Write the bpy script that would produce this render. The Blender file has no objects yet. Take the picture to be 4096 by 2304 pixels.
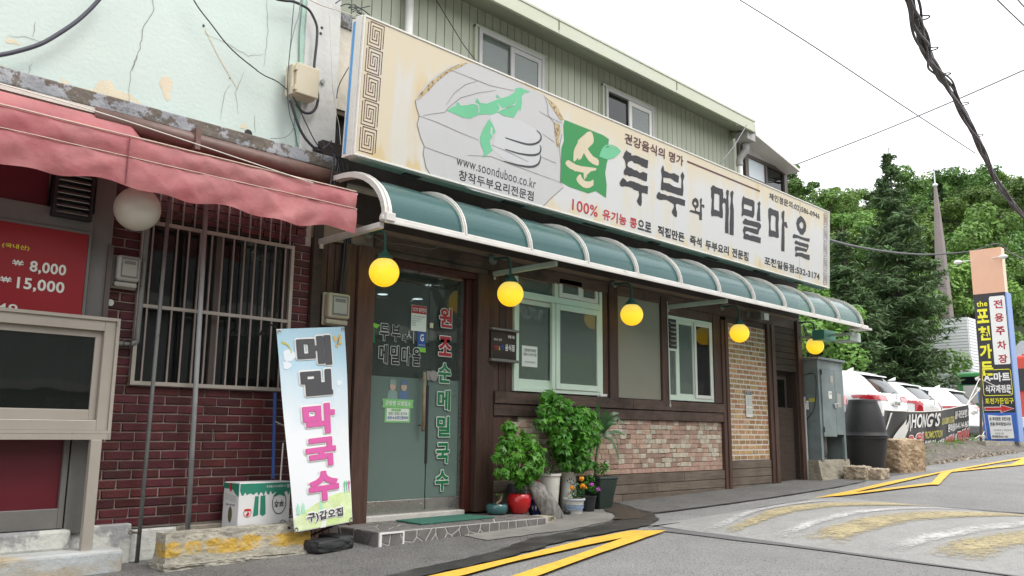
import bpy, math, random
import numpy as np
from mathutils import Vector, Matrix
random.seed(7); rng = np.random.default_rng(7)
scene = bpy.context.scene
COL = scene.collection

# ---------------------------------------------------------------- camera
cam_d = bpy.data.cameras.new('camera'); cam = bpy.data.objects.new('camera', cam_d); COL.objects.link(cam)
cam_d.sensor_width = 36.0; cam_d.lens = 3359.7 / 4096 * 36.0; cam_d.clip_start = .05; cam_d.clip_end = 3000
yaw, pitch, roll = math.radians(45.14134), math.radians(9.74983), math.radians(.54299)
fw = Vector((math.cos(yaw)*math.cos(pitch), math.sin(yaw)*math.cos(pitch), math.sin(pitch)))
r0 = Vector((math.sin(yaw), -math.cos(yaw), 0)); u0 = r0.cross(fw)
rt = r0*math.cos(roll) + u0*math.sin(roll); up = u0*math.cos(roll) - r0*math.sin(roll)
cam.matrix_world = Matrix(((rt.x, up.x, -fw.x, 0), (rt.y, up.y, -fw.y, 0), (rt.z, up.z, -fw.z, 0), (0, 0, 0, 1)))
scene.camera = cam

# ---------------------------------------------------------------- sky, sun, exposure (bright overcast afternoon)
world = bpy.data.worlds.new('World'); scene.world = world; world.use_nodes = True
wn, wl = world.node_tree.nodes, world.node_tree.links
wn.clear()
SUN_EL, SUN_AZ = math.radians(58), math.radians(-70)      # azimuth measured from +X
sky = wn.new('ShaderNodeTexSky'); sky.sky_type = 'NISHITA'; sky.sun_disc = False
sky.sun_elevation = SUN_EL; sky.sun_rotation = math.pi/2 - SUN_AZ; sky.air_density = 1; sky.dust_density = 4
cloud = wn.new('ShaderNodeRGB'); cloud.outputs[0].default_value = (10.6, 10.8, 11.0, 1)    # the closed cloud layer
mx = wn.new('ShaderNodeMix'); mx.data_type = 'RGBA'; mx.inputs[0].default_value = .93
bg = wn.new('ShaderNodeBackground'); bg.inputs[1].default_value = .10
wo = wn.new('ShaderNodeOutputWorld')
wl.new(sky.outputs[0], mx.inputs[6]); wl.new(cloud.outputs[0], mx.inputs[7])
wl.new(mx.outputs[2], bg.inputs[0]); wl.new(bg.outputs[0], wo.inputs[0])
sd = bpy.data.lights.new('sun', 'SUN'); sd.energy = 1.1; sd.angle = math.radians(25); sd.color = (1, .97, .92)
so = bpy.data.objects.new('sun', sd); COL.objects.link(so)
sdir = Vector((math.cos(SUN_AZ)*math.cos(SUN_EL), math.sin(SUN_AZ)*math.cos(SUN_EL), math.sin(SUN_EL)))
so.rotation_euler = sdir.to_track_quat('Z', 'Y').to_euler(); so.location = (0, -6, 12)
vs = scene.view_settings; vs.view_transform = 'Standard'; vs.look = 'None'; vs.gamma = 1; vs.use_curve_mapping = False
vs.exposure = 1.0
scene.render.engine = 'CYCLES'; scene.cycles.max_bounces = 8; scene.cycles.transparent_max_bounces = 16
scene.cycles.use_denoising = True; scene.cycles.caustics_reflective = False; scene.cycles.caustics_refractive = False

# ---------------------------------------------------------------- materials
def _n(nt, t, **k):
    n = nt.nodes.new(t)
    for a, b in k.items(): setattr(n, a, b)
    return n
def mat(name, c, rough=.6, metal=0., var=.15, sc=5., bump=.15, bs=70., stretch=(1, 1, 1), rnd=0., c2=None, c2sc=2., c2th=.55, c2w=.06, c2st=None,
        spec=.5, emit=0., alpha=None, c3=None, c3sc=9., c3th=.62, trans=None, coat=0., huernd=0.):
    m = bpy.data.materials.new(name); m.use_nodes = True; nt = m.node_tree; L = nt.links
    p = nt.nodes['Principled BSDF']; out = nt.nodes['Material Output']
    g = _n(nt, 'ShaderNodeNewGeometry')
    mp = _n(nt, 'ShaderNodeMapping'); mp.inputs['Scale'].default_value = stretch; L.new(g.outputs['Position'], mp.inputs['Vector'])
    n1 = _n(nt, 'ShaderNodeTexNoise'); n1.inputs['Scale'].default_value = sc; n1.inputs['Detail'].default_value = 7; n1.inputs['Roughness'].default_value = .65
    L.new(mp.outputs[0], n1.inputs['Vector'])
    r = _n(nt, 'ShaderNodeMapRange'); r.inputs[1].default_value = .3; r.inputs[2].default_value = .7; r.inputs[3].default_value = 1-var; r.inputs[4].default_value = 1+var
    L.new(n1.outputs['Fac'], r.inputs[0])
    col = None
    def rgb(v):
        q = _n(nt, 'ShaderNodeRGB'); q.outputs[0].default_value = (*v, 1); return q.outputs[0]
    col = rgb(c)
    def blend(col, cc, s, th, w, st):
        nn = _n(nt, 'ShaderNodeTexNoise'); nn.inputs['Scale'].default_value = s; nn.inputs['Detail'].default_value = 8; nn.inputs['Roughness'].default_value = .7
        mm = _n(nt, 'ShaderNodeMapping'); mm.inputs['Scale'].default_value = st or (1, 1, 1); mm.inputs['Location'].default_value = (s*3.1, s, 7.7)
        L.new(g.outputs['Position'], mm.inputs['Vector']); L.new(mm.outputs[0], nn.inputs['Vector'])
        rr = _n(nt, 'ShaderNodeMapRange'); rr.inputs[1].default_value = th-w; rr.inputs[2].default_value = th+w; L.new(nn.outputs['Fac'], rr.inputs[0])
        m_ = _n(nt, 'ShaderNodeMix', data_type='RGBA'); L.new(rr.outputs[0], m_.inputs[0]); L.new(col, m_.inputs[6]); m_.inputs[7].default_value = (*cc, 1)
        return m_.outputs[2]
    if c2: col = blend(col, c2, c2sc, c2th, c2w, c2st)
    if c3: col = blend(col, c3, c3sc, c3th, .04, None)
    vm = _n(nt, 'ShaderNodeVectorMath', operation='SCALE'); L.new(col, vm.inputs[0]); L.new(r.outputs[0], vm.inputs['Scale'])
    last = vm.outputs[0]
    if rnd or huernd:
        oi = _n(nt, 'ShaderNodeObjectInfo'); hs = _n(nt, 'ShaderNodeHueSaturation')
        r2 = _n(nt, 'ShaderNodeMapRange'); r2.inputs[3].default_value = 1-rnd; r2.inputs[4].default_value = 1+rnd; L.new(oi.outputs['Random'], r2.inputs[0])
        L.new(r2.outputs[0], hs.inputs['Value'])
        if huernd:
            ml = _n(nt, 'ShaderNodeMath', operation='MULTIPLY'); ml.inputs[1].default_value = 37.7; L.new(oi.outputs['Random'], ml.inputs[0])
            fr = _n(nt, 'ShaderNodeMath', operation='FRACT'); L.new(ml.outputs[0], fr.inputs[0])
            r3 = _n(nt, 'ShaderNodeMapRange'); r3.inputs[3].default_value = .5-huernd; r3.inputs[4].default_value = .5+huernd; L.new(fr.outputs[0], r3.inputs[0]); L.new(r3.outputs[0], hs.inputs['Hue'])
        L.new(last, hs.inputs['Color']); last = hs.outputs[0]
    L.new(last, p.inputs['Base Color'])
    p.inputs['Roughness'].default_value = rough; p.inputs['Metallic'].default_value = metal
    p.inputs['Specular IOR Level'].default_value = spec; p.inputs['Coat Weight'].default_value = coat
    if rough > .15:
        r4 = _n(nt, 'ShaderNodeMapRange'); r4.inputs[3].default_value = max(.05, rough-.12); r4.inputs[4].default_value = min(1, rough+.12); L.new(n1.outputs['Fac'], r4.inputs[0]); L.new(r4.outputs[0], p.inputs['Roughness'])
    if bump:
        n2 = _n(nt, 'ShaderNodeTexNoise'); n2.inputs['Scale'].default_value = bs; n2.inputs['Detail'].default_value = 5; L.new(mp.outputs[0], n2.inputs['Vector'])
        bp = _n(nt, 'ShaderNodeBump'); bp.inputs['Strength'].default_value = bump; bp.inputs['Distance'].default_value = .02; L.new(n2.outputs['Fac'], bp.inputs['Height']); L.new(bp.outputs[0], p.inputs['Normal'])
    if emit: p.inputs['Emission Color'].default_value = (*c, 1); p.inputs['Emission Strength'].default_value = emit
    if trans:   # light passing through leaves and cloth
        tb = _n(nt, 'ShaderNodeBsdfTranslucent'); L.new(last, tb.inputs[0]); ms = _n(nt, 'ShaderNodeMixShader'); ms.inputs[0].default_value = trans
        L.new(p.outputs[0], ms.inputs[1]); L.new(tb.outputs[0], ms.inputs[2]); L.new(ms.outputs[0], out.inputs[0])
    return m
def glass(name, tint, clear=.85, rough=.01, boost=1.5, haze=0):
    m = bpy.data.materials.new(name); m.use_nodes = True; nt = m.node_tree; L = nt.links; nt.nodes.clear()
    out = _n(nt, 'ShaderNodeOutputMaterial'); tr = _n(nt, 'ShaderNodeBsdfTransparent'); tr.inputs[0].default_value = (*[v*clear for v in tint], 1)
    gl = _n(nt, 'ShaderNodeBsdfGlossy'); gl.inputs['Roughness'].default_value = rough; gl.inputs[0].default_value = (1, 1, 1, 1)
    fr = _n(nt, 'ShaderNodeFresnel'); fr.inputs[0].default_value = boost
    n = _n(nt, 'ShaderNodeTexNoise'); n.inputs['Scale'].default_value = 1.7; g = _n(nt, 'ShaderNodeNewGeometry'); L.new(g.outputs['Position'], n.inputs['Vector'])
    bp = _n(nt, 'ShaderNodeBump'); bp.inputs['Strength'].default_value = .06; bp.inputs['Distance'].default_value = .05; L.new(n.outputs['Fac'], bp.inputs['Height']); L.new(bp.outputs[0], gl.inputs['Normal'])
    base = tr.outputs[0]
    if haze:      # milky grey-green veil mixed in to brighten panes that look too black
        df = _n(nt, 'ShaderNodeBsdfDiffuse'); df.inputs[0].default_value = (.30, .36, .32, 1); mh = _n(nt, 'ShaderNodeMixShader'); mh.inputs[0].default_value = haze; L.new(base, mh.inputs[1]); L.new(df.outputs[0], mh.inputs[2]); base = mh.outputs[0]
    ms = _n(nt, 'ShaderNodeMixShader'); L.new(fr.outputs[0], ms.inputs[0]); L.new(base, ms.inputs[1]); L.new(gl.outputs[0], ms.inputs[2]); L.new(ms.outputs[0], out.inputs[0])
    return m
M = {}
def D(key, *a, **k): M[key] = mat(key, *a, **k)
D('asphalt', (.235, .230, .224), .85, var=.14, sc=1.2, bump=1., bs=75, c2=(.28, .275, .268), c2sc=.7, c2w=.15, c3=(.085, .083, .080), c3sc=62, c3th=.57)
D('apron', (.150, .145, .138), .85, var=.22, sc=1.6, bump=1., bs=75, c2=(.18, .175, .165), c2sc=1.6, c2w=.1, c3=(.045, .044, .042), c3sc=60, c3th=.56)
D('concrete_pad', (.22, .21, .19), .85, var=.2, sc=2, bump=.4, c2=(.14, .13, .12), c2sc=2.4, c2w=.12)
D('wet', (.030, .029, .028), .42, var=.35, sc=5, bump=.6, bs=110, c2=(.06, .057, .05), c2sc=5, c2w=.1)
D('wetbrown', (.055, .045, .035), .4, var=.3, sc=6, bump=.5, bs=90)
D('tar', (.125, .125, .125), .8, var=.2, sc=8, bump=.5)
D('crackline', (.02, .02, .02), .9)
D('yellow_paint', (.74, .43, .045), .65, var=.12, sc=14, bump=.6, bs=75, c2=(.50, .30, .06), c2sc=5, c2th=.62, c2w=.06, c3=(.24, .20, .13), c3sc=34, c3th=.64)
D('yellow_worn', (.50, .37, .15), .8, var=.2, sc=5, bump=.5, bs=120, c2=(.235, .225, .20), c2sc=22, c2th=.48, c2w=.09)
D('white_worn', (.50, .49, .47), .8, var=.2, sc=5, bump=.5, bs=120, c2=(.24, .235, .23), c2sc=20, c2th=.50, c2w=.1)
D('hump', (.31, .305, .295), .8, var=.12, sc=2.5, bump=.8, bs=75, c2=(.27, .265, .256), c2sc=16, c2th=.5, c2w=.12)
D('brick_red', (.066, .0115, .014), .6, var=.25, sc=14, bump=.25, bs=60, rnd=.35, huernd=.01, spec=.35)
D('mortar', (.29, .235, .20), .9, var=.25, sc=12, bump=.4)
D('plinth_white', (.50, .50, .46), .8, var=.12, sc=3, bump=.5, bs=25, c2=(.27, .27, .27), c2sc=2.1, c2w=.03, c2th=.52)
D('step_paint', (.40, .42, .42), .8, var=.15, sc=3, bump=.35, bs=30, c2=(.36, .29, .19), c2sc=1.6, c2w=.08, c2th=.48, c2st=(1, 1, 3))
D('mint', (.55, .635, .585), .8, var=.05, sc=1.2, bump=.18, bs=30, c2=(.60, .55, .42), c2sc=.9, c2th=.74, c2w=.005)
D('cream_patch', (.66, .58, .43), .85, var=.08, bump=.2)
D('mint_dark', (.38, .56, .47), .8, var=.12, sc=6, bump=.5, bs=20)
D('plaster_white', (.60, .60, .58), .85, var=.1, sc=1.5, bump=.3, bs=20, c2=(.42, .41, .38), c2sc=1.7, c2th=.62, c2w=.06, c2st=(2, 2, .5))
D('plaster_cream', (.60, .55, .47), .85, var=.12, sc=2, bump=.4, bs=16, c2=(.42, .36, .28), c2sc=3, c2th=.64, c2w=.04)
D('ledge', (.135, .115, .095), .9, var=.3, sc=5, bump=.8, bs=18, c2=(.30, .31, .33), c2sc=4.2, c2th=.5, c2w=.015)
D('gutter_brown', (.13, .07, .055), .5, var=.25, sc=4, bump=.3, bs=12)
D('rail_white', (.55, .52, .46), .5, var=.1)
D('awning_red', (.42, .12, .13), .6, var=.2, sc=2.6, bump=.6, bs=7, c2=(.54, .24, .23), c2sc=1.5, c2w=.16, c2th=.56, trans=.22)
D('awning_seam', (.55, .40, .33), .7)
D('alu_beige', (.36, .325, .28), .4, var=.05, bump=.03, metal=.15)
D('alu_dark', (.14, .135, .125), .45, var=.1, bump=.05)
D('bar_metal', (.28, .23, .215), .5, var=.15, bump=.1)
D('pole_grey', (.30, .31, .31), .5, var=.15, sc=8, bump=.1, c2=(.16, .12, .10), c2sc=30, c2th=.68, c2w=.03)
D('pole_dark', (.17, .175, .17), .5, var=.2, sc=8, bump=.1, c2=(.10, .07, .05), c2sc=25, c2th=.62, c2w=.03)
D('red_panel', (.095, .006, .013), .4, var=.12, sc=2, bump=.03)
D('menu_red', (.25, .004, .009), .35, var=.06, sc=3, bump=.02)
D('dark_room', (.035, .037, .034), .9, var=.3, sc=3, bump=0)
D('black', (.012, .012, .013), .5, bump=.05)
D('rubber', (.018, .019, .020), .6, var=.2, bump=.2)
D('cable', (.03, .03, .035), .5, bump=.05)
D('cable_bundle', (.055, .045, .048), .6, bump=.05)
D('cable_blue', (.055, .055, .075), .5, bump=.05)
D('wire_white', (.60, .56, .50), .6, bump=.05)
D('wire_grey', (.22, .22, .24), .6, bump=.02)
D('box_beige', (.56, .50, .37), .55, var=.05, bump=.05)
D('meter_grey', (.33, .325, .29), .45, var=.06, bump=.03)
D('meter_beige', (.36, .32, .23), .5, var=.08, bump=.05)
D('meter_face', (.30, .31, .27), .4, var=.1, bump=.0)
D('globe_white', (.55, .53, .45), .3, var=.05, sc=2, bump=.02)
D('wood', (.070, .038, .028), .62, var=.35, sc=3, stretch=(9, 9, 1), bump=.3, bs=12, rnd=.2, spec=.3)
D('wood_h', (.092, .058, .044), .65, var=.35, sc=3, stretch=(1, 9, 12), bump=.35, bs=12, rnd=.18, c2=(.035, .02, .015), c2sc=2, c2w=.1, spec=.3)
D('wood_grey', (.19, .150, .118), .8, var=.30, sc=3, stretch=(1, 9, 14), bump=.4, bs=12, rnd=.15, c2=(.105, .078, .06), c2sc=1.8, c2w=.15, c3=(.03, .02, .015), c3sc=13, c3th=.72, spec=.3)
D('wood_dark', (.045, .031, .024), .75, var=.3, sc=3, stretch=(1, 9, 12), bump=.3, bs=12, rnd=.15, spec=.3)
D('wood_redbrown', (.060, .014, .010), .5, var=.3, sc=3, stretch=(9, 9, 1), bump=.2, bs=12, spec=.35)
D('wallband', (.050, .040, .036), .85, var=.4, sc=3, bump=.4, bs=14, c2=(.026, .022, .02), c2sc=2, c2w=.15)
D('soffit_brown', (.24, .18, .13), .8, var=.15, sc=3, bump=.1)
D('pan_beige', (.24, .225, .18), .8, var=.05, sc=2, bump=.15, bs=150)
D('frame_green', (.60, .70, .59), .45, var=.06, sc=3, bump=.03)
D('frame_white', (.68, .66, .62), .45, var=.06, sc=3, bump=.03)
D('frame_grey', (.42, .415, .40), .45, var=.06, sc=3, bump=.03)
D('frame_brown', (.09, .07, .06), .5, var=.1, bump=.03)
D('stone_wallpaper_a', (.36, .24, .185), .85, var=.22, sc=18, bump=.5, bs=45, rnd=.25, huernd=.008, spec=.3, c2=(.43, .31, .235), c2sc=9, c2w=.08)
D('stone_wallpaper_b', (.50, .44, .355), .85, var=.18, sc=22, bump=.5, bs=45, rnd=.14, spec=.3, c2=(.38, .33, .26), c2sc=12, c2w=.08)
D('stone_gap', (.12, .085, .065), .9, var=.3, bump=.3)
D('yb', (.37, .205, .10), .8, var=.25, sc=16, bump=.4, bs=45, rnd=.28, huernd=.02, spec=.3, c2=(.44, .29, .15), c2sc=10, c2w=.1)
D('yb_mortar', (.62, .56, .50), .85, var=.08, bump=.15)
D('siding', (.43, .455, .355), .5, var=.05, sc=2, bump=.05, rnd=.05, c2=(.39, .42, .32), c2sc=1.5, c2w=.2, c2st=(2, 2, .4))
D('siding_groove', (.12, .13, .085), .8, bump=0)
D('fascia', (.50, .52, .42), .45, var=.05, sc=2, bump=.05, c2=(.46, .48, .33), c2sc=1.3, c2w=.2, c2st=(.5, 1, 2))
D('soffit', (.28, .30, .225), .6, var=.08, bump=.05)
D('pvc_white', (.70, .69, .66), .35, var=.05, bump=.02)
D('pvc_grey', (.36, .35, .33), .5, var=.1, bump=.05)
D('roof_tin', (.45, .46, .42), .5, bump=.1)
D('awn_frame', (.62, .60, .56), .35, var=.08, sc=4, bump=.05, metal=.1, c2=(.45, .42, .38), c2sc=6, c2th=.64, c2w=.05)
D('bracket', (.42, .52, .45), .5, var=.1, bump=.05)
D('lamp_green', (.035, .095, .075), .4, var=.15, sc=9, bump=.1, c2=(.10, .13, .11), c2sc=20, c2th=.6, c2w=.05)
D('lamp_grey', (.12, .13, .12), .5, var=.2, bump=.1)
D('sign_frame', (.68, .665, .62), .4, var=.07, sc=5, bump=.05, c2=(.50, .46, .38), c2sc=5, c2th=.63, c2w=.04)
D('sign_blue', (.10, .32, .66), .5, var=.12, sc=14, bump=.1, c2=(.62, .62, .6), c2sc=14, c2th=.67, c2w=.02)
D('sign_under', (.36, .42, .36), .6, var=.2, sc=4, bump=.2, c2=(.12, .12, .11), c2sc=3, c2th=.62, c2w=.05)
D('key_line', (.10, .042, .035), .6, bump=0, var=.1)
D('ink', (.020, .019, .022), .55, bump=0, var=.12, sc=3)
D('ink_brown', (.095, .03, .03), .55, bump=0, var=.08)
D('ink_red', (.44, .028, .032), .55, bump=0, var=.06)
D('plate_green', (.022, .235, .060), .5, bump=0, var=.04)
D('leaf_mint', (.13, .46, .25), .5, bump=0, var=.08, sc=3)
D('leaf_light', (.34, .64, .45), .5, bump=0, var=.06)
D('stone_print', (.49, .485, .485), .6, bump=.06, bs=20, var=.04, sc=1.5)
D('stone_hl', (.52, .52, .53), .6, bump=0, var=.03)
D('sign_cream', (.60, .52, .37), .6, bump=0, var=.05)
D('crust', (.45, .36, .20), .7, bump=.5, bs=40, var=.3, sc=20, c2=(.18, .075, .03), c2sc=22, c2w=.05, c2th=.56)
D('crack_brown', (.19, .165, .145), .8, bump=0)
D('tin', (.40, .41, .40), .35, var=.15, sc=6, metal=.6, bump=.05)
D('steel', (.42, .40, .38), .28, var=.2, sc=5, metal=.9, bump=.02)
D('frosted', (.115, .165, .145), .3, var=.06, sc=1.5, bump=.02, spec=.6)
D('white', (.72, .72, .70), .5, var=.03, bump=0)
D('paper', (.70, .70, .66), .7, var=.04, bump=0)
D('vinyl_white', (.66, .70, .64), .5, var=.02, bump=0)
D('vinyl_red', (.36, .012, .025), .4, var=.03, bump=0)
D('vinyl_green', (.010, .15, .055), .4, var=.03, bump=0)
D('vinyl_dark', (.008, .009, .009), .4, bump=0)
D('vinyl_blue', (.01, .07, .28), .4, bump=0)
D('vinyl_lime', (.22, .55, .05), .4, bump=0)
D('sticker_green', (.20, .50, .17), .5, bump=0)
D('skin_print', (.45, .33, .25), .5, bump=0)
D('uniform_print', (.20, .29, .27), .5, bump=0)
D('uniform_blue', (.09, .15, .26), .5, bump=0)
D('tile_stone', (.135, .125, .12), .6, var=.25, sc=7, bump=.25, bs=25, c2=(.18, .165, .155), c2sc=3, c2w=.08)
D('grout', (.50, .48, .44), .85, var=.15, bump=.3)
D('mat_green', (.035, .14, .10), .9, var=.2, sc=30, bump=.5, bs=300)
D('curb', (.36, .335, .27), .9, var=.2, sc=5, bump=.8, bs=24, c2=(.24, .225, .19), c2sc=5, c2w=.12)
D('curb_yellow', (.52, .31, .035), .75, var=.2, sc=8, bump=.7, bs=30, c2=(.27, .24, .17), c2sc=8, c2th=.52, c2w=.05)
D('carton', (.68, .68, .68), .6, var=.04, bump=.05)
D('carton_green', (.02, .20, .13), .6, var=.1, bump=.0)
D('tape_red', (.50, .02, .02), .4, bump=0)
D('pink', (.56, .085, .30), .5, var=.03, bump=0)
D('ink_dark', (.045, .045, .05), .5, var=.05, bump=0)
D('meadow', (.50, .62, .26), .6, var=.12, sc=9, bump=0, c2=(.62, .70, .45), c2sc=6, c2w=.08)
D('cloudprint', (.66, .72, .76), .6, var=.04, sc=6, bump=0)
D('butterfly', (.65, .42, .10), .5, var=.1, bump=0)
D('pot_teal', (.045, .13, .13), .2, var=.15, bump=.03)
D('pot_red', (.42, .012, .015), .2, var=.1, sc=3, bump=.03)
D('pot_white', (.66, .64, .58), .3, var=.06, bump=.05)
D('pot_blue', (.025, .035, .14), .25, var=.1, bump=.03)
D('pot_skyblue', (.22, .32, .48), .35, var=.1, bump=.03)
D('pot_black', (.018, .019, .021), .45, var=.2, bump=.1)
D('pot_green', (.018, .032, .026), .45, var=.2, bump=.1)
D('pot_grey', (.05, .05, .055), .45, var=.2, sc=20, bump=.6, bs=40)
D('soil', (.05, .03, .02), .95, bump=.5)
D('geranium', (.105, .31, .022), .5, var=.35, sc=9, bump=0, trans=.35, c2=(.05, .20, .015), c2sc=3, c2w=.1)
D('geranium_dark', (.055, .23, .018), .5, var=.35, sc=9, bump=0, trans=.35, c2=(.03, .14, .012), c2sc=3, c2w=.1)
D('darkleaf', (.025, .10, .02), .35, var=.3, sc=9, bump=0, trans=.25)
D('paleleaf', (.20, .26, .07), .5, var=.3, sc=9, bump=0, trans=.3)
D('stem', (.10, .10, .04), .7, var=.3, bump=.1)
D('cane', (.26, .20, .13), .8, var=.3, sc=20, bump=.3)
D('marigold', (.80, .33, .01), .6, var=.25, sc=60, bump=0, trans=.2)
D('marigold_red', (.70, .13, .01), .6, var=.25, sc=60, bump=0, trans=.2)
D('purple', (.50, .08, .46), .6, var=.2, sc=60, bump=0, trans=.2)
D('driftwood', (.215, .20, .185), .85, var=.35, sc=4, stretch=(6, 6, 1.3), bump=.9, bs=14, c2=(.09, .08, .07), c2sc=6, c2w=.08, c2st=(3, 3, .6))
D('cabinet', (.185, .23, .23), .5, var=.1, sc=3, bump=.06, c2=(.125, .16, .16), c2sc=2.5, c2w=.12, c3=(.28, .27, .25), c3sc=60, c3th=.73)
D('cylinder_grey', (.13, .13, .135), .5, var=.2, bump=.1)
D('concrete_block', (.30, .27, .21), .9, var=.2, sc=4, bump=.6, bs=28, c2=(.20, .175, .135), c2sc=3, c2w=.1)
D('bin_black', (.014, .014, .015), .62, var=.2, sc=6, bump=.15, bs=30)
D('rock', (.33, .235, .145), .9, var=.25, sc=4, bump=.6, bs=16, c2=(.46, .37, .26), c2sc=2.2, c2w=.14, c2th=.58, c2st=(1, 1, 2.5))
D('rock_small', (.40, .335, .25), .9, var=.3, sc=9, bump=1.0, bs=22, c2=(.26, .20, .14), c2sc=9, c2w=.08)
D('lot', (.34, .335, .32), .9, var=.1, sc=1.5, bump=.3)
D('bank', (.115, .10, .085), .95, var=.35, sc=6, bump=1., bs=18, c2=(.20, .18, .15), c2sc=12, c2w=.06)
D('weed', (.13, .30, .03), .6, var=.3, sc=5, bump=0, trans=.3)
D('car_white', (.80, .80, .79), .18, var=.01, bump=0, coat=.6)
D('car_black', (.02, .021, .028), .15, var=.01, bump=0, coat=.6)
D('car_glass', (.012, .014, .016), .08, var=.01, bump=0, spec=.35)
D('car_trim', (.02, .02, .022), .5, bump=0)
D('tail_red', (.42, .01, .02), .12, bump=0, coat=.8, var=.05)
D('rim', (.45, .45, .46), .3, metal=.8, bump=0)
D('pylon_peach', (.66, .36, .235), .5, var=.05, sc=1.5, bump=.03, c2=(.66, .42, .29), c2sc=.7, c2w=.2)
D('pylon_cream', (.68, .55, .38), .5, var=.06, bump=.03)
D('pylon_black', (.018, .018, .022), .45, var=.2, bump=.03)
D('pylon_blue', (.035, .12, .46), .45, var=.12, sc=2, bump=.03)
D('pylon_blue_light', (.16, .27, .55), .45, var=.12, sc=2, bump=.03)
D('yellow_ink', (.75, .70, .03), .5, var=.03, bump=0)
D('banner_black', (.035, .035, .036), .6, var=.15, sc=3, bump=.1, bs=8)
D('gold_ink', (.50, .46, .08), .5, var=.05, bump=0)
D('rope', (.62, .60, .56), .7, bump=0)
D('rust', (.09, .065, .05), .8, var=.3, bump=.2)
D('church_white', (.66, .67, .68), .6, var=.06, sc=1, bump=.05)
D('spire', (.20, .165, .155), .6, var=.15, sc=1, bump=.1)
D('building_red', (.22, .045, .045), .7, var=.15, sc=1, bump=.05)
D('truck_red', (.58, .045, .02), .35, var=.04, bump=0)
D('truck_green', (.10, .40, .14), .4, var=.04, bump=0)
D('roof_grey', (.25, .26, .29), .6, var=.1, bump=.05)
D('hillsoil', (.035, .05, .02), .95, var=.3, sc=.5, bump=.2)
D('foliage_a', (.115, .215, .045), .6, var=.45, sc=1.1, bump=0, rnd=.22, huernd=.015, trans=.3)
D('foliage_b', (.165, .28, .058), .6, var=.4, sc=1.1, bump=0, rnd=.22, huernd=.015, trans=.3)
D('foliage_bright', (.15, .24, .035), .6, var=.35, sc=2, bump=0, rnd=.15, trans=.3)
D('spruce_leaf', (.085, .15, .055), .65, var=.5, sc=2.2, bump=0, rnd=.1, trans=.15)
D('bark', (.09, .075, .06), .9, var=.3, sc=8, bump=.6)
D('opp_wall', (.42, .40, .37), .8, var=.1, sc=1, bump=.1)
D('opp_grey', (.28, .29, .28), .8, var=.15, sc=1, bump=.1)
D('opp_dark', (.12, .125, .12), .3, bump=0)
D('curtain_teal', (.03, .13, .10), .9, var=.35, sc=4, stretch=(5, 5, .3), bump=0)
D('curtain_pale', (.16, .20, .165), .9, var=.3, sc=4, stretch=(6, 6, .3), bump=0)
D('globe_lit', (1, .60, .03), .35, bump=0, var=.02)
D('ceiling_lit', (.9, .93, 1), .5, bump=0, emit=3)
D('green_box', (.10, .33, .24), .45, var=.1, bump=.03)
def worn(key, c, th, sc, st=(1, 1, 1)):
    m = mat(key, c, .85, var=.18, sc=4, bump=.8, bs=75); nt = m.node_tree; L = nt.links; out = nt.nodes['Material Output']; p = nt.nodes['Principled BSDF']
    g = _n(nt, 'ShaderNodeNewGeometry'); f = None
    for s_, w_ in ((sc, .62), (1.3, .38)):
        n = _n(nt, 'ShaderNodeTexNoise'); n.inputs['Scale'].default_value = s_; n.inputs['Detail'].default_value = 8; n.inputs['Roughness'].default_value = .75
        mp = _n(nt, 'ShaderNodeMapping'); mp.inputs['Scale'].default_value = st; L.new(g.outputs['Position'], mp.inputs['Vector']); L.new(mp.outputs[0], n.inputs['Vector'])
        q = _n(nt, 'ShaderNodeMath', operation='MULTIPLY'); L.new(n.outputs['Fac'], q.inputs[0]); q.inputs[1].default_value = w_
        if f is None: f = q.outputs[0]
        else: a = _n(nt, 'ShaderNodeMath', operation='ADD'); L.new(f, a.inputs[0]); L.new(q.outputs[0], a.inputs[1]); f = a.outputs[0]
    at = _n(nt, 'ShaderNodeAttribute'); at.attribute_name = 'wear'; ad = _n(nt, 'ShaderNodeMath', operation='MULTIPLY_ADD'); L.new(at.outputs['Fac'], ad.inputs[0]); ad.inputs[1].default_value = .16; L.new(f, ad.inputs[2]); f = ad.outputs[0]
    r = _n(nt, 'ShaderNodeMapRange'); r.inputs[1].default_value = th-.09; r.inputs[2].default_value = th+.10; L.new(f, r.inputs[0])
    t = _n(nt, 'ShaderNodeBsdfTransparent'); ms = _n(nt, 'ShaderNodeMixShader'); L.new(r.outputs[0], ms.inputs[0]); L.new(p.outputs[0], ms.inputs[1]); L.new(t.outputs[0], ms.inputs[2]); L.new(ms.outputs[0], out.inputs[0]); M[key] = m
worn('yellow_worn', (.42, .35, .20), .575, 18); worn('white_worn', (.50, .49, .475), .565, 18)
M['glass_door'] = glass('glass_door', (.60, .66, .64), .8, .01, 1.55, .13)
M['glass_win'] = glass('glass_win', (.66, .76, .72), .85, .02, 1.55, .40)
M['glass_dark'] = glass('glass_dark', (.5, .52, .5), .55, .02, 1.5, .03)
M['frost_film'] = glass('frost_film', (.75, .85, .80), .85, .25, 1.35)
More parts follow.
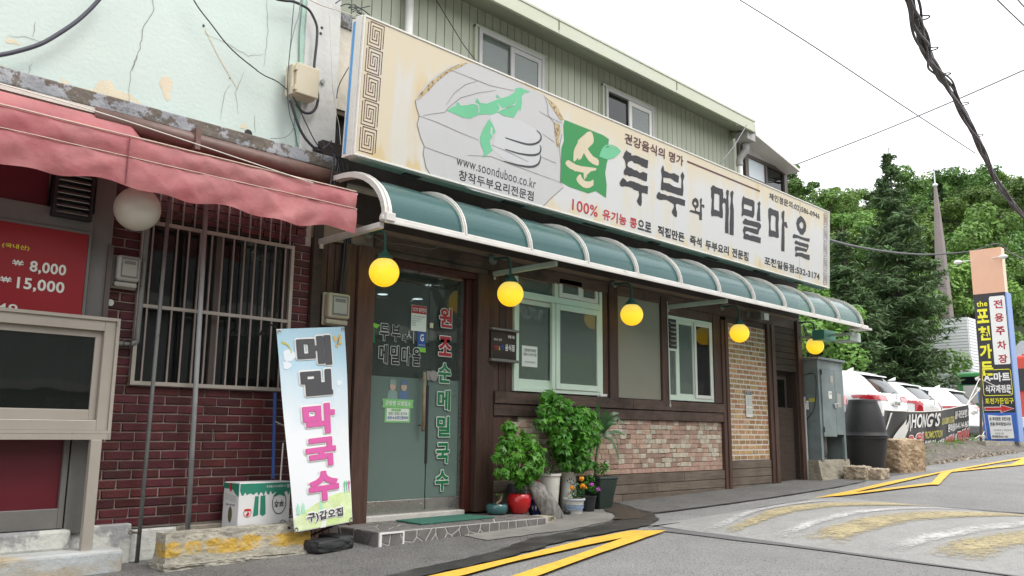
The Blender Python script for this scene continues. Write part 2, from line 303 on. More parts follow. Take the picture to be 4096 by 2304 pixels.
# tinted canopy sheet: coloured light goes through, glossy outside
def canopy():
    m = bpy.data.materials.new('canopy_sheet'); m.use_nodes = True; nt = m.node_tree; L = nt.links; nt.nodes.clear()
    out = _n(nt, 'ShaderNodeOutputMaterial'); tr = _n(nt, 'ShaderNodeBsdfTransparent'); tr.inputs[0].default_value = (.12, .36, .32, 1)
    df = _n(nt, 'ShaderNodeBsdfDiffuse'); df.inputs[0].default_value = (.035, .155, .150, 1)
    gl = _n(nt, 'ShaderNodeBsdfGlossy'); gl.inputs['Roughness'].default_value = .16
    g = _n(nt, 'ShaderNodeNewGeometry'); n = _n(nt, 'ShaderNodeTexNoise'); n.inputs['Scale'].default_value = 3; L.new(g.outputs['Position'], n.inputs['Vector'])
    r = _n(nt, 'ShaderNodeMapRange'); r.inputs[3].default_value = .07; r.inputs[4].default_value = .32; L.new(n.outputs['Fac'], r.inputs[0]); L.new(r.outputs[0], gl.inputs['Roughness'])
    fr = _n(nt, 'ShaderNodeFresnel'); fr.inputs[0].default_value = 1.5
    m1 = _n(nt, 'ShaderNodeMixShader'); m1.inputs[0].default_value = .5; L.new(tr.outputs[0], m1.inputs[1]); L.new(df.outputs[0], m1.inputs[2])
    m2 = _n(nt, 'ShaderNodeMixShader'); L.new(fr.outputs[0], m2.inputs[0]); L.new(m1.outputs[0], m2.inputs[1]); L.new(gl.outputs[0], m2.inputs[2]); L.new(m2.outputs[0], out.inputs[0])
    M['canopy'] = m
canopy()
# lit opal globe: the lamp inside sits low, so the shade glows deeper yellow at its foot
def globe_mat():
    m = M['globe_lit']; nt = m.node_tree; L = nt.links; p = nt.nodes['Principled BSDF']
    tc = _n(nt, 'ShaderNodeTexCoord'); sx = _n(nt, 'ShaderNodeSeparateXYZ'); L.new(tc.outputs['Object'], sx.inputs[0])
    r = _n(nt, 'ShaderNodeMapRange'); r.inputs[1].default_value = -.13; r.inputs[2].default_value = .14; L.new(sx.outputs[2], r.inputs[0])
    cr = _n(nt, 'ShaderNodeValToRGB'); e = cr.color_ramp.elements; e[0].position = 0; e[0].color = (.62, .33, .006, 1); e[1].position = 1; e[1].color = (.40, .30, .10, 1)
    q = e.new(.45); q.color = (.60, .40, .022, 1); L.new(r.outputs[0], cr.inputs[0]); L.new(cr.outputs[0], p.inputs['Emission Color']); p.inputs['Emission Strength'].default_value = .8
globe_mat()
def block_paint():     # grey concrete with a worn yellow band round it
    m = mat('curb_painted', (.36, .335, .27), .9, var=.2, sc=5, bump=1., bs=24, c2=(.24, .225, .19), c2sc=5, c2w=.12); nt = m.node_tree; L = nt.links; p = nt.nodes['Principled BSDF']
    src = p.inputs['Base Color'].links[0].from_socket; g = _n(nt, 'ShaderNodeNewGeometry'); sx = _n(nt, 'ShaderNodeSeparateXYZ'); L.new(g.outputs['Position'], sx.inputs[0])
    n = _n(nt, 'ShaderNodeTexNoise'); n.inputs['Scale'].default_value = 7; n.inputs['Detail'].default_value = 9; n.inputs['Roughness'].default_value = .75; L.new(g.outputs['Position'], n.inputs['Vector'])
    a = _n(nt, 'ShaderNodeMath', operation='ADD'); a.inputs[1].default_value = .805; L.new(sx.outputs[2], a.inputs[0]); b = _n(nt, 'ShaderNodeMath', operation='ABSOLUTE'); L.new(a.outputs[0], b.inputs[0])
    c = _n(nt, 'ShaderNodeMapRange'); c.inputs[1].default_value = .035; c.inputs[2].default_value = .085; c.inputs[3].default_value = .12; c.inputs[4].default_value = -.25; L.new(b.outputs[0], c.inputs[0])
    d = _n(nt, 'ShaderNodeMath', operation='ADD'); L.new(n.outputs['Fac'], d.inputs[0]); L.new(c.outputs[0], d.inputs[1]); r = _n(nt, 'ShaderNodeMapRange'); r.inputs[1].default_value = .50; r.inputs[2].default_value = .64; L.new(d.outputs[0], r.inputs[0])
    mm = _n(nt, 'ShaderNodeMix', data_type='RGBA'); L.new(r.outputs[0], mm.inputs[0]); L.new(src, mm.inputs[6]); mm.inputs[7].default_value = (.46, .29, .05, 1); L.new(mm.outputs[2], p.inputs['Base Color']); M['curb_painted'] = m
block_paint()
def creases():     # sharp wrinkles of old tarpaulin
    nt = M['awning_red'].node_tree; L = nt.links; bp = [n for n in nt.nodes if n.bl_idname == 'ShaderNodeBump'][0]
    g = _n(nt, 'ShaderNodeNewGeometry'); mp = _n(nt, 'ShaderNodeMapping'); mp.inputs['Rotation'].default_value = (0, .9, 0); mp.inputs['Scale'].default_value = (1.6, 1, .55); L.new(g.outputs['Position'], mp.inputs['Vector'])
    n = _n(nt, 'ShaderNodeTexNoise'); n.noise_type = 'RIDGED_MULTIFRACTAL'; n.inputs['Scale'].default_value = 2.6; n.inputs['Detail'].default_value = 3; L.new(mp.outputs[0], n.inputs['Vector'])
    b = _n(nt, 'ShaderNodeBump'); b.inputs['Strength'].default_value = .75; b.inputs['Distance'].default_value = .035; L.new(n.outputs['Fac'], b.inputs['Height']); L.new(bp.outputs[0], b.inputs['Normal']); L.new(b.outputs[0], nt.nodes['Principled BSDF'].inputs['Normal'])
creases()
D('seam_dark', (.26, .085, .09), .7)
# faced panel of the shop sign: grey vinyl, tan staining along both edges and in streaks
def sign_face():
    m = mat('sign_face', (.56, .56, .55), .5, var=.04, sc=2, bump=.03); nt = m.node_tree; L = nt.links; p = nt.nodes['Principled BSDF']
    g = _n(nt, 'ShaderNodeNewGeometry'); sx = _n(nt, 'ShaderNodeSeparateXYZ'); L.new(g.outputs['Position'], sx.inputs[0])
    def rng_(src, a, b, c=0., d=1.):
        r = _n(nt, 'ShaderNodeMapRange'); r.interpolation_type = 'SMOOTHSTEP'; r.inputs[1].default_value = a; r.inputs[2].default_value = b; r.inputs[3].default_value = c; r.inputs[4].default_value = d; L.new(src, r.inputs[0]); return r.outputs[0]
    def mth(op, a, b):
        q = _n(nt, 'ShaderNodeMath', operation=op)
        for i, v in enumerate((a, b)):
            if isinstance(v, (int, float)): q.inputs[i].default_value = v
            else: L.new(v, q.inputs[i])
        return q.outputs[0]
    def noise(st, s):
        mp = _n(nt, 'ShaderNodeMapping'); mp.inputs['Scale'].default_value = st; L.new(g.outputs['Position'], mp.inputs['Vector'])
        n = _n(nt, 'ShaderNodeTexNoise'); n.inputs['Scale'].default_value = s; n.inputs['Detail'].default_value = 5; L.new(mp.outputs[0], n.inputs['Vector']); return n.outputs['Fac']
    X, Z = sx.outputs[0], sx.outputs[2]
    st = noise((1, 1, .10), 5); big = noise((1, 1, .6), 1.3)
    zz = mth('ADD', Z, mth('MULTIPLY', mth('SUBTRACT', st, .5), .9))
    top = rng_(zz, 3.08, 3.46); bot = rng_(zz, 2.46, 2.30)
    left = rng_(mth('ADD', X, mth('MULTIPLY', mth('SUBTRACT', big, .5), 1.6)), 4.95, 4.45)
    sk = rng_(mth('ADD', st, mth('MULTIPLY', big, .5)), .80, .90, 0, .45)
    f = mth('MAXIMUM', mth('MAXIMUM', top, bot), mth('MAXIMUM', mth('MULTIPLY', left, rng_(st, .62, .42, .25, 1)), sk))
    mxn = _n(nt, 'ShaderNodeMix', data_type='RGBA'); L.new(f, mxn.inputs[0]); mxn.inputs[6].default_value = (.57, .57, .56, 1); mxn.inputs[7].default_value = (.60, .525, .385, 1)
    b2 = rng_(mth('ADD', noise((1, 1, .3), 2.2), mth('MULTIPLY', bot, .12)), .60, .72, 0, .75)
    m3 = _n(nt, 'ShaderNodeMix', data_type='RGBA'); L.new(b2, m3.inputs[0]); L.new(mxn.outputs[2], m3.inputs[6]); m3.inputs[7].default_value = (.58, .43, .20, 1)
    m4 = _n(nt, 'ShaderNodeMix', data_type='RGBA'); L.new(f, m4.inputs[0]); L.new(mxn.outputs[2], m4.inputs[6]); L.new(m3.outputs[2], m4.inputs[7])
    L.new(m4.outputs[2], p.inputs['Base Color']); M['sign_face'] = m
sign_face()
# sky-blue to white print of the standing banner
def banner_mat():
    m = mat('banner_print', (.5, .6, .7), .5, var=.0, bump=.04, bs=6); nt = m.node_tree; L = nt.links; p = nt.nodes['Principled BSDF']
    tc = _n(nt, 'ShaderNodeTexCoord'); sx = _n(nt, 'ShaderNodeSeparateXYZ'); L.new(tc.outputs['Generated'], sx.inputs[0])
    n = _n(nt, 'ShaderNodeTexNoise'); n.inputs['Scale'].default_value = 5; L.new(tc.outputs['Generated'], n.inputs['Vector'])
    a = _n(nt, 'ShaderNodeMath', operation='MULTIPLY_ADD'); L.new(n.outputs['Fac'], a.inputs[0]); a.inputs[1].default_value = .3; L.new(sx.outputs[2], a.inputs[2])
    cr = _n(nt, 'ShaderNodeValToRGB'); e = cr.color_ramp.elements; e[0].position = .6; e[0].color = (.68, .70, .72, 1); e[1].position = 1.15 if False else 1; e[1].color = (.38, .57, .68, 1)
    L.new(a.outputs[0], cr.inputs[0]); L.new(cr.outputs[0], p.inputs['Base Color']); M['banner_print'] = m
banner_mat()
# traced outlines and cable runs, in metres
TR={"green_plate":[[[2.627,1.028],[3.059,1.029],[3.287,1.028],[3.392,1.009],[3.384,0.904],[3.387,0.767],[3.369,0.715],[3.349,0.601],[3.384,0.465],[3.382,0.318],[3.197,0.358],[3.068,0.305],[2.758,0.31],[2.607,0.332],[2.597,0.708],[2.631,0.795],[2.609,0.959]]],"soon":[[[2.859,0.86],[3.01,0.993],[3.068,1.015],[3.102,0.99],[3.12,0.947],[3.122,0.914],[3.109,0.883],[3.024,0.804],[3.075,0.767],[3.128,0.739],[3.2,0.733],[3.228,0.709],[3.225,0.667],[3.2,0.651],[3.123,0.653],[3.05,0.673],[3.008,0.703],[2.964,0.741],[2.921,0.662],[2.868,0.635],[2.882,0.659],[2.862,0.656],[2.835,0.625],[2.805,0.603],[2.794,0.625],[2.795,0.718],[2.816,0.769],[2.851,0.824]],[[2.666,0.552],[2.687,0.587],[2.72,0.6],[2.779,0.589],[2.847,0.579],[2.936,0.583],[3.176,0.619],[3.192,0.612],[3.178,0.592],[3.088,0.558],[3.059,0.528],[3.033,0.51],[3.023,0.47],[2.997,0.484],[3.009,0.453],[2.984,0.448],[2.972,0.518],[2.872,0.508],[2.847,0.509],[2.828,0.498],[2.818,0.509],[2.745,0.512],[2.696,0.53]],[[2.922,0.493],[2.944,0.462],[2.985,0.435],[3.035,0.432],[3.095,0.449],[3.139,0.479],[3.15,0.461],[3.148,0.414],[3.089,0.374],[3.035,0.356],[2.97,0.355],[2.91,0.375],[2.869,0.399],[2.857,0.426],[2.884,0.465]]],"leaf":[[[3.224,0.764],[3.247,0.816],[3.275,0.87],[3.32,0.916],[3.377,0.942],[3.462,0.959],[3.549,0.953],[3.619,0.921],[3.575,0.875],[3.492,0.81],[3.387,0.767],[3.303,0.761]]],"leafslit":[[[3.332,0.893],[3.357,0.918],[3.394,0.928],[3.384,0.911]],[[3.391,0.917],[3.473,0.949],[3.549,0.953],[3.484,0.945]]],"du":[[[3.727,0.965],[3.743,0.95],[3.813,0.945],[3.819,0.919],[3.904,0.942],[4.026,0.94],[4.151,0.94],[4.146,0.844],[4.12,0.835],[4.042,0.839],[3.959,0.851],[3.884,0.843],[3.832,0.862],[3.76,0.826],[3.747,0.786],[3.768,0.769],[3.823,0.769],[3.893,0.757],[3.928,0.766],[3.991,0.748],[4.056,0.778],[4.144,0.773],[4.138,0.686],[4.121,0.672],[4.051,0.673],[3.938,0.682],[3.848,0.678],[3.818,0.668],[3.794,0.662],[3.753,0.672],[3.715,0.657],[3.684,0.675],[3.687,0.71],[3.72,0.748],[3.717,0.791],[3.7,0.831],[3.659,0.864],[3.685,0.92]],[[3.668,0.617],[3.718,0.608],[3.755,0.585],[3.801,0.611],[3.891,0.618],[4.023,0.61],[4.166,0.621],[4.162,0.526],[4.049,0.52],[4.042,0.494],[4.05,0.407],[4.046,0.375],[4.034,0.352],[4.001,0.359],[3.964,0.383],[3.953,0.406],[3.981,0.449],[3.994,0.484],[3.982,0.525],[3.942,0.523],[3.886,0.523],[3.855,0.536],[3.786,0.536],[3.707,0.526],[3.679,0.513],[3.64,0.511],[3.615,0.533],[3.627,0.567]]],"bu":[[[4.456,0.953],[4.473,0.93],[4.484,0.888],[4.541,0.89],[4.608,0.882],[4.697,0.905],[4.806,0.894],[4.798,0.804],[4.725,0.802],[4.628,0.823],[4.589,0.819],[4.469,0.799],[4.474,0.74],[4.532,0.743],[4.604,0.752],[4.694,0.735],[4.858,0.745],[4.861,0.865],[4.836,0.906],[4.883,0.968],[4.926,0.92],[4.896,0.846],[4.911,0.728],[4.904,0.666],[4.886,0.651],[4.8,0.648],[4.609,0.646],[4.509,0.65],[4.45,0.634],[4.422,0.644],[4.429,0.717],[4.442,0.798],[4.416,0.884]],[[4.392,0.605],[4.425,0.589],[4.523,0.594],[4.578,0.586],[4.611,0.6],[4.836,0.612],[4.957,0.61],[4.952,0.537],[4.885,0.532],[4.782,0.532],[4.749,0.515],[4.763,0.458],[4.784,0.423],[4.784,0.367],[4.768,0.356],[4.723,0.362],[4.67,0.401],[4.685,0.437],[4.712,0.475],[4.71,0.511],[4.625,0.526],[4.548,0.535],[4.418,0.508],[4.348,0.512],[4.341,0.543],[4.361,0.579]]],"wa":[[[5.187,0.693],[5.235,0.681],[5.263,0.645],[5.265,0.598],[5.24,0.571],[5.205,0.552],[5.204,0.524],[5.296,0.525],[5.3,0.632],[5.287,0.684],[5.325,0.723],[5.338,0.695],[5.332,0.632],[5.393,0.64],[5.4,0.6],[5.373,0.595],[5.338,0.612],[5.349,0.426],[5.285,0.422],[5.282,0.485],[5.124,0.485],[5.059,0.481],[5.076,0.51],[5.182,0.52],[5.178,0.553],[5.132,0.578],[5.109,0.607],[5.128,0.659]]],"wa_hole":[[[5.189,0.642],[5.216,0.625],[5.212,0.602],[5.191,0.591],[5.161,0.597],[5.152,0.619]]],"me":[[[5.589,0.947],[5.672,0.936],[5.775,0.936],[5.833,0.945],[5.848,0.906],[5.855,0.814],[5.877,0.833],[5.926,0.825],[5.935,0.874],[5.917,0.913],[5.932,0.948],[5.964,0.963],[5.995,0.951],[5.989,0.899],[5.983,0.848],[5.991,0.77],[6.001,0.679],[5.996,0.564],[6.006,0.362],[5.914,0.358],[5.915,0.513],[5.912,0.755],[5.886,0.764],[5.866,0.767],[5.832,0.728],[5.851,0.643],[5.852,0.551],[5.816,0.543],[5.738,0.551],[5.637,0.538],[5.574,0.52],[5.56,0.572],[5.569,0.658],[5.576,0.743],[5.556,0.774],[5.555,0.851],[5.541,0.897]],[[6.084,0.977],[6.116,0.955],[6.101,0.894],[6.096,0.82],[6.127,0.725],[6.135,0.554],[6.135,0.361],[6.03,0.356],[6.026,0.534],[6.034,0.678],[6.029,0.749],[6.049,0.84],[6.026,0.914],[6.038,0.949]]],"me_hole":[[[5.631,0.84],[5.707,0.853],[5.757,0.844],[5.76,0.724],[5.761,0.622],[5.684,0.628],[5.633,0.625],[5.624,0.697]]],"mil":[[[6.386,0.969],[6.408,0.946],[6.52,0.951],[6.649,0.954],[6.683,0.931],[6.681,0.849],[6.681,0.759],[6.649,0.699],[6.542,0.703],[6.388,0.692],[6.347,0.662],[6.33,0.685],[6.344,0.753],[6.331,0.838],[6.346,0.922]],[[6.823,0.98],[6.853,0.943],[6.832,0.908],[6.843,0.79],[6.857,0.691],[6.751,0.684],[6.755,0.788],[6.781,0.898],[6.758,0.935]],[[6.431,0.657],[6.509,0.645],[6.629,0.652],[6.817,0.665],[6.869,0.644],[6.874,0.607],[6.82,0.553],[6.796,0.485],[6.677,0.483],[6.52,0.489],[6.451,0.473],[6.438,0.441],[6.515,0.447],[6.55,0.435],[6.664,0.451],[6.874,0.456],[6.866,0.37],[6.68,0.369],[6.51,0.366],[6.426,0.359],[6.387,0.37],[6.404,0.421],[6.374,0.481],[6.407,0.539],[6.519,0.543],[6.776,0.56],[6.775,0.586],[6.56,0.577],[6.434,0.568],[6.378,0.569],[6.363,0.592]]],"mil_hole":[[[6.39,0.85],[6.481,0.857],[6.616,0.857],[6.608,0.793],[6.483,0.791],[6.392,0.784]]],"ma":[[[7.115,0.944],[7.206,0.934],[7.374,0.939],[7.389,0.867],[7.378,0.734],[7.396,0.552],[7.355,0.533],[7.244,0.533],[7.116,0.513],[7.094,0.527],[7.103,0.684],[7.076,0.817],[7.074,0.908]],[[7.53,0.983],[7.563,0.966],[7.551,0.879],[7.557,0.809],[7.623,0.826],[7.664,0.744],[7.616,0.73],[7.558,0.758],[7.571,0.582],[7.57,0.363],[7.471,0.36],[7.476,0.565],[7.482,0.753],[7.5,0.803],[7.47,0.873],[7.468,0.933]]],"ma_hole":[[[7.159,0.834],[7.236,0.847],[7.292,0.835],[7.291,0.718],[7.297,0.616],[7.223,0.621],[7.159,0.614],[7.145,0.692]]],"eul":[[[8.075,1.004],[8.157,0.983],[8.23,0.938],[8.261,0.875],[8.242,0.794],[8.141,0.71],[8.049,0.721],[7.968,0.774],[7.931,0.854],[7.965,0.937]],[[7.86,0.683],[8.01,0.681],[8.213,0.682],[8.378,0.698],[8.369,0.647],[8.275,0.639],[7.991,0.642],[7.822,0.613],[7.827,0.654]],[[7.922,0.596],[8.052,0.587],[8.317,0.602],[8.349,0.573],[8.308,0.513],[8.268,0.467],[8.175,0.467],[8.054,0.46],[7.944,0.44],[7.939,0.41],[8.115,0.435],[8.217,0.43],[8.382,0.441],[8.377,0.36],[8.218,0.358],[8.055,0.371],[7.916,0.343],[7.902,0.362],[7.925,0.413],[7.894,0.456],[7.913,0.506],[8.053,0.51],[8.287,0.519],[8.293,0.544],[8.093,0.536],[7.893,0.536],[7.877,0.558]]],"eul_hole":[[[8.097,0.915],[8.158,0.896],[8.165,0.848],[8.119,0.803],[8.048,0.817],[8.023,0.861]]],"stone":[[[0.607,0.656],[0.624,0.707],[0.699,0.822],[0.831,0.968],[0.998,1.11],[1.175,1.2],[1.331,1.23],[1.526,1.231],[1.763,1.223],[1.992,1.217],[2.285,1.207],[2.479,1.15],[2.603,1.037],[2.595,0.86],[2.565,0.718],[2.597,0.526],[2.601,0.327],[2.656,0.286],[2.471,0.129],[2.335,-0.002],[1.854,-0.016],[1.364,-0.021],[1.116,0.014],[0.853,0.001],[0.783,0.065],[0.738,0.19],[0.746,0.261],[0.698,0.328],[0.647,0.44],[0.665,0.524],[0.627,0.593]]],"crust":[[[0.614,0.658],[0.651,0.726],[0.766,0.877],[0.943,1.05],[1.086,1.154],[1.206,1.208],[1.118,1.137],[0.974,1.036],[0.837,0.899],[0.746,0.778],[0.654,0.682]],[[2.304,1.195],[2.479,1.15],[2.613,1.026],[2.566,1.0],[2.444,1.087]],[[2.463,0.958],[2.55,0.955],[2.574,0.881],[2.541,0.792],[2.575,0.72],[2.528,0.695],[2.481,0.83]]],"crack0":[[[0.665,0.524],[0.868,0.523],[1.138,0.501],[1.404,0.487]]],"crack1":[[[0.746,0.255],[0.963,0.246],[1.281,0.24]]],"crack2":[[[1.276,0.304],[1.575,0.365],[2.001,0.347],[2.61,0.329]]],"crack3":[[[1.001,1.069],[1.279,1.072],[1.522,1.073],[1.84,1.119]]],"crack4":[[[0.702,0.535],[0.791,0.577],[0.961,0.642],[1.001,0.7],[1.142,0.837],[1.352,0.948],[1.59,1.046]]],"crack5":[[[0.97,0.715],[1.063,0.861],[1.192,0.984],[1.343,1.068]]],"crack6":[[[1.582,0.483],[1.818,0.468],[2.101,0.435]]],"crack7":[[[2.295,0.781],[2.41,0.758],[2.487,0.738]]],"crack8":[[[2.294,0.532],[2.521,0.521]]],"crack9":[[[2.224,1.011],[2.375,0.987],[2.587,0.979]]],"crack10":[[[2.595,0.86],[2.565,0.718],[2.597,0.526],[2.601,0.327],[2.656,0.286],[2.471,0.129],[2.335,-0.002]]],"crack11":[[[0.607,0.656],[0.627,0.593],[0.665,0.524],[0.647,0.44],[0.698,0.328],[0.746,0.261],[0.738,0.19],[0.783,0.065],[0.853,0.001]]],"crack12":[[[2.285,1.207],[2.348,1.112],[2.364,1.011],[2.453,0.956],[2.5,0.835]]],"pod":[[[0.981,0.665],[1.059,0.729],[1.238,0.793],[1.36,0.852],[1.487,0.879],[1.613,0.957],[1.776,1.043],[1.858,1.112],[1.864,1.152],[1.941,1.182],[2.012,1.178],[2.081,1.179],[1.997,1.141],[1.956,1.09],[1.969,1.029],[1.95,0.927],[1.931,0.954],[1.86,0.838],[1.724,0.819],[1.639,0.833],[1.56,0.786],[1.463,0.765],[1.385,0.737],[1.279,0.669],[1.187,0.652],[1.079,0.663]]],"pods2":[[[1.091,0.744],[1.1,0.783],[1.131,0.78],[1.148,0.757]],[[1.332,0.838],[1.348,0.898],[1.374,0.881],[1.392,0.855]],[[1.604,0.973],[1.609,1.012],[1.635,1.001],[1.661,0.99]]],"leafb":[[[1.527,0.734],[1.575,0.691],[1.618,0.628],[1.584,0.576],[1.548,0.511],[1.595,0.431],[1.526,0.371],[1.47,0.321],[1.484,0.385],[1.43,0.457],[1.42,0.527],[1.458,0.623]]],"podlight":[[[1.268,0.816],[1.362,0.828],[1.381,0.785],[1.369,0.733],[1.39,0.775],[1.381,0.822],[1.36,0.846]],[[1.616,0.926],[1.661,0.877],[1.623,0.829],[1.687,0.872],[1.868,0.974],[1.897,1.059],[1.867,0.993],[1.785,0.925],[1.685,0.89]],[[1.553,0.66],[1.549,0.598],[1.593,0.56],[1.573,0.604],[1.573,0.653]]],"swirl0":[[[1.757,0.603],[1.912,0.605],[2.088,0.617],[2.212,0.662],[2.272,0.723],[2.259,0.772],[2.202,0.796]]],"swirl1":[[[1.766,0.486],[1.955,0.489],[2.149,0.517],[2.255,0.562],[2.279,0.62],[2.258,0.654]]],"swirl2":[[[1.758,0.36],[1.947,0.366],[2.14,0.392],[2.245,0.443],[2.28,0.516],[2.274,0.554]]],"tofu":[[[1.527,0.777],[1.59,0.825],[1.708,0.815],[1.966,0.835],[2.165,0.812],[2.269,0.761],[2.295,0.52],[2.21,0.415],[1.999,0.372],[1.757,0.378],[1.602,0.439],[1.621,0.629]]]}
WR={"thick_left":[[1.268,6.3,2.483],[1.313,6.3,2.508],[1.405,6.3,2.564],[1.545,6.3,2.667],[1.663,6.3,2.794],[1.767,6.3,2.925],[1.847,6.3,3.049],[1.903,6.3,3.151],[1.944,6.3,3.226]],"thin_left":[[2.58,6.3,3.457],[2.652,6.3,3.37],[2.773,6.3,3.265],[2.895,6.3,3.157],[3.018,6.3,3.082],[3.181,6.3,3.012],[3.194,6.3,3.004],[3.272,6.3,2.982],[3.371,6.3,2.971],[3.452,6.3,2.94],[3.505,6.3,2.903],[3.559,6.3,2.857],[3.615,6.3,2.778],[3.683,6.3,2.673],[3.774,6.3,2.544],[3.852,6.3,2.468]],"loop":[[3.324,6.3,3.713],[3.404,6.3,3.73],[3.494,6.3,3.756],[3.578,6.3,3.754],[3.653,6.3,3.737],[3.71,6.3,3.674],[3.745,6.3,3.596],[3.749,6.3,3.467],[3.742,6.3,3.345],[3.736,6.3,3.224],[3.741,6.3,3.127],[3.767,6.3,3.037],[3.791,6.3,2.956],[3.782,6.3,2.865],[3.749,6.3,2.802],[3.693,6.3,2.767],[3.636,6.3,2.77],[3.592,6.3,2.81],[3.581,6.3,2.826]],"drop1":[[3.492,6.28,3.772],[3.484,6.28,3.562],[3.48,6.28,3.366],[3.472,6.28,3.169],[3.47,6.28,3.035],[3.473,6.28,2.902],[3.49,6.28,2.793],[3.511,6.28,2.695],[3.546,6.28,2.62],[3.576,6.28,2.543],[3.596,6.28,2.464],[3.614,6.28,2.412]],"drop2":[[3.559,6.29,3.802],[3.547,6.29,3.639],[3.514,6.29,3.498],[3.488,6.29,3.333],[3.479,6.29,3.156],[3.476,6.29,2.982],[3.49,6.29,2.891],[3.526,6.29,2.797],[3.556,6.29,2.711],[3.566,6.29,2.629],[3.545,6.29,2.557],[3.494,6.29,2.496],[3.427,6.29,2.462],[3.35,6.29,2.442]],"drop3":[[3.502,6.27,2.823],[3.532,6.27,2.755],[3.561,6.27,2.688],[3.607,6.27,2.597],[3.663,6.27,2.526],[3.728,6.27,2.476],[3.792,6.27,2.446],[3.835,6.27,2.441]],"whitewire":[[3.839,6.3,3.906],[3.862,6.3,3.792],[3.884,6.3,3.586],[3.907,6.3,3.361],[3.931,6.3,3.128],[3.96,6.3,2.987],[3.99,6.3,2.846],[4.022,6.3,2.756],[4.048,6.3,2.585],[4.062,6.3,2.521]],"stay":[[3.579,6.2,3.776],[3.728,6.2,3.769],[3.891,6.2,3.787],[4.06,6.2,3.799],[4.117,6.2,3.806]],"sidecable":[[4.088,6.25,3.35],[4.031,6.25,3.235],[3.981,6.25,3.128],[3.958,6.25,3.041],[3.954,6.25,2.971]],"bundle0":[[3.794,6.1,2.468],[3.845,6.1,2.409],[3.862,6.1,2.34],[3.848,6.1,2.217],[3.835,6.1,2.094],[3.826,6.1,2.009]],"bundle1":[[3.816,6.1,2.45],[3.887,6.1,2.383],[3.911,6.1,2.316],[3.896,6.1,2.204],[3.874,6.1,2.103],[3.872,6.1,2.019]],"bundle2":[[3.86,6.1,2.382],[3.929,6.1,2.357],[3.96,6.1,2.291],[3.985,6.1,2.2],[3.971,6.1,2.076]],"bundle3":[[3.873,6.1,2.38],[3.956,6.1,2.363],[4.0,6.1,2.313],[4.005,6.1,2.217],[3.996,6.1,2.13],[3.964,6.1,2.075]],"bundle4":[[3.721,6.1,2.473],[3.763,6.1,2.436],[3.738,6.1,2.394],[3.814,6.1,2.474],[3.826,6.1,2.501]],"bundle5":[[3.867,6.1,2.378],[3.919,6.1,2.294],[3.922,6.1,2.186],[3.89,6.1,2.059],[3.884,6.1,1.915]],"tangle0":[[3.982,6.3,3.902],[4.039,6.3,3.944],[4.097,6.3,3.954],[4.069,6.3,3.916],[4.156,6.3,3.963],[4.202,6.3,3.954],[4.159,6.3,3.91],[4.22,6.3,3.906]],"tangle1":[[4.069,6.3,3.916],[4.126,6.3,3.972],[4.187,6.3,3.961],[4.306,6.3,4.028]],"tangle2":[[4.099,6.3,3.908],[4.172,6.3,3.956],[4.232,6.3,3.958],[4.31,6.3,3.933]],"tangle3":[[3.924,6.3,3.906],[3.993,6.3,3.98]],"tangle4":[[4.115,6.3,3.893],[4.158,6.3,3.937],[4.127,6.3,3.952],[4.204,6.3,3.914],[4.264,6.3,3.923]],"lampwire":[[4.343,6.27,1.788],[4.448,6.27,1.769],[4.569,6.27,1.746],[4.755,6.27,1.757],[4.915,6.27,1.764],[5.079,6.27,1.765],[5.212,6.27,1.807],[5.367,6.27,1.839],[5.527,6.27,1.831],[5.747,6.27,1.825],[5.955,6.27,1.815]],"sidewire2":[[5.222,6.42,4.495],[5.354,6.42,4.365],[5.508,6.42,4.224],[5.645,6.42,4.104],[5.944,6.42,3.919]],"roofwire":[[10.961,6.05,4.585],[10.862,6.05,4.471],[10.565,6.05,4.148],[10.362,6.05,3.961],[10.167,6.05,3.795]],"w1":[[12.538,8.281,8.849],[15.192,8.423,9.176],[20.322,8.882,9.849],[29.832,10.422,11.695],[44.73,12.22,13.982]],"w2":[[15.868,2.697,6.409],[17.501,3.817,6.893],[22.8,6.714,8.621],[29.336,11.174,10.631],[32.945,15.983,11.405]],"w3":[[9.303,2.437,4.902],[10.079,2.388,4.87],[10.871,2.325,4.83],[11.684,2.247,4.773]],"w4":[[9.589,2.191,4.747],[10.243,2.224,4.872],[10.518,2.231,4.902],[11.656,2.222,4.989]],"w5":[[14.272,6.43,3.459],[17.602,7.281,3.999],[21.173,7.892,4.532],[24.915,8.321,5.118],[27.111,8.193,5.491],[28.071,7.907,5.681],[28.757,7.448,5.939],[31.064,7.699,6.063],[33.765,7.842,6.194]],"big":[[7.393,2.493,4.245],[8.392,2.762,4.349],[9.279,2.991,4.487],[10.272,3.252,4.652],[11.393,3.516,4.863],[12.792,3.781,5.113],[14.443,4.09,5.329],[16.209,4.436,5.506],[18.45,4.883,5.687],[21.196,5.396,5.878],[24.234,5.893,6.119],[27.925,6.444,6.408],[31.709,6.935,6.565]]}
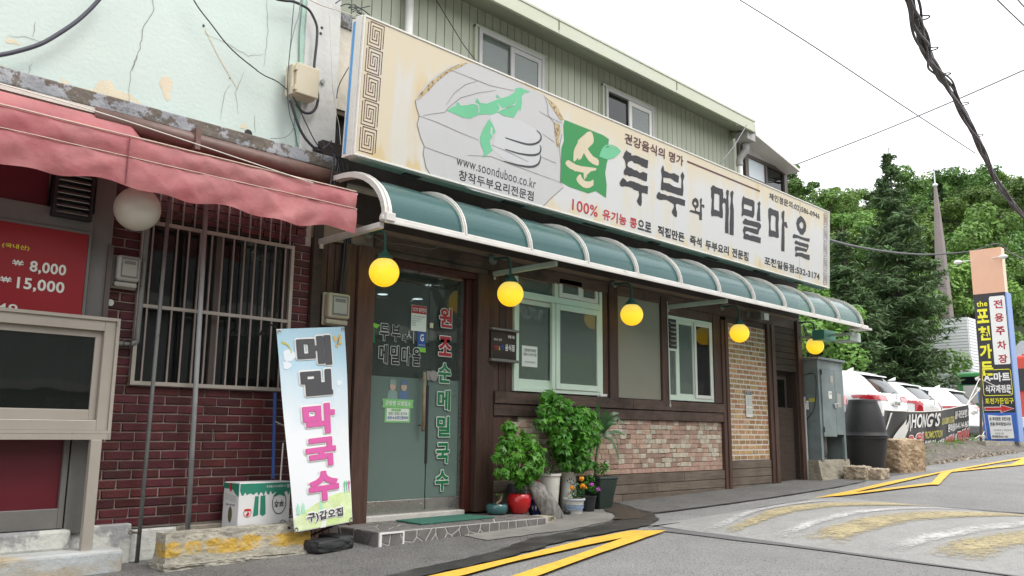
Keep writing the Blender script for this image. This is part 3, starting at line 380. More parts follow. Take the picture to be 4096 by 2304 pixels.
# ---------------------------------------------------------------- helpers
class MB:
    def __init__(s): s.v = []; s.f = []
    def add(s, vs_, fs_):
        o = len(s.v); s.v += [tuple(map(float, q)) for q in vs_]; s.f += [tuple(o+i for i in f) for f in fs_]; return s
    def hexa(s, p): return s.add(p, [(0,3,2,1),(4,5,6,7),(0,1,5,4),(1,2,6,5),(2,3,7,6),(3,0,4,7)])
    def box(s, x0, x1, y0, y1, z0, z1): return s.hexa([(x0,y0,z0),(x1,y0,z0),(x1,y1,z0),(x0,y1,z0),(x0,y0,z1),(x1,y0,z1),(x1,y1,z1),(x0,y1,z1)])
    def obox(s, c, dx, dy, dz, ax=(1,0,0), ay=(0,1,0), az=(0,0,1)):
        c, ax, ay, az = Vector(c), Vector(ax), Vector(ay), Vector(az)
        return s.hexa([c+ax*dx*i+ay*dy*j+az*dz*k for k in (-.5,.5) for i, j in ((-.5,-.5),(.5,-.5),(.5,.5),(-.5,.5))])
    def tube(s, pts, r, n=8, cap=True, r2=None):
        pts = [Vector(p) for p in pts]; m = len(pts); rings = []; prev = None
        for i, p in enumerate(pts):
            t = (pts[min(i+1, m-1)]-pts[max(i-1, 0)]).normalized()
            if prev is None: a = t.orthogonal().normalized()
            else: a = (prev-t*prev.dot(t)).normalized()
            prev = a; b = t.cross(a); rr = r if r2 is None else r+(r2-r)*i/(m-1)
            rings.append([p+(a*math.cos(2*math.pi*k/n)+b*math.sin(2*math.pi*k/n))*rr for k in range(n)])
        v = [q for g in rings for q in g]; f = [(i*n+k, i*n+(k+1)%n, (i+1)*n+(k+1)%n, (i+1)*n+k) for i in range(m-1) for k in range(n)]
        if cap: f += [tuple(reversed(range(n))), tuple((m-1)*n+k for k in range(n))]
        return s.add(v, f)
    def lathe(s, c, prof, n=24, ax='z'):
        v = []
        for r, h in prof:
            for k in range(n):
                a = 2*math.pi*k/n; q = (r*math.cos(a), r*math.sin(a), h)
                if ax == 'y': q = (q[0], q[2], q[1])
                v.append((c[0]+q[0], c[1]+q[1], c[2]+q[2]))
        m = len(prof); f = [(i*n+k, i*n+(k+1)%n, (i+1)*n+(k+1)%n, (i+1)*n+k) for i in range(m-1) for k in range(n)]
        if ax == 'y': f = [tuple(reversed(q)) for q in f]
        return s.add(v, f)
    def poly(s, pts3): return s.add(pts3, [tuple(range(len(pts3)))])
    def sphere(s, c, r, n=24, m=14, sz=1):
        return s.lathe(c, [(max(1e-4, r*math.sin(math.pi*i/m)), -r*sz*math.cos(math.pi*i/m)) for i in range(m+1)], n)
def mesh(name, mb, m, smooth=False):
    me = bpy.data.meshes.new(name); me.from_pydata(mb.v, [], mb.f); me.update()
    if m: me.materials.append(M[m] if isinstance(m, str) else m)
    if smooth: me.shade_smooth()
    return me
def link(name, me, parent=None, local=False, kind=None, label=None):
    o = bpy.data.objects.new(name, me); COL.objects.link(o)
    if parent is not None:
        o.parent = parent
        if parent.type == 'EMPTY' and not local: o.location = -parent.location
    if kind: o['kind'] = kind
    if label: o['label'] = label
    return o
def O(name, mb, m, parent=None, smooth=False, bevel=0, seg=2, **k):
    o = link(name, mesh(name, mb, m, smooth), parent, **k)
    if bevel:
        b = o.modifiers.new('bevel', 'BEVEL'); b.width = bevel; b.segments = seg; b.limit_method = 'ANGLE'; b.harden_normals = False
    return o
def tag(o, label, cat, group=None, kind=None):
    if label: o['label'] = label
    if cat: o['category'] = cat
    if group: o['group'] = group
    if kind: o['kind'] = kind
    return o
def thing(name, label, cat, loc=(0,0,0), group=None):
    o = bpy.data.objects.new(name, None); COL.objects.link(o); o.location = loc; o.empty_display_size = .1
    return tag(o, label, cat, group)
def struct(name, mb, m, **k): return tag(O(name, mb, m, **k), None, None, kind='structure')
def copy_tree(o, parent=None):
    c = o.copy(); COL.objects.link(c); c.parent = parent
    for ch in list(o.children): copy_tree(ch, c)
    return c
def smooth_path(pts, n=4):
    P = [Vector(p) for p in pts]; out = []
    for i in range(len(P)-1):
        p0, p1, p2, p3 = P[max(i-1,0)], P[i], P[i+1], P[min(i+2,len(P)-1)]
        for k in range(n):
            t = k/n; out.append(.5*((2*p1)+(p2-p0)*t+(2*p0-5*p1+4*p2-p3)*t*t+(3*p1-p0-3*p2+p3)*t**3))
    return out+[P[-1]]
def smooth2(pts, n=5):
    return [(q.x, q.y) for q in smooth_path([(a, b, 0) for a, b in pts], n)]
def gz(x, y): return -1.174+.0235*min(max(x, -8), 40)+.03*max(min(y, 7), -12)
# flat print: a line of lettering fitted to a rectangle of some surface
FR = lambda y: (lambda u, v, w=0: (u, y-w, v))                   # a vertical plane facing the street
def text(body, u0, u1, v0, v1, frame, m, parent, bold=0., w=.003, name='lettering', slant=0., rot=False, local=False, hscale=None, mirror=False, cuts=0, spread=None):
    if frame.__name__ in ('FB', 'FP'): cuts = cuts or 10
    c = bpy.data.curves.new('t', 'FONT'); c.body = body; c.offset = bold; c.resolution_u = 3; c.fill_mode = 'FRONT'
    c.space_character = 1.06 if bold else 1
    o = bpy.data.objects.new('t', c); COL.objects.link(o); dg = bpy.context.evaluated_depsgraph_get()
    me = bpy.data.meshes.new_from_object(o.evaluated_get(dg)); bpy.data.objects.remove(o); bpy.data.curves.remove(c)
    if cuts:      # slice the letters into a grid so that they follow the folds of the cloth
        import bmesh
        bm = bmesh.new(); bm.from_mesh(me); xs_ = [v.co.x for v in bm.verts]; ys_ = [v.co.y for v in bm.verts]
        for ax, (a, b) in ((0, (min(xs_), max(xs_))), (1, (min(ys_), max(ys_)))):
            for k in range(1, cuts):
                co = [0, 0, 0]; no = [0, 0, 0]; co[ax] = a+(b-a)*k/cuts; no[ax] = 1; bmesh.ops.bisect_plane(bm, geom=bm.verts[:]+bm.edges[:]+bm.faces[:], plane_co=co, plane_no=no)
        bm.to_mesh(me); bm.free()
    n = len(me.vertices)
    if not n: return None
    a = np.empty(n*3, 'f'); me.vertices.foreach_get('co', a); a = a.reshape(-1, 3)
    a[:, 0] += a[:, 1]*slant
    mn, mxx = a.min(0), a.max(0); k = (a-mn)/np.maximum(mxx-mn, 1e-6)
    if rot: k = 1-k
    if mirror: k[:, 0] = 1-k[:, 0]
    U = u0+(u1-u0)*k[:, 0]; V = v0+(v1-v0)*k[:, 1]
    if spread:    # the same letters stamped round a small circle: an even outline that keeps every counter open
        F_ = [tuple(p.vertices) for p in me.polygons]; mb = MB()
        for k_ in range(13):
            du, dv = (0, 0) if k_ == 12 else (spread[0]*math.cos(k_*math.pi/6), spread[1]*math.sin(k_*math.pi/6))
            mb.add([frame(float(U[i])+du, float(V[i])+dv, w+.00012*k_) for i in range(n)], F_)
        bpy.data.meshes.remove(me); me = bpy.data.meshes.new(name); me.from_pydata(mb.v, [], mb.f)
    else:
        q = np.array([frame(float(U[i]), float(V[i]), w) for i in range(n)], 'f'); me.vertices.foreach_set('co', q.ravel())
    me.materials.append(M[m]); me.update(); me.name = name
    return link(name, me, parent, local=local)
def decal(polys, frame, m, parent, name, w=.002, local=False):
    mb = MB()
    for p in polys:
        if frame.__name__ in ('FB', 'FP'):
            import bmesh
            bm = bmesh.new(); bm.faces.new([bm.verts.new((u, v, 0)) for u, v in p]); us = [u for u, v in p]; vv = [v for u, v in p]
            for ax, (a, b) in ((0, (min(us), max(us))), (1, (min(vv), max(vv)))):
                for k in range(1, 9):
                    co = [0, 0, 0]; no = [0, 0, 0]; co[ax] = a+(b-a)*k/9; no[ax] = 1; bmesh.ops.bisect_plane(bm, geom=bm.verts[:]+bm.edges[:]+bm.faces[:], plane_co=co, plane_no=no)
            bm.verts.index_update(); mb.add([frame(q.co.x, q.co.y, w) for q in bm.verts], [tuple(q.index for q in f.verts) for f in bm.faces]); bm.free()
        else: mb.poly([frame(u, v, w) for u, v in p])
    return O(name, mb, m, parent, local=local)
def stroke(pts, wd, frame, m, parent, name, w=.004, taper=False, local=False, mb=None):
    own = mb is None; mb = mb or MB(); n = len(pts); L_, R_ = [], []
    for i, p in enumerate(pts):
        a, b = pts[max(i-1, 0)], pts[min(i+1, n-1)]; dx, dy = b[0]-a[0], b[1]-a[1]; l = math.hypot(dx, dy) or 1
        h = wd/2*(1 if not taper else (.35+.65*math.sin(math.pi*(i+.5)/n)))
        L_.append(frame(p[0]-dy/l*h, p[1]+dx/l*h, w)); R_.append(frame(p[0]+dy/l*h, p[1]-dx/l*h, w))
    mb.add(L_+R_, [(i, i+n, i+n+1, i+1) for i in range(n-1)])
    if own: return O(name, mb, m, parent, local=local)
def rag(pts, amp, step):       # a polyline with frayed edges, for paint and stains
    out = []; n = len(pts)
    for i in range(n):
        a, b = pts[i], pts[(i+1) % n]; l = math.hypot(b[0]-a[0], b[1]-a[1]); k = max(1, int(l/step))
        for j in range(k):
            t = j/k; s = 0 if j == 0 else 1
            out.append((a[0]+(b[0]-a[0])*t+random.uniform(-amp, amp)*s, a[1]+(b[1]-a[1])*t+random.uniform(-amp, amp)*s))
    return out
from mathutils.geometry import tessellate_polygon
def ground_sheet(name, pts, m, lift, amp=0, step=.3, kind='structure', zf=None):
    pts = rag(pts, amp, step) if amp else rag(pts, 0, step)
    zf = zf or gz; v = [(x, y, zf(x, y)+lift) for x, y in pts]
    t = tessellate_polygon([[Vector((x, y, 0)) for x, y, z in v]])
    mb = MB(); mb.add(v, [tuple(q) for q in t]); me = mesh(name, mb, m)
    import bmesh
    bm = bmesh.new(); bm.from_mesh(me); bmesh.ops.recalc_face_normals(bm, faces=bm.faces)
    for f in bm.faces:
        if f.normal.z < 0: f.normal_flip()
    bm.to_mesh(me); bm.free()
    return link(name, me, kind=kind)
def frame_bars(mb, x0, x1, z0, z1, y0, y1, t, tb=None):            # rectangular frame, butted at the corners
    tb = tb or t
    return mb.box(x0, x0+t, y0, y1, z0, z1).box(x1-t, x1, y0, y1, z0, z1).box(x0+t, x1-t, y0, y1, z1-t, z1).box(x0+t, x1-t, y0, y1, z0, z0+tb)
def brick_mesh(w, h, d, name, m, ch=.005, jit=.002):
    v = []; j = lambda: random.uniform(-jit, jit)
    for (ww, hh, y) in ((w/2, h/2, 0), (w/2, h/2, -d+ch), (w/2-ch, h/2-ch, -d)):
        for sx, sz in ((-1,-1),(1,-1),(1,1),(-1,1)): v.append((sx*ww+j(), y+j()*.6, sz*hh+j()))
    f = [(0,1,5,4),(1,2,6,5),(2,3,7,6),(3,0,4,7),(4,5,9,8),(5,6,10,9),(6,7,11,10),(7,4,8,11),(8,9,10,11)]
    mb = MB(); mb.add(v, f); return mesh(name, mb, m)
def rock_mb(c, sx, sy, sz, seed=0, amp=.12, n=5, sq=.55, rz=0):
    R = random.Random(seed); mb = MB(); v = []; f = []; idx = {}
    def pt(p):
        k = tuple(round(q, 4) for q in p)
        if k in idx: return idx[k]
        q = Vector(p); l = q.length; s = q/max(abs(q.x), abs(q.y), abs(q.z)); q = q.normalized().lerp(s, sq)
        h = R.uniform(1-amp, 1+amp*.6); ca, sa = math.cos(rz), math.sin(rz); x, y, z = q.x*sx/2*h, q.y*sy/2*h, q.z*sz/2*(1+(h-1)*.6)
        idx[k] = len(v); v.append((c[0]+x*ca-y*sa, c[1]+x*sa+y*ca, c[2]+z)); return idx[k]
    for ax in range(3):
        for sg in (-1, 1):
            for i in range(n):
                for j in range(n):
                    q = []
                    for a, b in ((i,j),(i+1,j),(i+1,j+1),(i,j+1)):
                        p = [0,0,0]; p[ax] = sg; p[(ax+1)%3] = -1+2*a/n; p[(ax+2)%3] = -1+2*b/n; q.append(pt(p))
                    f.append(tuple(q) if sg > 0 else tuple(reversed(q)))
    return mb.add(v, f)
def weather(o, strength, size, lv=2, seed=0):      # break up the faces of a stone
    s = o.modifiers.new('s', 'SUBSURF'); s.subdivision_type = 'SIMPLE'; s.levels = s.render_levels = lv
    for k, (st, sz) in enumerate(((strength, size), (strength*.45, size*.3))):
        t = bpy.data.textures.new('grain', 'CLOUDS'); t.noise_scale = sz; t.noise_depth = 4; d = o.modifiers.new('d', 'DISPLACE'); d.texture = t; d.strength = st; d.texture_coords = 'GLOBAL'; d.mid_level = .5
    return o
# leaves: a quad, or a lobed blade, at every point
def leaves(name, P, N, S, m, parent=None, shape='quad', **k):
    P = np.asarray(P, 'f'); N = np.asarray(N, 'f'); n = len(P); N = N/np.maximum(np.linalg.norm(N, axis=1, keepdims=True), 1e-6)
    R = rng.normal(size=(n, 3)); A = np.cross(N, R); A /= np.maximum(np.linalg.norm(A, axis=1, keepdims=True), 1e-6); B = np.cross(N, A); S = np.broadcast_to(np.asarray(S, 'f'), (n,))[:, None]
    if shape == 'quad': T = [(-.5, 0, 0), (0, -.32, .06), (.5, 0, 0), (0, .32, .06)]
    elif shape == 'long': T = [(-.5, 0, 0), (-.1, -.10, .02), (.6, 0, -.06), (-.1, .10, .02)]
    elif shape == 'lobe':
        T = []; 
        for i in range(10):
            a = 2*math.pi*i/10; rr = (.55 if i % 2 == 0 else .22) if i else .18
            T.append((rr*math.cos(a), rr*math.sin(a), -.10*rr if i % 2 == 0 else .05))
    q = len(T); V = np.concatenate([P[:, None, :]+S[:, None]*(A[:, None]*t[0]+B[:, None]*t[1]+N[:, None]*t[2]) for t in T], axis=1).reshape(-1, 3)
    me = bpy.data.meshes.new(name); me.vertices.add(n*q); me.vertices.foreach_set('co', V.astype('f').ravel())
    me.loops.add(n*q); me.loops.foreach_set('vertex_index', np.arange(n*q, dtype='i')); me.polygons.add(n)
    me.polygons.foreach_set('loop_start', np.arange(0, n*q, q, dtype='i')); me.update(calc_edges=True); me.validate()
    me.materials.append(M[m]); return link(name, me, parent, **k)
def clump_points(centers, radii, per, flat=.8, up=.5):
    P, N = [], []
    for c, r in zip(centers, radii):
        d = rng.normal(size=(per, 3)); d /= np.linalg.norm(d, axis=1, keepdims=True); rr = r*rng.uniform(.72, 1.08, (per, 1))
        P.append(np.array(c)+d*rr*np.array([1, 1, flat])); nn = d+rng.normal(scale=.55, size=(per, 3)); nn[:, 2] += up; N.append(nn)
    return np.concatenate(P), np.concatenate(N)

# ---------------------------------------------------------------- ground, road and painted markings
mb = MB(); xs = [-60, -20, -8] + [-8+1.5*i for i in range(1, 33)] + [60, 90, 140, 250, 600]; ys = [-300, -80, -30, -12, -8, -4, 0, 3, 7, 12, 20, 40, 90, 300]
mb.add([(x, y, gz(x, y)) for y in ys for x in xs], [(j*len(xs)+i, j*len(xs)+i+1, (j+1)*len(xs)+i+1, (j+1)*len(xs)+i) for j in range(len(ys)-1) for i in range(len(xs)-1)])
struct('road', mb, 'asphalt')
ground_sheet('pavement', [(-6, 6.6), (-6, 4.4), (1, 4.45), (3.8, 4.66), (5.3, 4.95), (6.6, 5.3), (7.3, 5.45), (8.5, 5.36), (9.8, 5.33), (11.8, 5.40), (14, 5.62), (16.3, 5.75), (16.6, 6.6), (16.6, 7.2), (-6, 7.2)], 'apron', .004, .012, .25)
ground_sheet('concrete_pad', [(5.0, 5.28), (6.0, 5.22), (6.95, 5.38), (7.35, 5.75), (7.75, 6.25), (7.75, 6.5), (5.0, 6.5)], 'concrete_pad', .010, .018, .12)
ground_sheet('wet_gutter', [(-2, 4.5), (2, 4.52), (3.7, 4.70), (4.7, 4.86), (5.3, 5.10), (5.9, 5.14), (6.5, 5.24), (6.95, 5.34), (7.15, 5.5), (7.4, 5.9), (7.7, 6.27), (7.95, 6.26), (7.7, 5.8), (7.55, 5.45), (7.2, 5.1), (6.75, 4.90), (6.2, 4.88), (5.3, 4.80), (4.5, 4.60), (3.6, 4.5), (2, 4.35), (-2, 4.3)], 'wet', .014, .02, .10)
ground_sheet('wet_gutter', [(6.75, 5.35), (7.05, 5.22), (7.35, 5.35), (7.5, 5.7), (7.65, 6.1), (7.3, 5.9), (7.0, 5.5)], 'wetbrown', .018, .02, .08)
ground_sheet('asphalt_joint', [(7.05, 5.42), (7.6, 5.375), (8.5, 5.335), (9.8, 5.31), (11.8, 5.365), (13.2, 5.5), (13.2, 5.53), (11.8, 5.40), (9.8, 5.345), (8.5, 5.37), (7.6, 5.42), (7.1, 5.48)], 'crackline', .012, .008, .15)
ground_sheet('asphalt_joint', [(6.7, 4.86), (7.45, 4.76), (8.9, 4.90), (10.1, 4.93), (10.1, 4.945), (8.9, 4.92), (7.45, 4.785), (6.7, 4.89)], 'crackline', .012, .006, .15)
YL = 'yellow road line'
ground_sheet('road_line', [(-3, 4.02), (2.4, 4.28), (3.81, 4.47), (4.56, 4.56), (5.6, 4.74), (6.3, 4.79), (6.57, 4.585), (5.93, 4.585), (5.36, 4.545), (4.44, 4.44), (3.9, 4.33), (2.4, 4.16), (-3, 3.92)], 'yellow_paint', .020, .004, .2)
ground_sheet('road_line', [(0, 3.2), (3.2, 3.86), (4.22, 4.12), (5.13, 4.35), (5.92, 4.572), (6.56, 4.575), (5.2, 4.245), (4.34, 4.01), (3.3, 3.74), (0, 3.06)], 'yellow_paint', .022, .004, .2)
ground_sheet('road_line', [(10.22, 4.93), (11.38, 5.01), (13.36, 5.22), (16.32, 5.40), (19.5, 5.55), (22.1, 5.66), (28, 5.8), (28, 5.66), (22.1, 5.54), (19.37, 5.44), (16.68, 5.32), (15.9, 5.31), (13.2, 5.06), (11.27, 4.89), (10.84, 4.82)], 'yellow_paint', .020, .005, .3)
ground_sheet('road_line', [(10.84, 4.81), (11.27, 4.885), (13.69, 4.72), (15.75, 5.28), (16.6, 5.33), (15.95, 5.18), (13.44, 4.54), (13.34, 4.62)], 'yellow_paint', .022, .005, .3)
ground_sheet('road_line', [(16.2, 5.24), (16.68, 5.32), (19.37, 5.14), (21.9, 5.56), (22.6, 5.58), (20.3, 4.98), (19.4, 4.96)], 'yellow_paint', .022, .005, .3)
ground_sheet('asphalt_joint', [(6.55, 4.72), (6.75, 4.74), (6.93, 3.6), (7.05, 2.2), (7.1, -6), (6.78, -6), (6.78, 2.1), (6.72, 3.3)], 'tar', .008, .012, .2)
ground_sheet('asphalt_joint', [(10.45, 4.6), (10.6, 3.6), (10.8, 2.6), (10.9, -6), (10.94, -6), (10.85, 2.6), (10.65, 3.6), (10.5, 4.62)], 'crackline', .008, .008, .2)
# the speed hump is really raised, its worn stripes follow it
def hump_z(x, y):
    t = (x-6.82)/(10.62-6.82); e = max(0, min(1, (4.93-y)/.5)); return gz(x, y)+.085*max(0, math.sin(math.pi*min(1, max(0, t))))**.8*e
mb = MB(); hx = [6.80+.12*i for i in range(33)]; hy = [4.92, 4.85, 4.75, 4.6, 4.4, 4, 3.5, 3, 2, 1, 0, -2, -6]
mb.add([(x, y, hump_z(x, y)+.006) for y in hy for x in hx], [(j*33+i+1, j*33+i, (j+1)*33+i, (j+1)*33+i+1) for j in range(12) for i in range(32)])
struct('speed_hump', mb, 'hump', smooth=True)
def stripe(name, near, far, m, lift):      # strip between two polylines (x sorted)
    mb = MB(); n = 26; V = []
    x0, x1 = max(near[0][0], far[0][0]), min(near[-1][0], far[-1][0])
    for i in range(n+1):
        x = x0+(x1-x0)*i/n
        a = np.interp(x, [p[0] for p in near], [p[1] for p in near])+random.uniform(-.015, .015); b = np.interp(x, [p[0] for p in far], [p[1] for p in far])+random.uniform(-.015, .015)
        for k in range(5): y = a+(b-a)*k/4; V.append((x, y, hump_z(x, y)+lift))
    mb.add(V, [(i*5+k, (i+1)*5+k, (i+1)*5+k+1, i*5+k+1) for i in range(n) for k in range(4)]); o = struct(name, mb, m, smooth=True); a_ = o.data.attributes.new('wear', 'FLOAT', 'POINT'); a_.data.foreach_set('value', [max((1, .15, 0, .15, 1)[j % 5], 1-min(j//5, n-j//5)/3) for j in range(len(mb.v))])
stripe('hump_stripe', [(6.84, 4.32), (7.2, 4.30), (8.22, 4.49), (9.13, 4.42), (10.0, 4.32)], [(6.84, 4.40), (7.1, 4.42), (8.2, 4.72), (8.98, 4.87), (9.98, 4.80)], 'white_worn', .012)
stripe('hump_stripe', [(6.86, 4.08), (7.61, 4.13), (8.45, 4.14), (9.26, 3.94), (10.1, 3.66), (10.5, 3.5)], [(6.86, 4.30), (7.2, 4.28), (8.22, 4.46), (9.13, 4.39), (10.1, 4.12), (10.5, 3.9)], 'yellow_worn', .014)
stripe('hump_stripe', [(6.95, 3.64), (7.8, 3.66), (8.6, 3.66), (9.6, 3.48), (10.5, 3.2)], [(6.95, 3.80), (7.8, 3.84), (8.6, 3.84), (9.6, 3.66), (10.5, 3.36)], 'white_worn', .012)
stripe('hump_stripe', [(7.0, 3.15), (7.5, 3.18), (8.52, 3.07), (9.6, 2.7), (10.55, 2.35)], [(7.0, 3.60), (8.33, 3.55), (9.34, 3.40), (10.55, 2.85)], 'yellow_worn', .014)
stripe('hump_stripe', [(7.02, 2.66), (7.7, 2.58), (8.8, 2.3), (10.5, 1.7)], [(7.02, 2.86), (7.7, 2.84), (8.8, 2.60), (10.5, 2.1)], 'white_worn', .012)
stripe('hump_stripe', [(7.04, 2.1), (7.7, 2.05), (8.8, 1.6), (10.5, .9)], [(7.04, 2.58), (7.7, 2.52), (8.8, 2.22), (10.5, 1.6)], 'yellow_worn', .014)
stripe('hump_stripe', [(7.04, 1.6), (8.8, 1.1), (10.5, .4)], [(7.04, 1.8), (8.8, 1.35), (10.5, .7)], 'white_worn', .012)
ground_sheet('asphalt_crack', [(6.98, 1.65), (7.6, 1.62), (8.2, 1.35), (8.9, 1.22), (9.5, .9), (9.5, .915), (8.9, 1.24), (8.2, 1.37), (7.6, 1.645), (6.98, 1.67)], 'crackline', .020, .01, .1, zf=hump_z)
# ---------------------------------------------------------------- left building: mint plaster above, dark red brick shop front below
LB = thing('shop_building', 'old single-storey building with cracked mint plaster above and dark red brick shopfront below', 'building', (2, 6.4, -1))
O('wall', MB().box(-6, 2.13, 6.36, 6.6, -1.2, 2.3).box(2.13, 3.8, 6.312, 6.6, -.70, .30).box(2.13, 2.36, 6.312, 6.6, .30, 2.2).box(3.63, 3.8, 6.312, 6.6, .30, 2.2).box(2.36, 3.63, 6.312, 6.6, 1.62, 2.2), 'mortar', LB)
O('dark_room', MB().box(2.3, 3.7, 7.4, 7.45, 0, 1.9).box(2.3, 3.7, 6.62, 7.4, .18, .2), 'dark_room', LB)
# brick courses, window opening left out
bms = [brick_mesh(.192, .0575, .020, 'brick', 'brick_red') for _ in range(4)]; half = [brick_mesh(.09, .0575, .020, 'brick', 'brick_red') for _ in range(3)]
cnt = 0; extra = MB(); rows = int((2.18+.69)/.0668)
for r in range(rows):
    z = -.69+.0334+r*.0668; off = (r % 2)*.101+.005*(r % 3)
    x = 2.13+.1-off if off < .1 else 2.13
    xs_ = []; cur = 2.135
    if r % 2: xs_.append((cur+.045, 'h')); cur += .1
    while cur < 3.80-.06:
        if cur+.192 <= 3.803: xs_.append((cur+.096, 'f')); cur += .202
        else: xs_.append((cur+.045, 'h')); cur += .1
    for xc, t in xs_:
        if .31 < z < 1.60 and 2.2 < xc: continue
        if .31 < z < 1.60: continue
        me = random.choice(bms if t == 'f' else half)
        if z > 1.62: extra.box(xc-(.096 if t == 'f' else .045), xc+(.096 if t == 'f' else .045), 6.292, 6.312, z-.028, z+.028); continue
        if cnt >= 300: continue
        o = link('brick', me, LB); o.location = (xc-LB.location.x, 6.321-LB.location.y+random.uniform(-.002, .002), z-LB.location.z); cnt += 1
for r in range(rows):       # the narrow strips left and right of the window
    z = -.69+.0334+r*.0668
    if not .31 < z < 1.60: continue
    for a, b, k in (((2.137, 2.352, 0), (3.636, 3.80, 0)) if r % 2 else ((2.137, 2.24, 1), (2.25, 2.352, 1), (3.636, 3.714, 1), (3.722, 3.80, 1))):
        if cnt < 300: o = link('brick', random.choice(half if k else bms), LB); o.location = ((a+b)/2-LB.location.x, 6.321-LB.location.y, z-LB.location.z); o.scale.x = (b-a-.004)/(.09 if k else .192); cnt += 1
        else: extra.box(a, b, 6.301, 6.314, z-.028, z+.028)
O('brick_courses', extra, 'brick_red', LB, kind='stuff')
# plinth, patches
O('plinth', MB().box(2.44, 3.8, 6.26, 6.4, -1.1, -.71).box(-6, 2.44, 6.24, 6.36, -1.1, -.66), 'plinth_white', LB, bevel=.01)
O('plinth_patch', MB().box(2.77, 3.2, 6.245, 6.27, -1.05, -.70), 'concrete_block', LB, bevel=.01)
# barred window
win = O('window', frame_bars(MB(), 2.36, 3.63, .30, 1.62, 6.36, 6.44, .03), 'frame_brown', LB)
O('pane', MB().box(2.39, 3.60, 6.40, 6.41, .33, 1.59), 'glass_dark', win); O('mullion', MB().box(2.98, 3.03, 6.37, 6.44, .33, 1.59), 'frame_brown', win)
gr = O('window_grille', frame_bars(MB(), 2.35, 3.62, .315, 1.545, 6.262, 6.285, .028).box(2.378, 3.592, 6.265, 6.283, .885, .91), 'alu_beige', LB)
for i in range(13):
    x = 2.43+i*.0925; O('grille_bar', MB().tube([(x, 6.272, .34), (x, 6.272, 1.52)], .0075, 6), 'bar_metal', gr)
for i in range(13):
    x = 2.46+i*.0925; O('grille_bar', MB().tube([(x, 6.262, 1.545), (x, 6.262, 2.1)], .006, 5), 'bar_metal', gr)
O('shelf', MB().box(2.4, 3.6, 6.47, 6.6, .33, .42), 'dark_room', win)
# dark pilaster and shopfront to its left
O('pilaster', MB().box(1.985, 2.125, 6.22, 6.36, -.70, 2.2), 'alu_dark', LB, bevel=.006)
O('pilaster_strip', MB().box(2.10, 2.135, 6.205, 6.22, -.66, 1.30), 'frame_brown', LB)
O('beam', MB().box(-3, 1.985, 6.20, 6.36, 1.36, 1.50), 'alu_dark', LB, bevel=.006)
O('fascia_panel', MB().box(-3, 1.68, 6.25, 6.36, 1.50, 2.15), 'red_panel', LB)
df = O('door_frame', frame_bars(MB(), 1.0, 1.975, -.66, -.02, 6.22, 6.30, .035, .13), 'alu_dark', LB, bevel=.004)
O('door_panel', MB().box(1.035, 1.94, 6.25, 6.28, -.53, -.055), 'red_panel', df)
O('sill_stone', MB().box(-3, 2.02, 6.17, 6.24, -.80, -.665), 'plinth_white', LB, bevel=.02)
# protruding sliding hatch
sw = O('serving_window', frame_bars(MB(), -.6, 2.165, -.015, .74, 6.10, 6.24, .075, .07), 'alu_beige', LB, bevel=.004)
O('window_sash', frame_bars(MB(), .9, 2.09, .055, .665, 6.135, 6.165, .045, .07), 'alu_beige', sw, bevel=.003)
O('window_sash', frame_bars(MB(), -.5, 1.0, .055, .665, 6.175, 6.205, .045, .07), 'alu_beige', sw)
O('pane', MB().box(.94, 2.05, 6.148, 6.152, .12, .625), 'glass_dark', sw)
O('window_edge', frame_bars(MB(), -.62, 2.185, -.035, .76, 6.086, 6.10, .022), 'alu_beige', sw)
O('lower_rail', MB().box(-.62, 2.18, 6.07, 6.10, -.075, -.037), 'alu_beige', sw)
for x, z in ((2.165, .735), (2.165, .71), (2.165, -.048), (2.165, -.064)): O('screw', MB().lathe((x, 6.068 if z < 0 else 6.084, z), [(.006, 0), (.006, .004), (.0001, .004)], 8, 'y'), 'black', sw)
O('curtain', MB().box(1.86, 1.92, 6.32, 6.34, .06, .66), 'curtain_teal', LB)
O('paper_scrap', MB().add([(1.80, 6.30, .14), (1.95, 6.32, .15), (1.93, 6.30, .20), (1.82, 6.30, .21)], [(0, 1, 2, 3)]), 'paper', LB)
O('leg', MB().box(2.05, 2.12, 6.05, 6.10, -.80, -.076), 'alu_beige', LB, bevel=.003)
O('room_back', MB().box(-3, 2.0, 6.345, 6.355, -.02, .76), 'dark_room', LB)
# price board
ms = thing('price_board', 'red backlit price board with white prices left of the dark pilaster', 'sign', (1, 6.2, 1.05))
O('board', MB().box(-1, 1.955, 6.19, 6.24, .745, 1.345), 'menu_red', ms); O('board_frame', frame_bars(MB(), -1, 1.975, .73, 1.36, 6.185, 6.25, .018), 'alu_dark', ms)
F = FR(6.19)
text('(국내산)', 1.43, 1.59, 1.165, 1.20, F, 'yellow_ink', ms, .01); 
def won(u0, u1, v0, v1, F, parent):
    text('W', u0, u0+.055, v0+.012, v1-.004, F, 'vinyl_white', parent, .03)
    decal([[(u0-.006, (v0+v1)/2+d), (u0+.061, (v0+v1)/2+d), (u0+.061, (v0+v1)/2+d+.006), (u0-.006, (v0+v1)/2+d+.006)] for d in (-.006, .008)], F, 'vinyl_white', parent, 'lettering', .004)
won(1.505, 1.56, 1.045, 1.10, F, ms); text('8,000', 1.605, 1.83, 1.018, 1.105, F, 'vinyl_white', ms, .025)
won(1.445, 1.50, .925, .98, F, ms); text('15,000', 1.54, 1.83, .895, .985, F, 'vinyl_white', ms, .025)
text('349', 1.38, 1.56, .735, .80, F, 'vinyl_white', ms, .012)
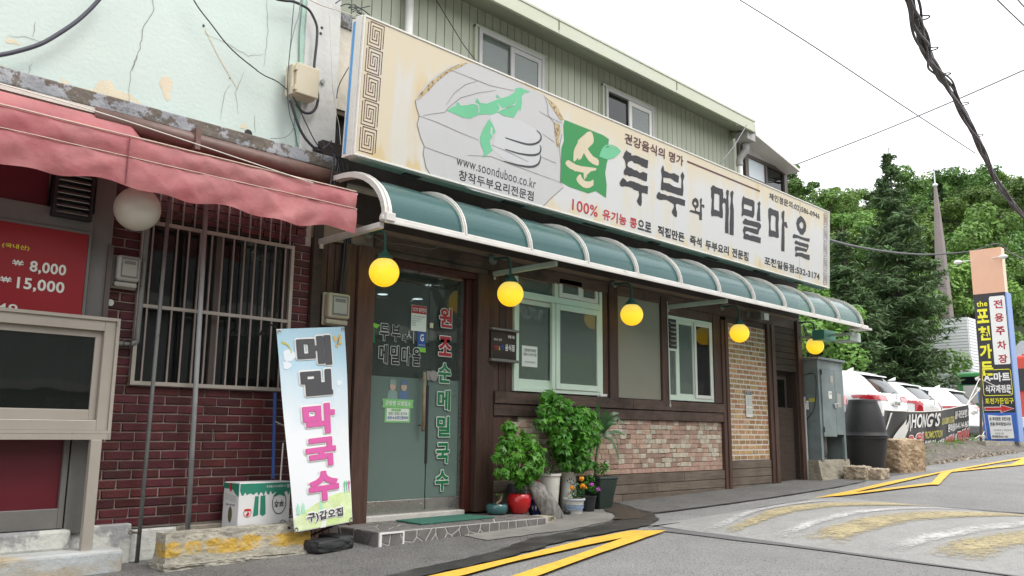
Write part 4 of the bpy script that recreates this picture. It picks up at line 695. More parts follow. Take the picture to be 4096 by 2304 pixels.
# louvred vent
vt = thing('louvre_vent', 'dark wall vent with metal louvre slats above the red price board', 'vent', (1.82, 6.2, 1.6))
O('housing', MB().box(1.695, 1.715, 6.14, 6.25, 1.43, 1.78).box(1.93, 1.95, 6.14, 6.25, 1.43, 1.78).box(1.715, 1.93, 6.14, 6.25, 1.76, 1.78).box(1.715, 1.93, 6.14, 6.25, 1.43, 1.45).box(1.695, 1.95, 6.22, 6.25, 1.45, 1.76), 'black', vt)
for i in range(7): O('slat', MB().obox((1.822, 6.165, 1.475+i*.045), .21, .045, .004, (1,0,0), (0,.8,.6), (0,-.6,.8)), 'tin', vt)
# globe lamp, unlit
gl = thing('globe_lamp', 'unlit dusty white globe lamp hanging under the red awning', 'lamp', (2.145, 5.85, 1.5))
O('globe', MB().sphere((2.145, 5.85, 1.504), .153, 32, 20), 'globe_white', gl, smooth=True)
O('cap', MB().lathe((2.145, 5.85, 1.655), [(.05, -.02), (.05, .02), (.02, .045), (.0001, .045)], 16), 'rail_white', gl); O('arm', MB().tube([(2.145, 5.85, 1.69), (2.145, 5.9, 1.80), (2.145, 6.3, 1.85)], .012, 8), 'lamp_grey', gl)
# electricity meters
def meter(name, label, x0, x1, z0, z1, y, m):
    t = thing(name, label, 'meter', ((x0+x1)/2, y, z0)); w, h = x1-x0, z1-z0
    O('base', MB().box(x0, x1, y-.03, y, z0, z1), m, t, bevel=.012, seg=3)
    O('cover', MB().box(x0+.012, x1-.006, y-.105, y-.031, z0+h*.2, z1-.008), m, t, bevel=.022, seg=3)
    O('window', MB().box(x0+w*.2, x1-w*.13, y-.109, y-.104, z0+h*.30, z1-h*.10), 'alu_dark', t, bevel=.002)
    O('face', MB().box(x0+w*.24, x1-w*.2, y-.112, y-.108, z0+h*.36, z1-h*.16), 'meter_face', t)
    O('display', MB().box(x0+w*.3, x1-w*.26, y-.1145, y-.111, z1-h*.30, z1-h*.20), 'alu_dark', t)
    O('terminal_cover', MB().box(x0+.008, x1-.012, y-.085, y-.031, z0+.006, z0+h*.2-.004), m, t, bevel=.015, seg=3)
    return t
meter('electric_meter', 'rounded grey electricity meter on the brick beside the price board', 2.155, 2.335, 1.0, 1.245, 6.29, 'meter_grey')
cd = thing('conduit_pipe', 'dark grey conduit pipe with an elbow on brick left of the barred window', 'pipe', (2.37, 6.26, .62))
O('pipe', MB().tube(smooth_path([(2.385, 6.26, 2.1), (2.378, 6.26, 1.3), (2.372, 6.26, .70), (2.365, 6.26, .625), (2.30, 6.26, .605), (2.16, 6.26, .60)], 5), .019, 10), 'pole_dark', cd, smooth=True)
O('clip', MB().lathe((2.3, 6.24, .605), [(.028, -.012), (.028, .012)], 12, 'y'), 'pole_dark', cd)
dt = tag(O('round_label', MB().lathe((2.175, 6.287, .895), [(.0001, 0), (.024, 0), (.024, .004)], 16, 'y'), 'vinyl_white'), 'small white round label stuck on the brick below the grey meter', 'label')
p1 = thing('awning_pole', 'thin dark grey awning pole standing on the ground before the brick wall', 'pole', (2.5, 6.2, -.95))
O('pole', MB().tube([(2.475, 6.19, gz(2.5, 6.2)), (2.50, 6.19, 1.85)], .0145, 10), 'pole_dark', p1, smooth=True); O('eye_bolt', MB().tube([(2.46, 6.18, -.72), (2.42, 6.18, -.715)], .008, 6).tube([(2.41+.012*math.cos(a), 6.18, -.715+.012*math.sin(a)) for a in [i*math.pi/4 for i in range(9)]], .004, 5), 'rust', p1)
p2 = thing('awning_pole', 'thicker light grey awning pole before the barred window', 'pole', (2.83, 6.2, -.76))
O('pole', MB().tube([(2.825, 6.19, -.76), (2.785, 6.19, 1.75)], .0185, 12), 'pole_grey', p2, smooth=True)
O('shadow_pole', MB().tube([(3.02, 6.30, -.1), (3.02, 6.30, .0)], .003, 4), 'pole_dark', p2)
# upper storey: ledge, mint wall, white column
O('ledge', rag_ledge := MB().box(-6, 3.97, 6.22, 6.62, 2.285, 2.405), 'ledge', LB, bevel=.012)
mwall = MB().box(-6, 3.67, 6.40, 6.7, 2.405, 4.25); O('plaster_wall', mwall, 'mint', LB)
for pl in ([(.55,.09),(.59,.06)],): pass
FW = FR(6.40)
def px_patch(c, pts, m, name='bare_patch', w=.0015): decal([[(c[0]+a, c[1]+b) for a, b in rag(pts, .004, .02)]], FW, m, LB, name, w)
px_patch((2.05, 2.41), [(-.25, 0), (-.20, .06), (-.10, .07), (-.06, .16), (.02, .18), (.06, .12), (.16, .12), (.28, .05), (.36, .045), (.42, -.02), (.2, -.01)], 'cream_patch')
px_patch((2.18, 2.42), [(0, 0), (.04, .06), (.14, .03), (.12, 0)], 'mint', w=.003)
px_patch((2.46, 2.68), [(-.03, .0), (-.02, .06), (.03, .08), (.07, .05), (.07, -.02), (.05, -.05), (.07, -.10), (.04, -.13), (.01, -.09), (.0, -.05)], 'cream_patch')
px_patch((1.72, 2.42), [(0, 0), (.01, .09), (.07, .07), (.06, 0)], 'cream_patch'); px_patch((1.35, 2.42), [(0, 0), (.0, .06), (.08, .03), (.10, 0)], 'cream_patch')
px_patch((1.36, 2.66), [(0, .02), (.05, .03), (.09, 0), (0, -.01)], 'cream_patch'); px_patch((2.58, 2.41), [(0, 0), (.0, .03), (.14, .02), (.2, .04), (.2, 0)], 'cream_patch')
px_patch((3.14, 2.50), [(-.02, 0), (-.01, .04), (.04, .05), (.05, .0)], 'cream_patch')
decal([[(3.665, 2.42), (3.70, 2.42), (3.66, 2.8), (3.70, 3.2), (3.66, 3.6), (3.69, 4.2), (3.64, 4.2), (3.62, 3.5), (3.645, 3.0), (3.62, 2.7)]], FR(6.38), 'mint_dark', LB, 'loose_plaster', .003)
def crack(pts, w=.006): 
    q = [pts[0]]
    for a, b in zip(pts[:-1], pts[1:]):
        for k in range(1, 6): q.append((a[0]+(b[0]-a[0])*k/5+random.uniform(-.006, .006), a[1]+(b[1]-a[1])*k/5+random.uniform(-.006, .006)))
    stroke(q, w, FW, 'crack_brown', LB, 'crack', .004, taper=True)
crack([(2.21, 2.44), (2.205, 2.70), (2.26, 2.92), (2.265, 3.1), (2.34, 3.25), (2.30, 3.42), (2.36, 3.7)], .0042); crack([(2.22, 2.72), (2.235, 2.85)], .004)
crack([(2.95, 2.53), (2.96, 2.75), (3.01, 2.86)], .003); crack([(3.10, 2.62), (3.06, 2.8), (3.12, 3.0)], .003); crack([(2.75, 3.22), (2.95, 3.2), (3.15, 3.16), (3.3, 3.22)], .0035)
crack([(3.3, 3.1), (3.32, 3.45), (3.28, 3.8)], .003); crack([(1.52, 2.47), (1.53, 2.55)], .003); crack([(1.52, 2.75), (1.53, 2.87)], .003); crack([(3.26, 2.5), (3.25, 2.65)], .003); crack([(1.36, 2.70), (1.48, 2.73), (1.60, 2.73)], .003)
stroke([(2.76, 3.26), (2.80, 3.20), (2.90, 3.05), (3.0, 2.93), (3.07, 2.84)], .010, FW, 'cream_patch', LB, 'scar', .003)
O('wall_hole', MB().lathe((3.20, 6.395, 2.475), [(.0001, 0), (.030, 0), (.036, .003)], 10, 'y'), 'black', LB); O('wall_hole', MB().lathe((2.745, 6.395, 3.285), [(.0001, 0), (.011, 0)], 8, 'y'), 'black', LB); O('wall_hole', MB().lathe((3.0, 6.395, 2.905), [(.0001, 0), (.006, 0)], 8, 'y'), 'black', LB)
O('column', MB().box(3.67, 4.03, 6.36, 6.7, 2.405, 4.02), 'plaster_white', LB, bevel=.008)
O('wall_end', MB().box(4.03, 4.6, 6.41, 6.7, 2.95, 3.76), 'plaster_cream', LB); O('lintel', MB().box(4.03, 4.6, 6.39, 6.7, 3.76, 3.9), 'ledge', LB, bevel=.01)
O('dark_opening', MB().box(4.03, 4.6, 6.48, 6.7, 2.405, 2.90), 'black', LB); O('opening_frame', MB().box(4.03, 4.6, 6.42, 6.5, 2.90, 2.95), 'rust', LB)
for x, z in ((3.83, 3.65), (3.82, 3.59)): O('wall_hole', MB().lathe((x, 6.355, z), [(.0001, 0), (.012, 0), (.014, .003)], 10, 'y'), 'black', LB)
O('wall_hook', MB().lathe((3.86, 6.34, 3.13), [(.0001, 0), (.022, 0), (.022, .018)], 12, 'y'), 'tin', LB)
O('roof_coping', MB().box(-6, 3.67, 6.36, 6.9, 4.25, 4.32), 'ledge', LB)
# brown gutter, awning rail
gt = thing('rain_gutter', 'round rust-brown gutter pipe running below the weathered concrete ledge', 'gutter', (3, 6.18, 2.2))
O('pipe', MB().tube([(1.9, 6.17, 2.205), (2.6, 6.17, 2.20), (3.3, 6.17, 2.195), (4.0, 6.17, 2.19)], .068, 14), 'gutter_brown', gt, smooth=True)
O('hanger', MB().box(2.62, 2.66, 6.09, 6.25, 2.12, 2.29), 'gutter_brown', gt)
# pink-red fabric awning
AW = thing('fabric_awning', 'faded pink-red fabric awning with a wavy hanging valance over the brick shopfront', 'awning', (1.5, 5.8, 1.8))
O('rail', MB().box(-4, 2.20, 6.14, 6.20, 2.215, 2.255), 'rail_white', AW)
rr = random.Random(3)
ph = [(rr.uniform(.6, 9), rr.uniform(0, 6.28), rr.uniform(-1, 1)) for _ in range(14)]
def wr(x, t, a=1): return a*sum(math.sin(f*x*1.4+p+t*2.5*q)*(1/(1+f*.35)) for f, p, q in ph)/7
NX = 260; x0, x1 = -1.2, 3.71
mbT = MB(); NT = 12; V = []
for i in range(NX+1):
    x = x0+(x1-x0)*i/NX
    rear = 2.20 if x < 2.15 else max(1.92, 2.20-(x-2.15)*1.1)
    for j in range(NT+1):
        t = j/NT; y = 5.52+(6.14-5.52)*t; z = 1.885+(rear-1.885)*t-.10*math.sin(math.pi*t)*(1 if x < 2.2 else .4)+.022*wr(x, t*2)*math.sin(math.pi*min(1, t+.15)); V.append((x, y, z))
mbT.add(V, [(i*(NT+1)+j, (i+1)*(NT+1)+j, (i+1)*(NT+1)+j+1, i*(NT+1)+j+1) for i in range(NX) for j in range(NT)])
O('canopy', mbT, 'awning_red', AW, smooth=True)
def valance(z0, z1, wave, rows_, ybase, amp):
    mb = MB(); V = []; 
    for i in range(NX+1):
        x = x0+(x1-x0)*i/NX; lo = z1+(wave*(.8*math.sin(x*7.3+1)+.6*math.sin(x*15.1)+.5*math.sin(x*3.1+2)) if wave else 0); s = wr(x, 3)
        for j in range(rows_+1):
            t = j/rows_; z = z0+(lo-z0)*t+.004*wr(x*2, 5)
            cr = abs(((x*2.3+t*.55+.3*math.sin(x*3)) % 1)-.5)*2; cr2 = abs(((x*4.1-t*.9+.2*math.sin(x*5)) % 1)-.5)*2
            y = ybase-.009*(cr**2.5)*(.3+t)*(.6+.6*math.sin(x*2.7))-.006*cr2**3*(1-.4*t)-.012*math.sin(math.pi*t)+amp*(t+.25)*wr(x*1.9+t*.9, t)+.15*amp*math.sin(x*23+t*4+3*s)*t
            V.append((x, y, z))
    return mb.add(V, [(i*(rows_+1)+j, i*(rows_+1)+j+1, (i+1)*(rows_+1)+j+1, (i+1)*(rows_+1)+j) for i in range(NX) for j in range(rows_)])
O('valance', valance(1.885, 1.752, 0, 5, 5.515, .015), 'awning_red', AW, smooth=True)
O('valance', valance(1.748, 1.545, .017, 8, 5.508, .030), 'awning_red', AW, smooth=True)
O('seam', MB().tube([(x0+(x1-x0)*i/60, 5.508, 1.892+.004*wr((x0+(x1-x0)*i/60)*2, 5)) for i in range(61)], .0055, 6), 'awning_seam', AW, smooth=True)
O('seam', MB().tube([(x0+(x1-x0)*i/60, 5.500+.022*.9*wr((x0+(x1-x0)*i/60)*1.9+.9, 1), 1.75) for i in range(61)], .0035, 5), 'awning_seam', AW)
O('front_bar', MB().tube([(-1.2, 5.535, 1.875), (3.70, 5.535, 1.875)], .014, 8), 'pole_grey', AW); O('cord', MB().tube(smooth_path([(0.6, 5.6, 2.06), (1.6, 5.55, 2.02), (2.2, 5.52, 1.97), (2.9, 5.5, 1.905), (3.3, 5.49, 1.87)], 6), .004, 5), 'wire_white', AW)
for x in (-.6, 2.8, 3.66): O('arm', MB().tube([(x, 5.54, 1.86), (x, 6.3, 1.78)], .012, 6), 'pole_dark', AW)
for z in (1.875, 1.75): O('bar_end', MB().tube([(3.70, 5.52, z), (3.725, 5.52, z)], .008, 8), 'rail_white', AW)
# concrete step at the far left, yellow-worn parking block
tag(O('concrete_step', MB().box(-4, 2.30, 5.98, 6.26, gz(0, 6)-.1, -.795), 'step_paint', bevel=.025, seg=3), 'low concrete step with worn blue and ochre paint below the serving window', 'step')
kb = thing('parking_block', 'chipped concrete parking block with worn yellow stripe before the standing banner', 'kerb block', (3.1, 5.95, -.95))
def rough_box(x0, x1, y0, y1, z0, z1, nx, ny, nz, amp, seed, skew=0):
    R = random.Random(seed); mb = rock_mb(((x0+x1)/2, (y0+y1)/2, (z0+z1)/2), x1-x0, y1-y0, z1-z0, seed, 0, 10, 1.0); 
    mb.v = [(x+R.uniform(-amp, amp)*.5+(z-z0)*skew*(-1 if x > (x0+x1)/2 else 1), y+R.uniform(-amp, amp)+(z-z0)*(.18 if y < (y0+y1)/2 else -.10), z+R.uniform(-amp, amp)*.7) for x, y, z in mb.v]; return mb
zb = gz(3, 5.9)
weather(O('block', rough_box(2.49, 3.62, 5.76, 5.98, zb-.03, -.70, 8, 3, 4, .002, 5, .04), 'curb_painted', kb, bevel=.014, seg=2), .022, .10, 2)
weather(O('rubble_foot', rough_box(2.48, 3.66, 5.74, 6.0, zb-.04, zb+.03, 8, 3, 4, .008, 6, .0), 'curb', kb), .04, .06, 2)
# junction box and cables on the mint wall
jb = thing('junction_box', 'beige plastic junction box on the edge of the mint wall', 'junction box', (3.63, 6.3, 3.0))
O('box', MB().box(3.49, 3.73, 6.24, 6.36, 2.875, 3.16), 'box_beige', jb, bevel=.012, seg=3); O('lid', MB().box(3.515, 3.74, 6.205, 6.238, 2.885, 3.165), 'box_beige', jb, bevel=.010, seg=2)
for z in (2.93, 3.11): O('hinge', MB().box(3.50, 3.52, 6.20, 6.24, z-.02, z+.02), 'box_beige', jb)
def cable(name, key, r, m, label, cat='cable', n=4, group=None, dy=0, r2=None):
    t = tag(O(name, MB().tube(smooth_path([(p[0], p[1]+dy, p[2]) for p in WR[key]], n), r, 6, r2=r2), m, smooth=True), label, cat, group); return t
cable('cable', 'thick_left', .016, 'cable_blue', 'thick dark cable sagging across the upper left of the mint wall')
cable('cable', 'thin_left', .0055, 'cable', 'thin black cable running down the mint wall past the beige junction box')
cable('cable', 'loop', .0125, 'cable', 'thick black cable clipped to the white column looping into the junction box')
cable('wire', 'drop1', .0035, 'cable', 'thin wire hanging straight down left of the junction box', 'wire'); cable('wire', 'drop2', .0035, 'wire_grey', 'thin wire curling back left below the junction box', 'wire')
cable('cable', 'drop3', .013, 'cable', 'thick black cable curving down from under the junction box to the ledge')
cable('wire', 'whitewire', .003, 'wire_white', 'thin white wire hanging down the white column', 'wire'); cable('wire', 'stay', .005, 'wire_white', 'pale stay wire running along the top of the white column to the signboard', 'wire')
cable('wire', 'sidecable', .0045, 'cable', 'short dark wire bending down behind the left edge of the signboard', 'wire')
for i in range(6): cable('cable', 'bundle%d' % i, .0085 if i != 4 else .006, 'cable', 'black cable in the bunch hanging below the left end of the signboard', group='cables bunched at the signboard corner')
for i in range(5): cable('cable', 'tangle%d' % i, .0055, 'cable', 'black cable in the tangle on the wall top beside the signboard', group='tangled cables on the wall top')
O('seam', MB().box(1.925, 1.929, 5.483, 5.50, 1.57, 1.885), 'seam_dark', AW)
# ---------------------------------------------------------------- restaurant building
RB = thing('restaurant_building', 'long timber-clad restaurant building with a green corrugated-metal upper storey', 'building', (8, 6.4, -.8))
LX, LY, LZ = RB.location
# structural core, rooms behind the glass
core = MB().box(3.80, 4.44, 6.34, 6.6, -1.1, 2.5).box(4.44, 5.90, 6.34, 6.6, 1.56, 2.5).box(5.66, 6.28, 6.34, 6.6, -1.1, 1.56).box(6.28, 12.77, 6.34, 6.6, -1.1, .42)
core.box(7.77, 9.10, 6.34, 6.6, .42, 2.5).box(6.28, 7.77, 6.34, 6.6, 1.79, 2.5).box(9.10, 10.20, 6.34, 6.6, 1.545, 2.5).box(10.20, 11.90, 6.34, 6.6, .42, 2.5).box(11.90, 12.77, 6.5, 6.6, .42, 2.5)
O('wall_core', core, 'wood_dark', RB)
O('end_wall', MB().box(12.66, 12.77, 6.6, 11, -1.1, 2.5), 'wood_dark', RB)
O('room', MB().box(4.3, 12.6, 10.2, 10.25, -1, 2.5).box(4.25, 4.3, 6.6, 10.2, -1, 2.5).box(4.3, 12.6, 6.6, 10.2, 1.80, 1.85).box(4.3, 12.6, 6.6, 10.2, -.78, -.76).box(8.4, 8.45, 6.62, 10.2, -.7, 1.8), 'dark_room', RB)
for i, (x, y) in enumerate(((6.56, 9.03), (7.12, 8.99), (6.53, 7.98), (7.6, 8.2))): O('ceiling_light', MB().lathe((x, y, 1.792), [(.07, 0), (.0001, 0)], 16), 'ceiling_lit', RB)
O('flat_roof', MB().box(3.85, 12.80, 6.28, 11, 2.5, 2.56), 'wallband', RB)
O('wall_band', MB().box(3.85, 12.80, 6.27, 6.34, 1.86, 2.5), 'wallband', RB)
O('wall_band', MB().box(3.80, 12.77, 6.285, 6.34, 1.66, 1.86), 'soffit_brown', RB)
def plank(x0, x1, z0, z1, y, m='wood_h', gap=.004, d=.03, name='plank'):
    return O(name, MB().box(x0+gap/2, x1-gap/2, y, y+d, z0+gap/2, z1-gap/2), m, RB, bevel=.004, seg=1)
def board(x0, x1, z0, z1, y, m='wood', d=.03, name='board', gap=.003): return O(name, MB().box(x0+gap, x1-gap, y, y+d, z0, z1), m, RB, bevel=.004, seg=1)
# left corner
board(3.80, 3.90, -.98, 2.1, 6.26, 'wood_dark', .07, 'post')
for i in range(3): board(3.90+i*.075, 3.975+i*.075, -.95, 1.65, 6.305, 'wood')
board(4.13, 4.25, -.80, 1.66, 6.255, 'wood', .085, 'post'); board(4.25, 4.44, -.80, 1.66, 6.225, 'wood', .115, 'post')
board(4.125, 4.44, -.97, -.80, 6.28, 'wood_dark', .06)
# header over the door
plank(4.44, 5.86, 1.60, 1.66, 6.24, 'wood_h', d=.1); plank(4.44, 5.86, 1.535, 1.60, 6.255, 'wood_redbrown', d=.1)
plank(4.44, 12.6, 1.66, 1.80, 6.262, 'wood_h', d=.03)
board(5.62, 5.71, -.77, 1.535, 6.30, 'wood_redbrown', .06); board(5.71, 5.88, -.77, 1.60, 6.225, 'wood', .115, 'post')
board(5.88, 5.98, -.77, 1.66, 6.262, 'wood', .07, 'post')
for i in range(3): board(5.98+i*.10, 6.08+i*.10, .42, 1.66, 6.295, 'wood')
board(5.98, 6.26, -.78, .42, 6.27, 'wood', .07, 'board')
# glass entrance
en = O('entrance_door', frame_bars(MB(), 4.44, 5.62, -.745, 1.535, 6.345, 6.40, .022), 'steel', RB)
O('pane', MB().box(4.464, 5.185, 6.362, 6.372, -.62, 1.51), 'glass_door', en); O('pane', MB().box(5.20, 5.598, 6.372, 6.382, -.62, 1.51), 'glass_door', en)
O('frosted_film', MB().box(4.466, 5.183, 6.3590, 6.3612, -.62, .50), 'frosted', en); O('frosted_film', MB().box(5.202, 5.596, 6.368, 6.3705, -.62, .50), 'frosted', en)
O('kick_rail', MB().box(4.466, 5.185, 6.352, 6.382, -.735, -.622), 'steel', en, bevel=.004); O('kick_rail', MB().box(5.20, 5.597, 6.362, 6.392, -.735, -.622), 'steel', en, bevel=.004)
O('patch_lock', MB().lathe((5.15, 6.345, -.68), [(.0001, 0), (.016, 0), (.016, .01)], 12, 'y'), 'steel', en)
O('patch_fitting', MB().box(5.195, 5.235, 6.352, 6.36, 1.0, 1.05), 'box_beige', en)
O('handle', MB().tube([(5.10, 6.30, .56), (5.10, 6.30, .0)], .017, 10).tube([(5.10, 6.30, .50), (5.10, 6.36, .50)], .008, 6).tube([(5.10, 6.30, .06), (5.10, 6.36, .06)], .008, 6), 'cane', en, smooth=True)
O('handle', MB().tube([(5.17, 6.41, .56), (5.17, 6.41, .0)], .017, 10), 'cane', en, smooth=True)
O('lock_case', MB().lathe((5.255, 6.345, .535), [(.0001, 0), (.05, .0), (.055, .012)], 20, 'y').box(5.17, 5.25, 6.35, 6.36, .49, .58), 'steel', en)
O('lock_case', MB().box(5.175, 5.20, 6.35, 6.36, -.30, .44), 'black', en)
Fd = FR(6.357)
def outlined(body, u0, u1, v0, v1, m, frame=Fd, parent=en, b1=.05, b0=.012, om='vinyl_white', pad=None, **k):
    d = pad or .009
    text(body, u0, u1, v0, v1, frame, om, parent, b0, .002, spread=(d, d), **k); text(body, u0, u1, v0, v1, frame, m, parent, b0, .0048, spread=(.0025, .0025), **k)
for ch, z1, m in zip('원조순메밀국수', (1.215, .93, .665, .40, .145, -.11, -.37), ['vinyl_red']*2+['vinyl_green']*5): outlined(ch, 5.315, 5.475, z1-.19, z1, m, b0=.02, pad=.0105)
outlined('두', 4.60, 4.70, .835, .985, 'vinyl_dark', b0=.015, pad=.008); outlined('부', 4.735, 4.835, .835, .985, 'vinyl_dark', b0=.015, pad=.0065); outlined('와', 4.86, 4.915, .84, .905, 'vinyl_dark', b0=.015, pad=.0065)
for ch, u in zip('메밀마을', (4.60, 4.735, 4.865, 4.99)): outlined(ch, u, u+.095, .62, .79, 'vinyl_dark', b0=.015, pad=.008)
decal([[(4.47, 1.01), (4.545, .98), (4.54, .90), (4.55, .80), (4.47, .80)]], Fd, 'vinyl_green', en, 'emblem', .003); decal([[(4.50, .955), (4.53, .985), (4.60, .97), (4.56, .935)]], Fd, 'vinyl_lime', en, 'emblem', .005)
decal([[(4.475, .47), (4.492, .47), (4.497, .76), (4.48, .76)]], Fd, 'vinyl_white', en, 'sticker', .003)
# stickers on the door glass
st = O('sticker', MB().box(4.965, 5.15, 6.357, 6.361, .955, 1.205), 'vinyl_white', en); O('header', MB().box(4.968, 5.147, 6.355, 6.357, 1.125, 1.202), 'vinyl_red', st)
text('CCTV 설치안내', 4.975, 5.14, 1.14, 1.185, FR(6.354), 'white', st, .02)
for i, l in enumerate(('설치목적: 화재 및 도난예방', '설치장소: 매장 내부', '촬영시간: 24시간', '책임자:', '연락처:')): text(l, 4.975, 4.975+.15*(1, .75, .65, .3, .3)[i], 1.09-i*.022, 1.102-i*.022, FR(6.356), 'ink', st, .01)
s2 = O('sticker', MB().box(5.045, 5.15, 6.357, 6.361, .80, .95), 'vinyl_blue', en); O('band', MB().box(5.045, 5.15, 6.355, 6.357, .755, .80), 'vinyl_lime', s2); text('G', 5.075, 5.12, .86, .93, FR(6.355), 'white', s2, .03); text('대한민국', 5.06, 5.135, .815, .83, FR(6.355), 'white', s2, 0)
text('ㅅ|', 4.91, 5.0, .83, .955, Fd, 'stone_print', en, 0)
s3 = decal([[(4.69, .08), (4.985, .08), (4.985, .27), (4.69, .27)]], FR(6.36), 'sticker_green', en, 'sticker', .003)
decal([[(4.71, .095), (4.965, .095), (4.965, .21), (4.71, .21)]], FR(6.36), 'vinyl_white', s3, 'label_field', .005); decal([[(4.655, .215), (4.665, .25), (4.655, .295), (5.02, .295), (5.01, .25), (5.02, .215)]], FR(6.36), 'sticker_green', s3, 'ribbon', .006)
text('군장병 모범업소', 4.69, 4.985, .235, .28, FR(6.36), 'white', s3, .02, .008); text('031-532-3174', 4.73, 4.945, .15, .175, FR(6.36), 'vinyl_green', s3, 0, .008); text('일동소상공인협의회', 4.72, 4.955, .11, .14, FR(6.36), 'vinyl_blue', s3, .01, .008); decal([[(4.76, .185), (4.87, .185), (4.87, .205), (4.76, .205)]], FR(6.36), 'sticker_green', s3, 'ribbon', .008)
def figure(u, cap, body):
    decal([[(u-.06, .295), (u+.06, .295), (u+.05, .36), (u+.02, .385), (u-.02, .385), (u-.05, .36)]], FR(6.36), body, s3, 'figure', .004)
    decal([[(u+.035*math.cos(a), .415+.042*math.sin(a)) for a in [i*math.pi/6 for i in range(12)]]], FR(6.36), 'skin_print', s3, 'figure', .006)
    decal([[(u-.042, .43), (u+.042, .43), (u+.03, .475), (u-.03, .475)]], FR(6.36), cap, s3, 'figure', .008)
figure(4.77, 'uniform_print', 'uniform_print'); figure(4.90, 'uniform_blue', 'uniform_blue')
# window one: transom lights over a sliding pair
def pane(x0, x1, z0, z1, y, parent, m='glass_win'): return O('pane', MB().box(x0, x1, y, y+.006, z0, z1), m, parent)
w1 = O('window', MB().box(6.285, 6.335, 6.27, 6.36, .43, 1.785).box(7.715, 7.765, 6.27, 6.36, .43, 1.785).box(6.335, 7.715, 6.27, 6.36, 1.735, 1.785).box(6.335, 7.715, 6.27, 6.36, 1.435, 1.51).box(6.335, 7.715, 6.27, 6.36, .43, .475).box(6.925, 6.985, 6.275, 6.36, 1.51, 1.735), 'frame_green', RB, bevel=.004)
O('window_sash', frame_bars(MB(), 6.93, 7.71, .475, 1.43, 6.255, 6.29, .065), 'frame_green', w1, bevel=.003); O('window_sash', frame_bars(MB(), 6.335, 6.95, .475, 1.43, 6.30, 6.335, .05, .09), 'frame_green', w1, bevel=.003)
O('mullion', MB().box(6.87, 6.925, 6.262, 6.30, .475, 1.43), 'frame_green', w1, bevel=.003)
O('window_sash', frame_bars(MB(), 6.99, 7.38, 1.515, 1.73, 6.262, 6.30, .055), 'frame_white', w1, bevel=.003); O('window_sash', frame_bars(MB(), 7.38, 7.70, 1.515, 1.73, 6.28, 6.315, .05), 'frame_white', w1, bevel=.003)
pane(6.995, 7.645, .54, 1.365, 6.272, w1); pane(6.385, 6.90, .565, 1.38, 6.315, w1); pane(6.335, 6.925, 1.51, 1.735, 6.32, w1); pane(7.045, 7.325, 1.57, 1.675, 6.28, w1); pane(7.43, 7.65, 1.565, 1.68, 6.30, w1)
O('curtain', MB().box(6.34, 7.72, 6.45, 6.46, 1.5, 1.76), 'curtain_teal', w1); O('curtain', MB().box(6.60, 6.93, 6.50, 6.51, .45, 1.45), 'curtain_pale', w1); O('curtain', MB().box(7.35, 7.72, 6.50, 6.51, .45, 1.45), 'curtain_pale', w1); O('blind', MB().box(6.34, 6.72, 6.9, 6.91, .6, 1.12), 'curtain_pale', w1)
nt_ = O('notice', MB().box(6.44, 6.68, 6.309, 6.314, .70, .925), 'paper', w1)
text('포천지은 주차장', 6.47, 6.65, .86, .895, FR(6.308), 'ink', nt_, .01); text('이용 시 1시간 무료', 6.46, 6.66, .815, .85, FR(6.308), 'ink', nt_, .01); text('순두부와 메밀마을', 6.48, 6.64, .74, .76, FR(6.308), 'ink', nt_, 0)
O('sealant', rock_mb((7.72, 6.245, .435), .16, .04, .035, 4, .35, 4), 'frame_white', w1)
# posts, blank panel, second window
board(7.77, 7.86, .40, 1.80, 6.265, 'wood', .07); board(7.86, 8.03, .40, 1.76, 6.24, 'wood', .09, 'post')
O('blank_panel', MB().box(8.03, 8.935, 6.275, 6.34, .42, 1.76), 'pan_beige', RB, bevel=.003)
board(8.935, 9.09, .40, 1.76, 6.245, 'wood', .09, 'post')
plank(9.09, 10.40, 1.54, 1.66, 6.27, 'wood_h', d=.07)
w2 = O('window', MB().box(9.095, 9.13, 6.275, 6.36, .43, 1.535).box(10.14, 10.185, 6.275, 6.36, .43, 1.535).box(9.13, 10.14, 6.275, 6.36, 1.49, 1.535).box(9.13, 10.14, 6.275, 6.36, .43, .47), 'frame_green', RB, bevel=.003)
O('window_sash', frame_bars(MB(), 9.33, 9.75, .47, 1.49, 6.285, 6.315, .05), 'frame_green', w2, bevel=.003); O('window_sash', frame_bars(MB(), 9.72, 10.14, .47, 1.49, 6.262, 6.29, .045), 'frame_white', w2, bevel=.003); O('window_sash', frame_bars(MB(), 9.13, 9.33, .47, 1.10, 6.285, 6.315, .03), 'frame_green', w2)
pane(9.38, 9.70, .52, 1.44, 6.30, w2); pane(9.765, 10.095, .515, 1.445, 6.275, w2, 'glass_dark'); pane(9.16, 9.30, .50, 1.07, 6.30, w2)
O('curtain', MB().box(9.13, 9.72, 6.50, 6.51, .45, 1.10), 'curtain_teal', w2); O('curtain', MB().box(9.15, 9.9, 6.56, 6.57, .45, 1.5), 'curtain_pale', w2)
ev = O('exhaust_vent', MB().box(9.13, 9.33, 6.29, 6.34, 1.10, 1.49), 'black', w2)
for i in range(6): O('louvre', MB().obox((9.23, 6.27, 1.15+i*.058), .15, .05, .006, (1,0,0), (0,.8,.6), (0,-.6,.8)), 'tin', w2)
board(10.19, 10.38, .42, 1.66, 6.262, 'wood', .075)
O('rope', MB().tube(smooth_path([(9.06, 6.235, 1.7), (9.065, 6.235, 1.2), (9.07, 6.235, .5), (9.075, 6.235, .39), (9.06, 6.235, .36), (9.075, 6.235, .34), (9.09, 6.235, .36), (9.078, 6.235, .39)], 4), .005, 5), 'rope', RB)
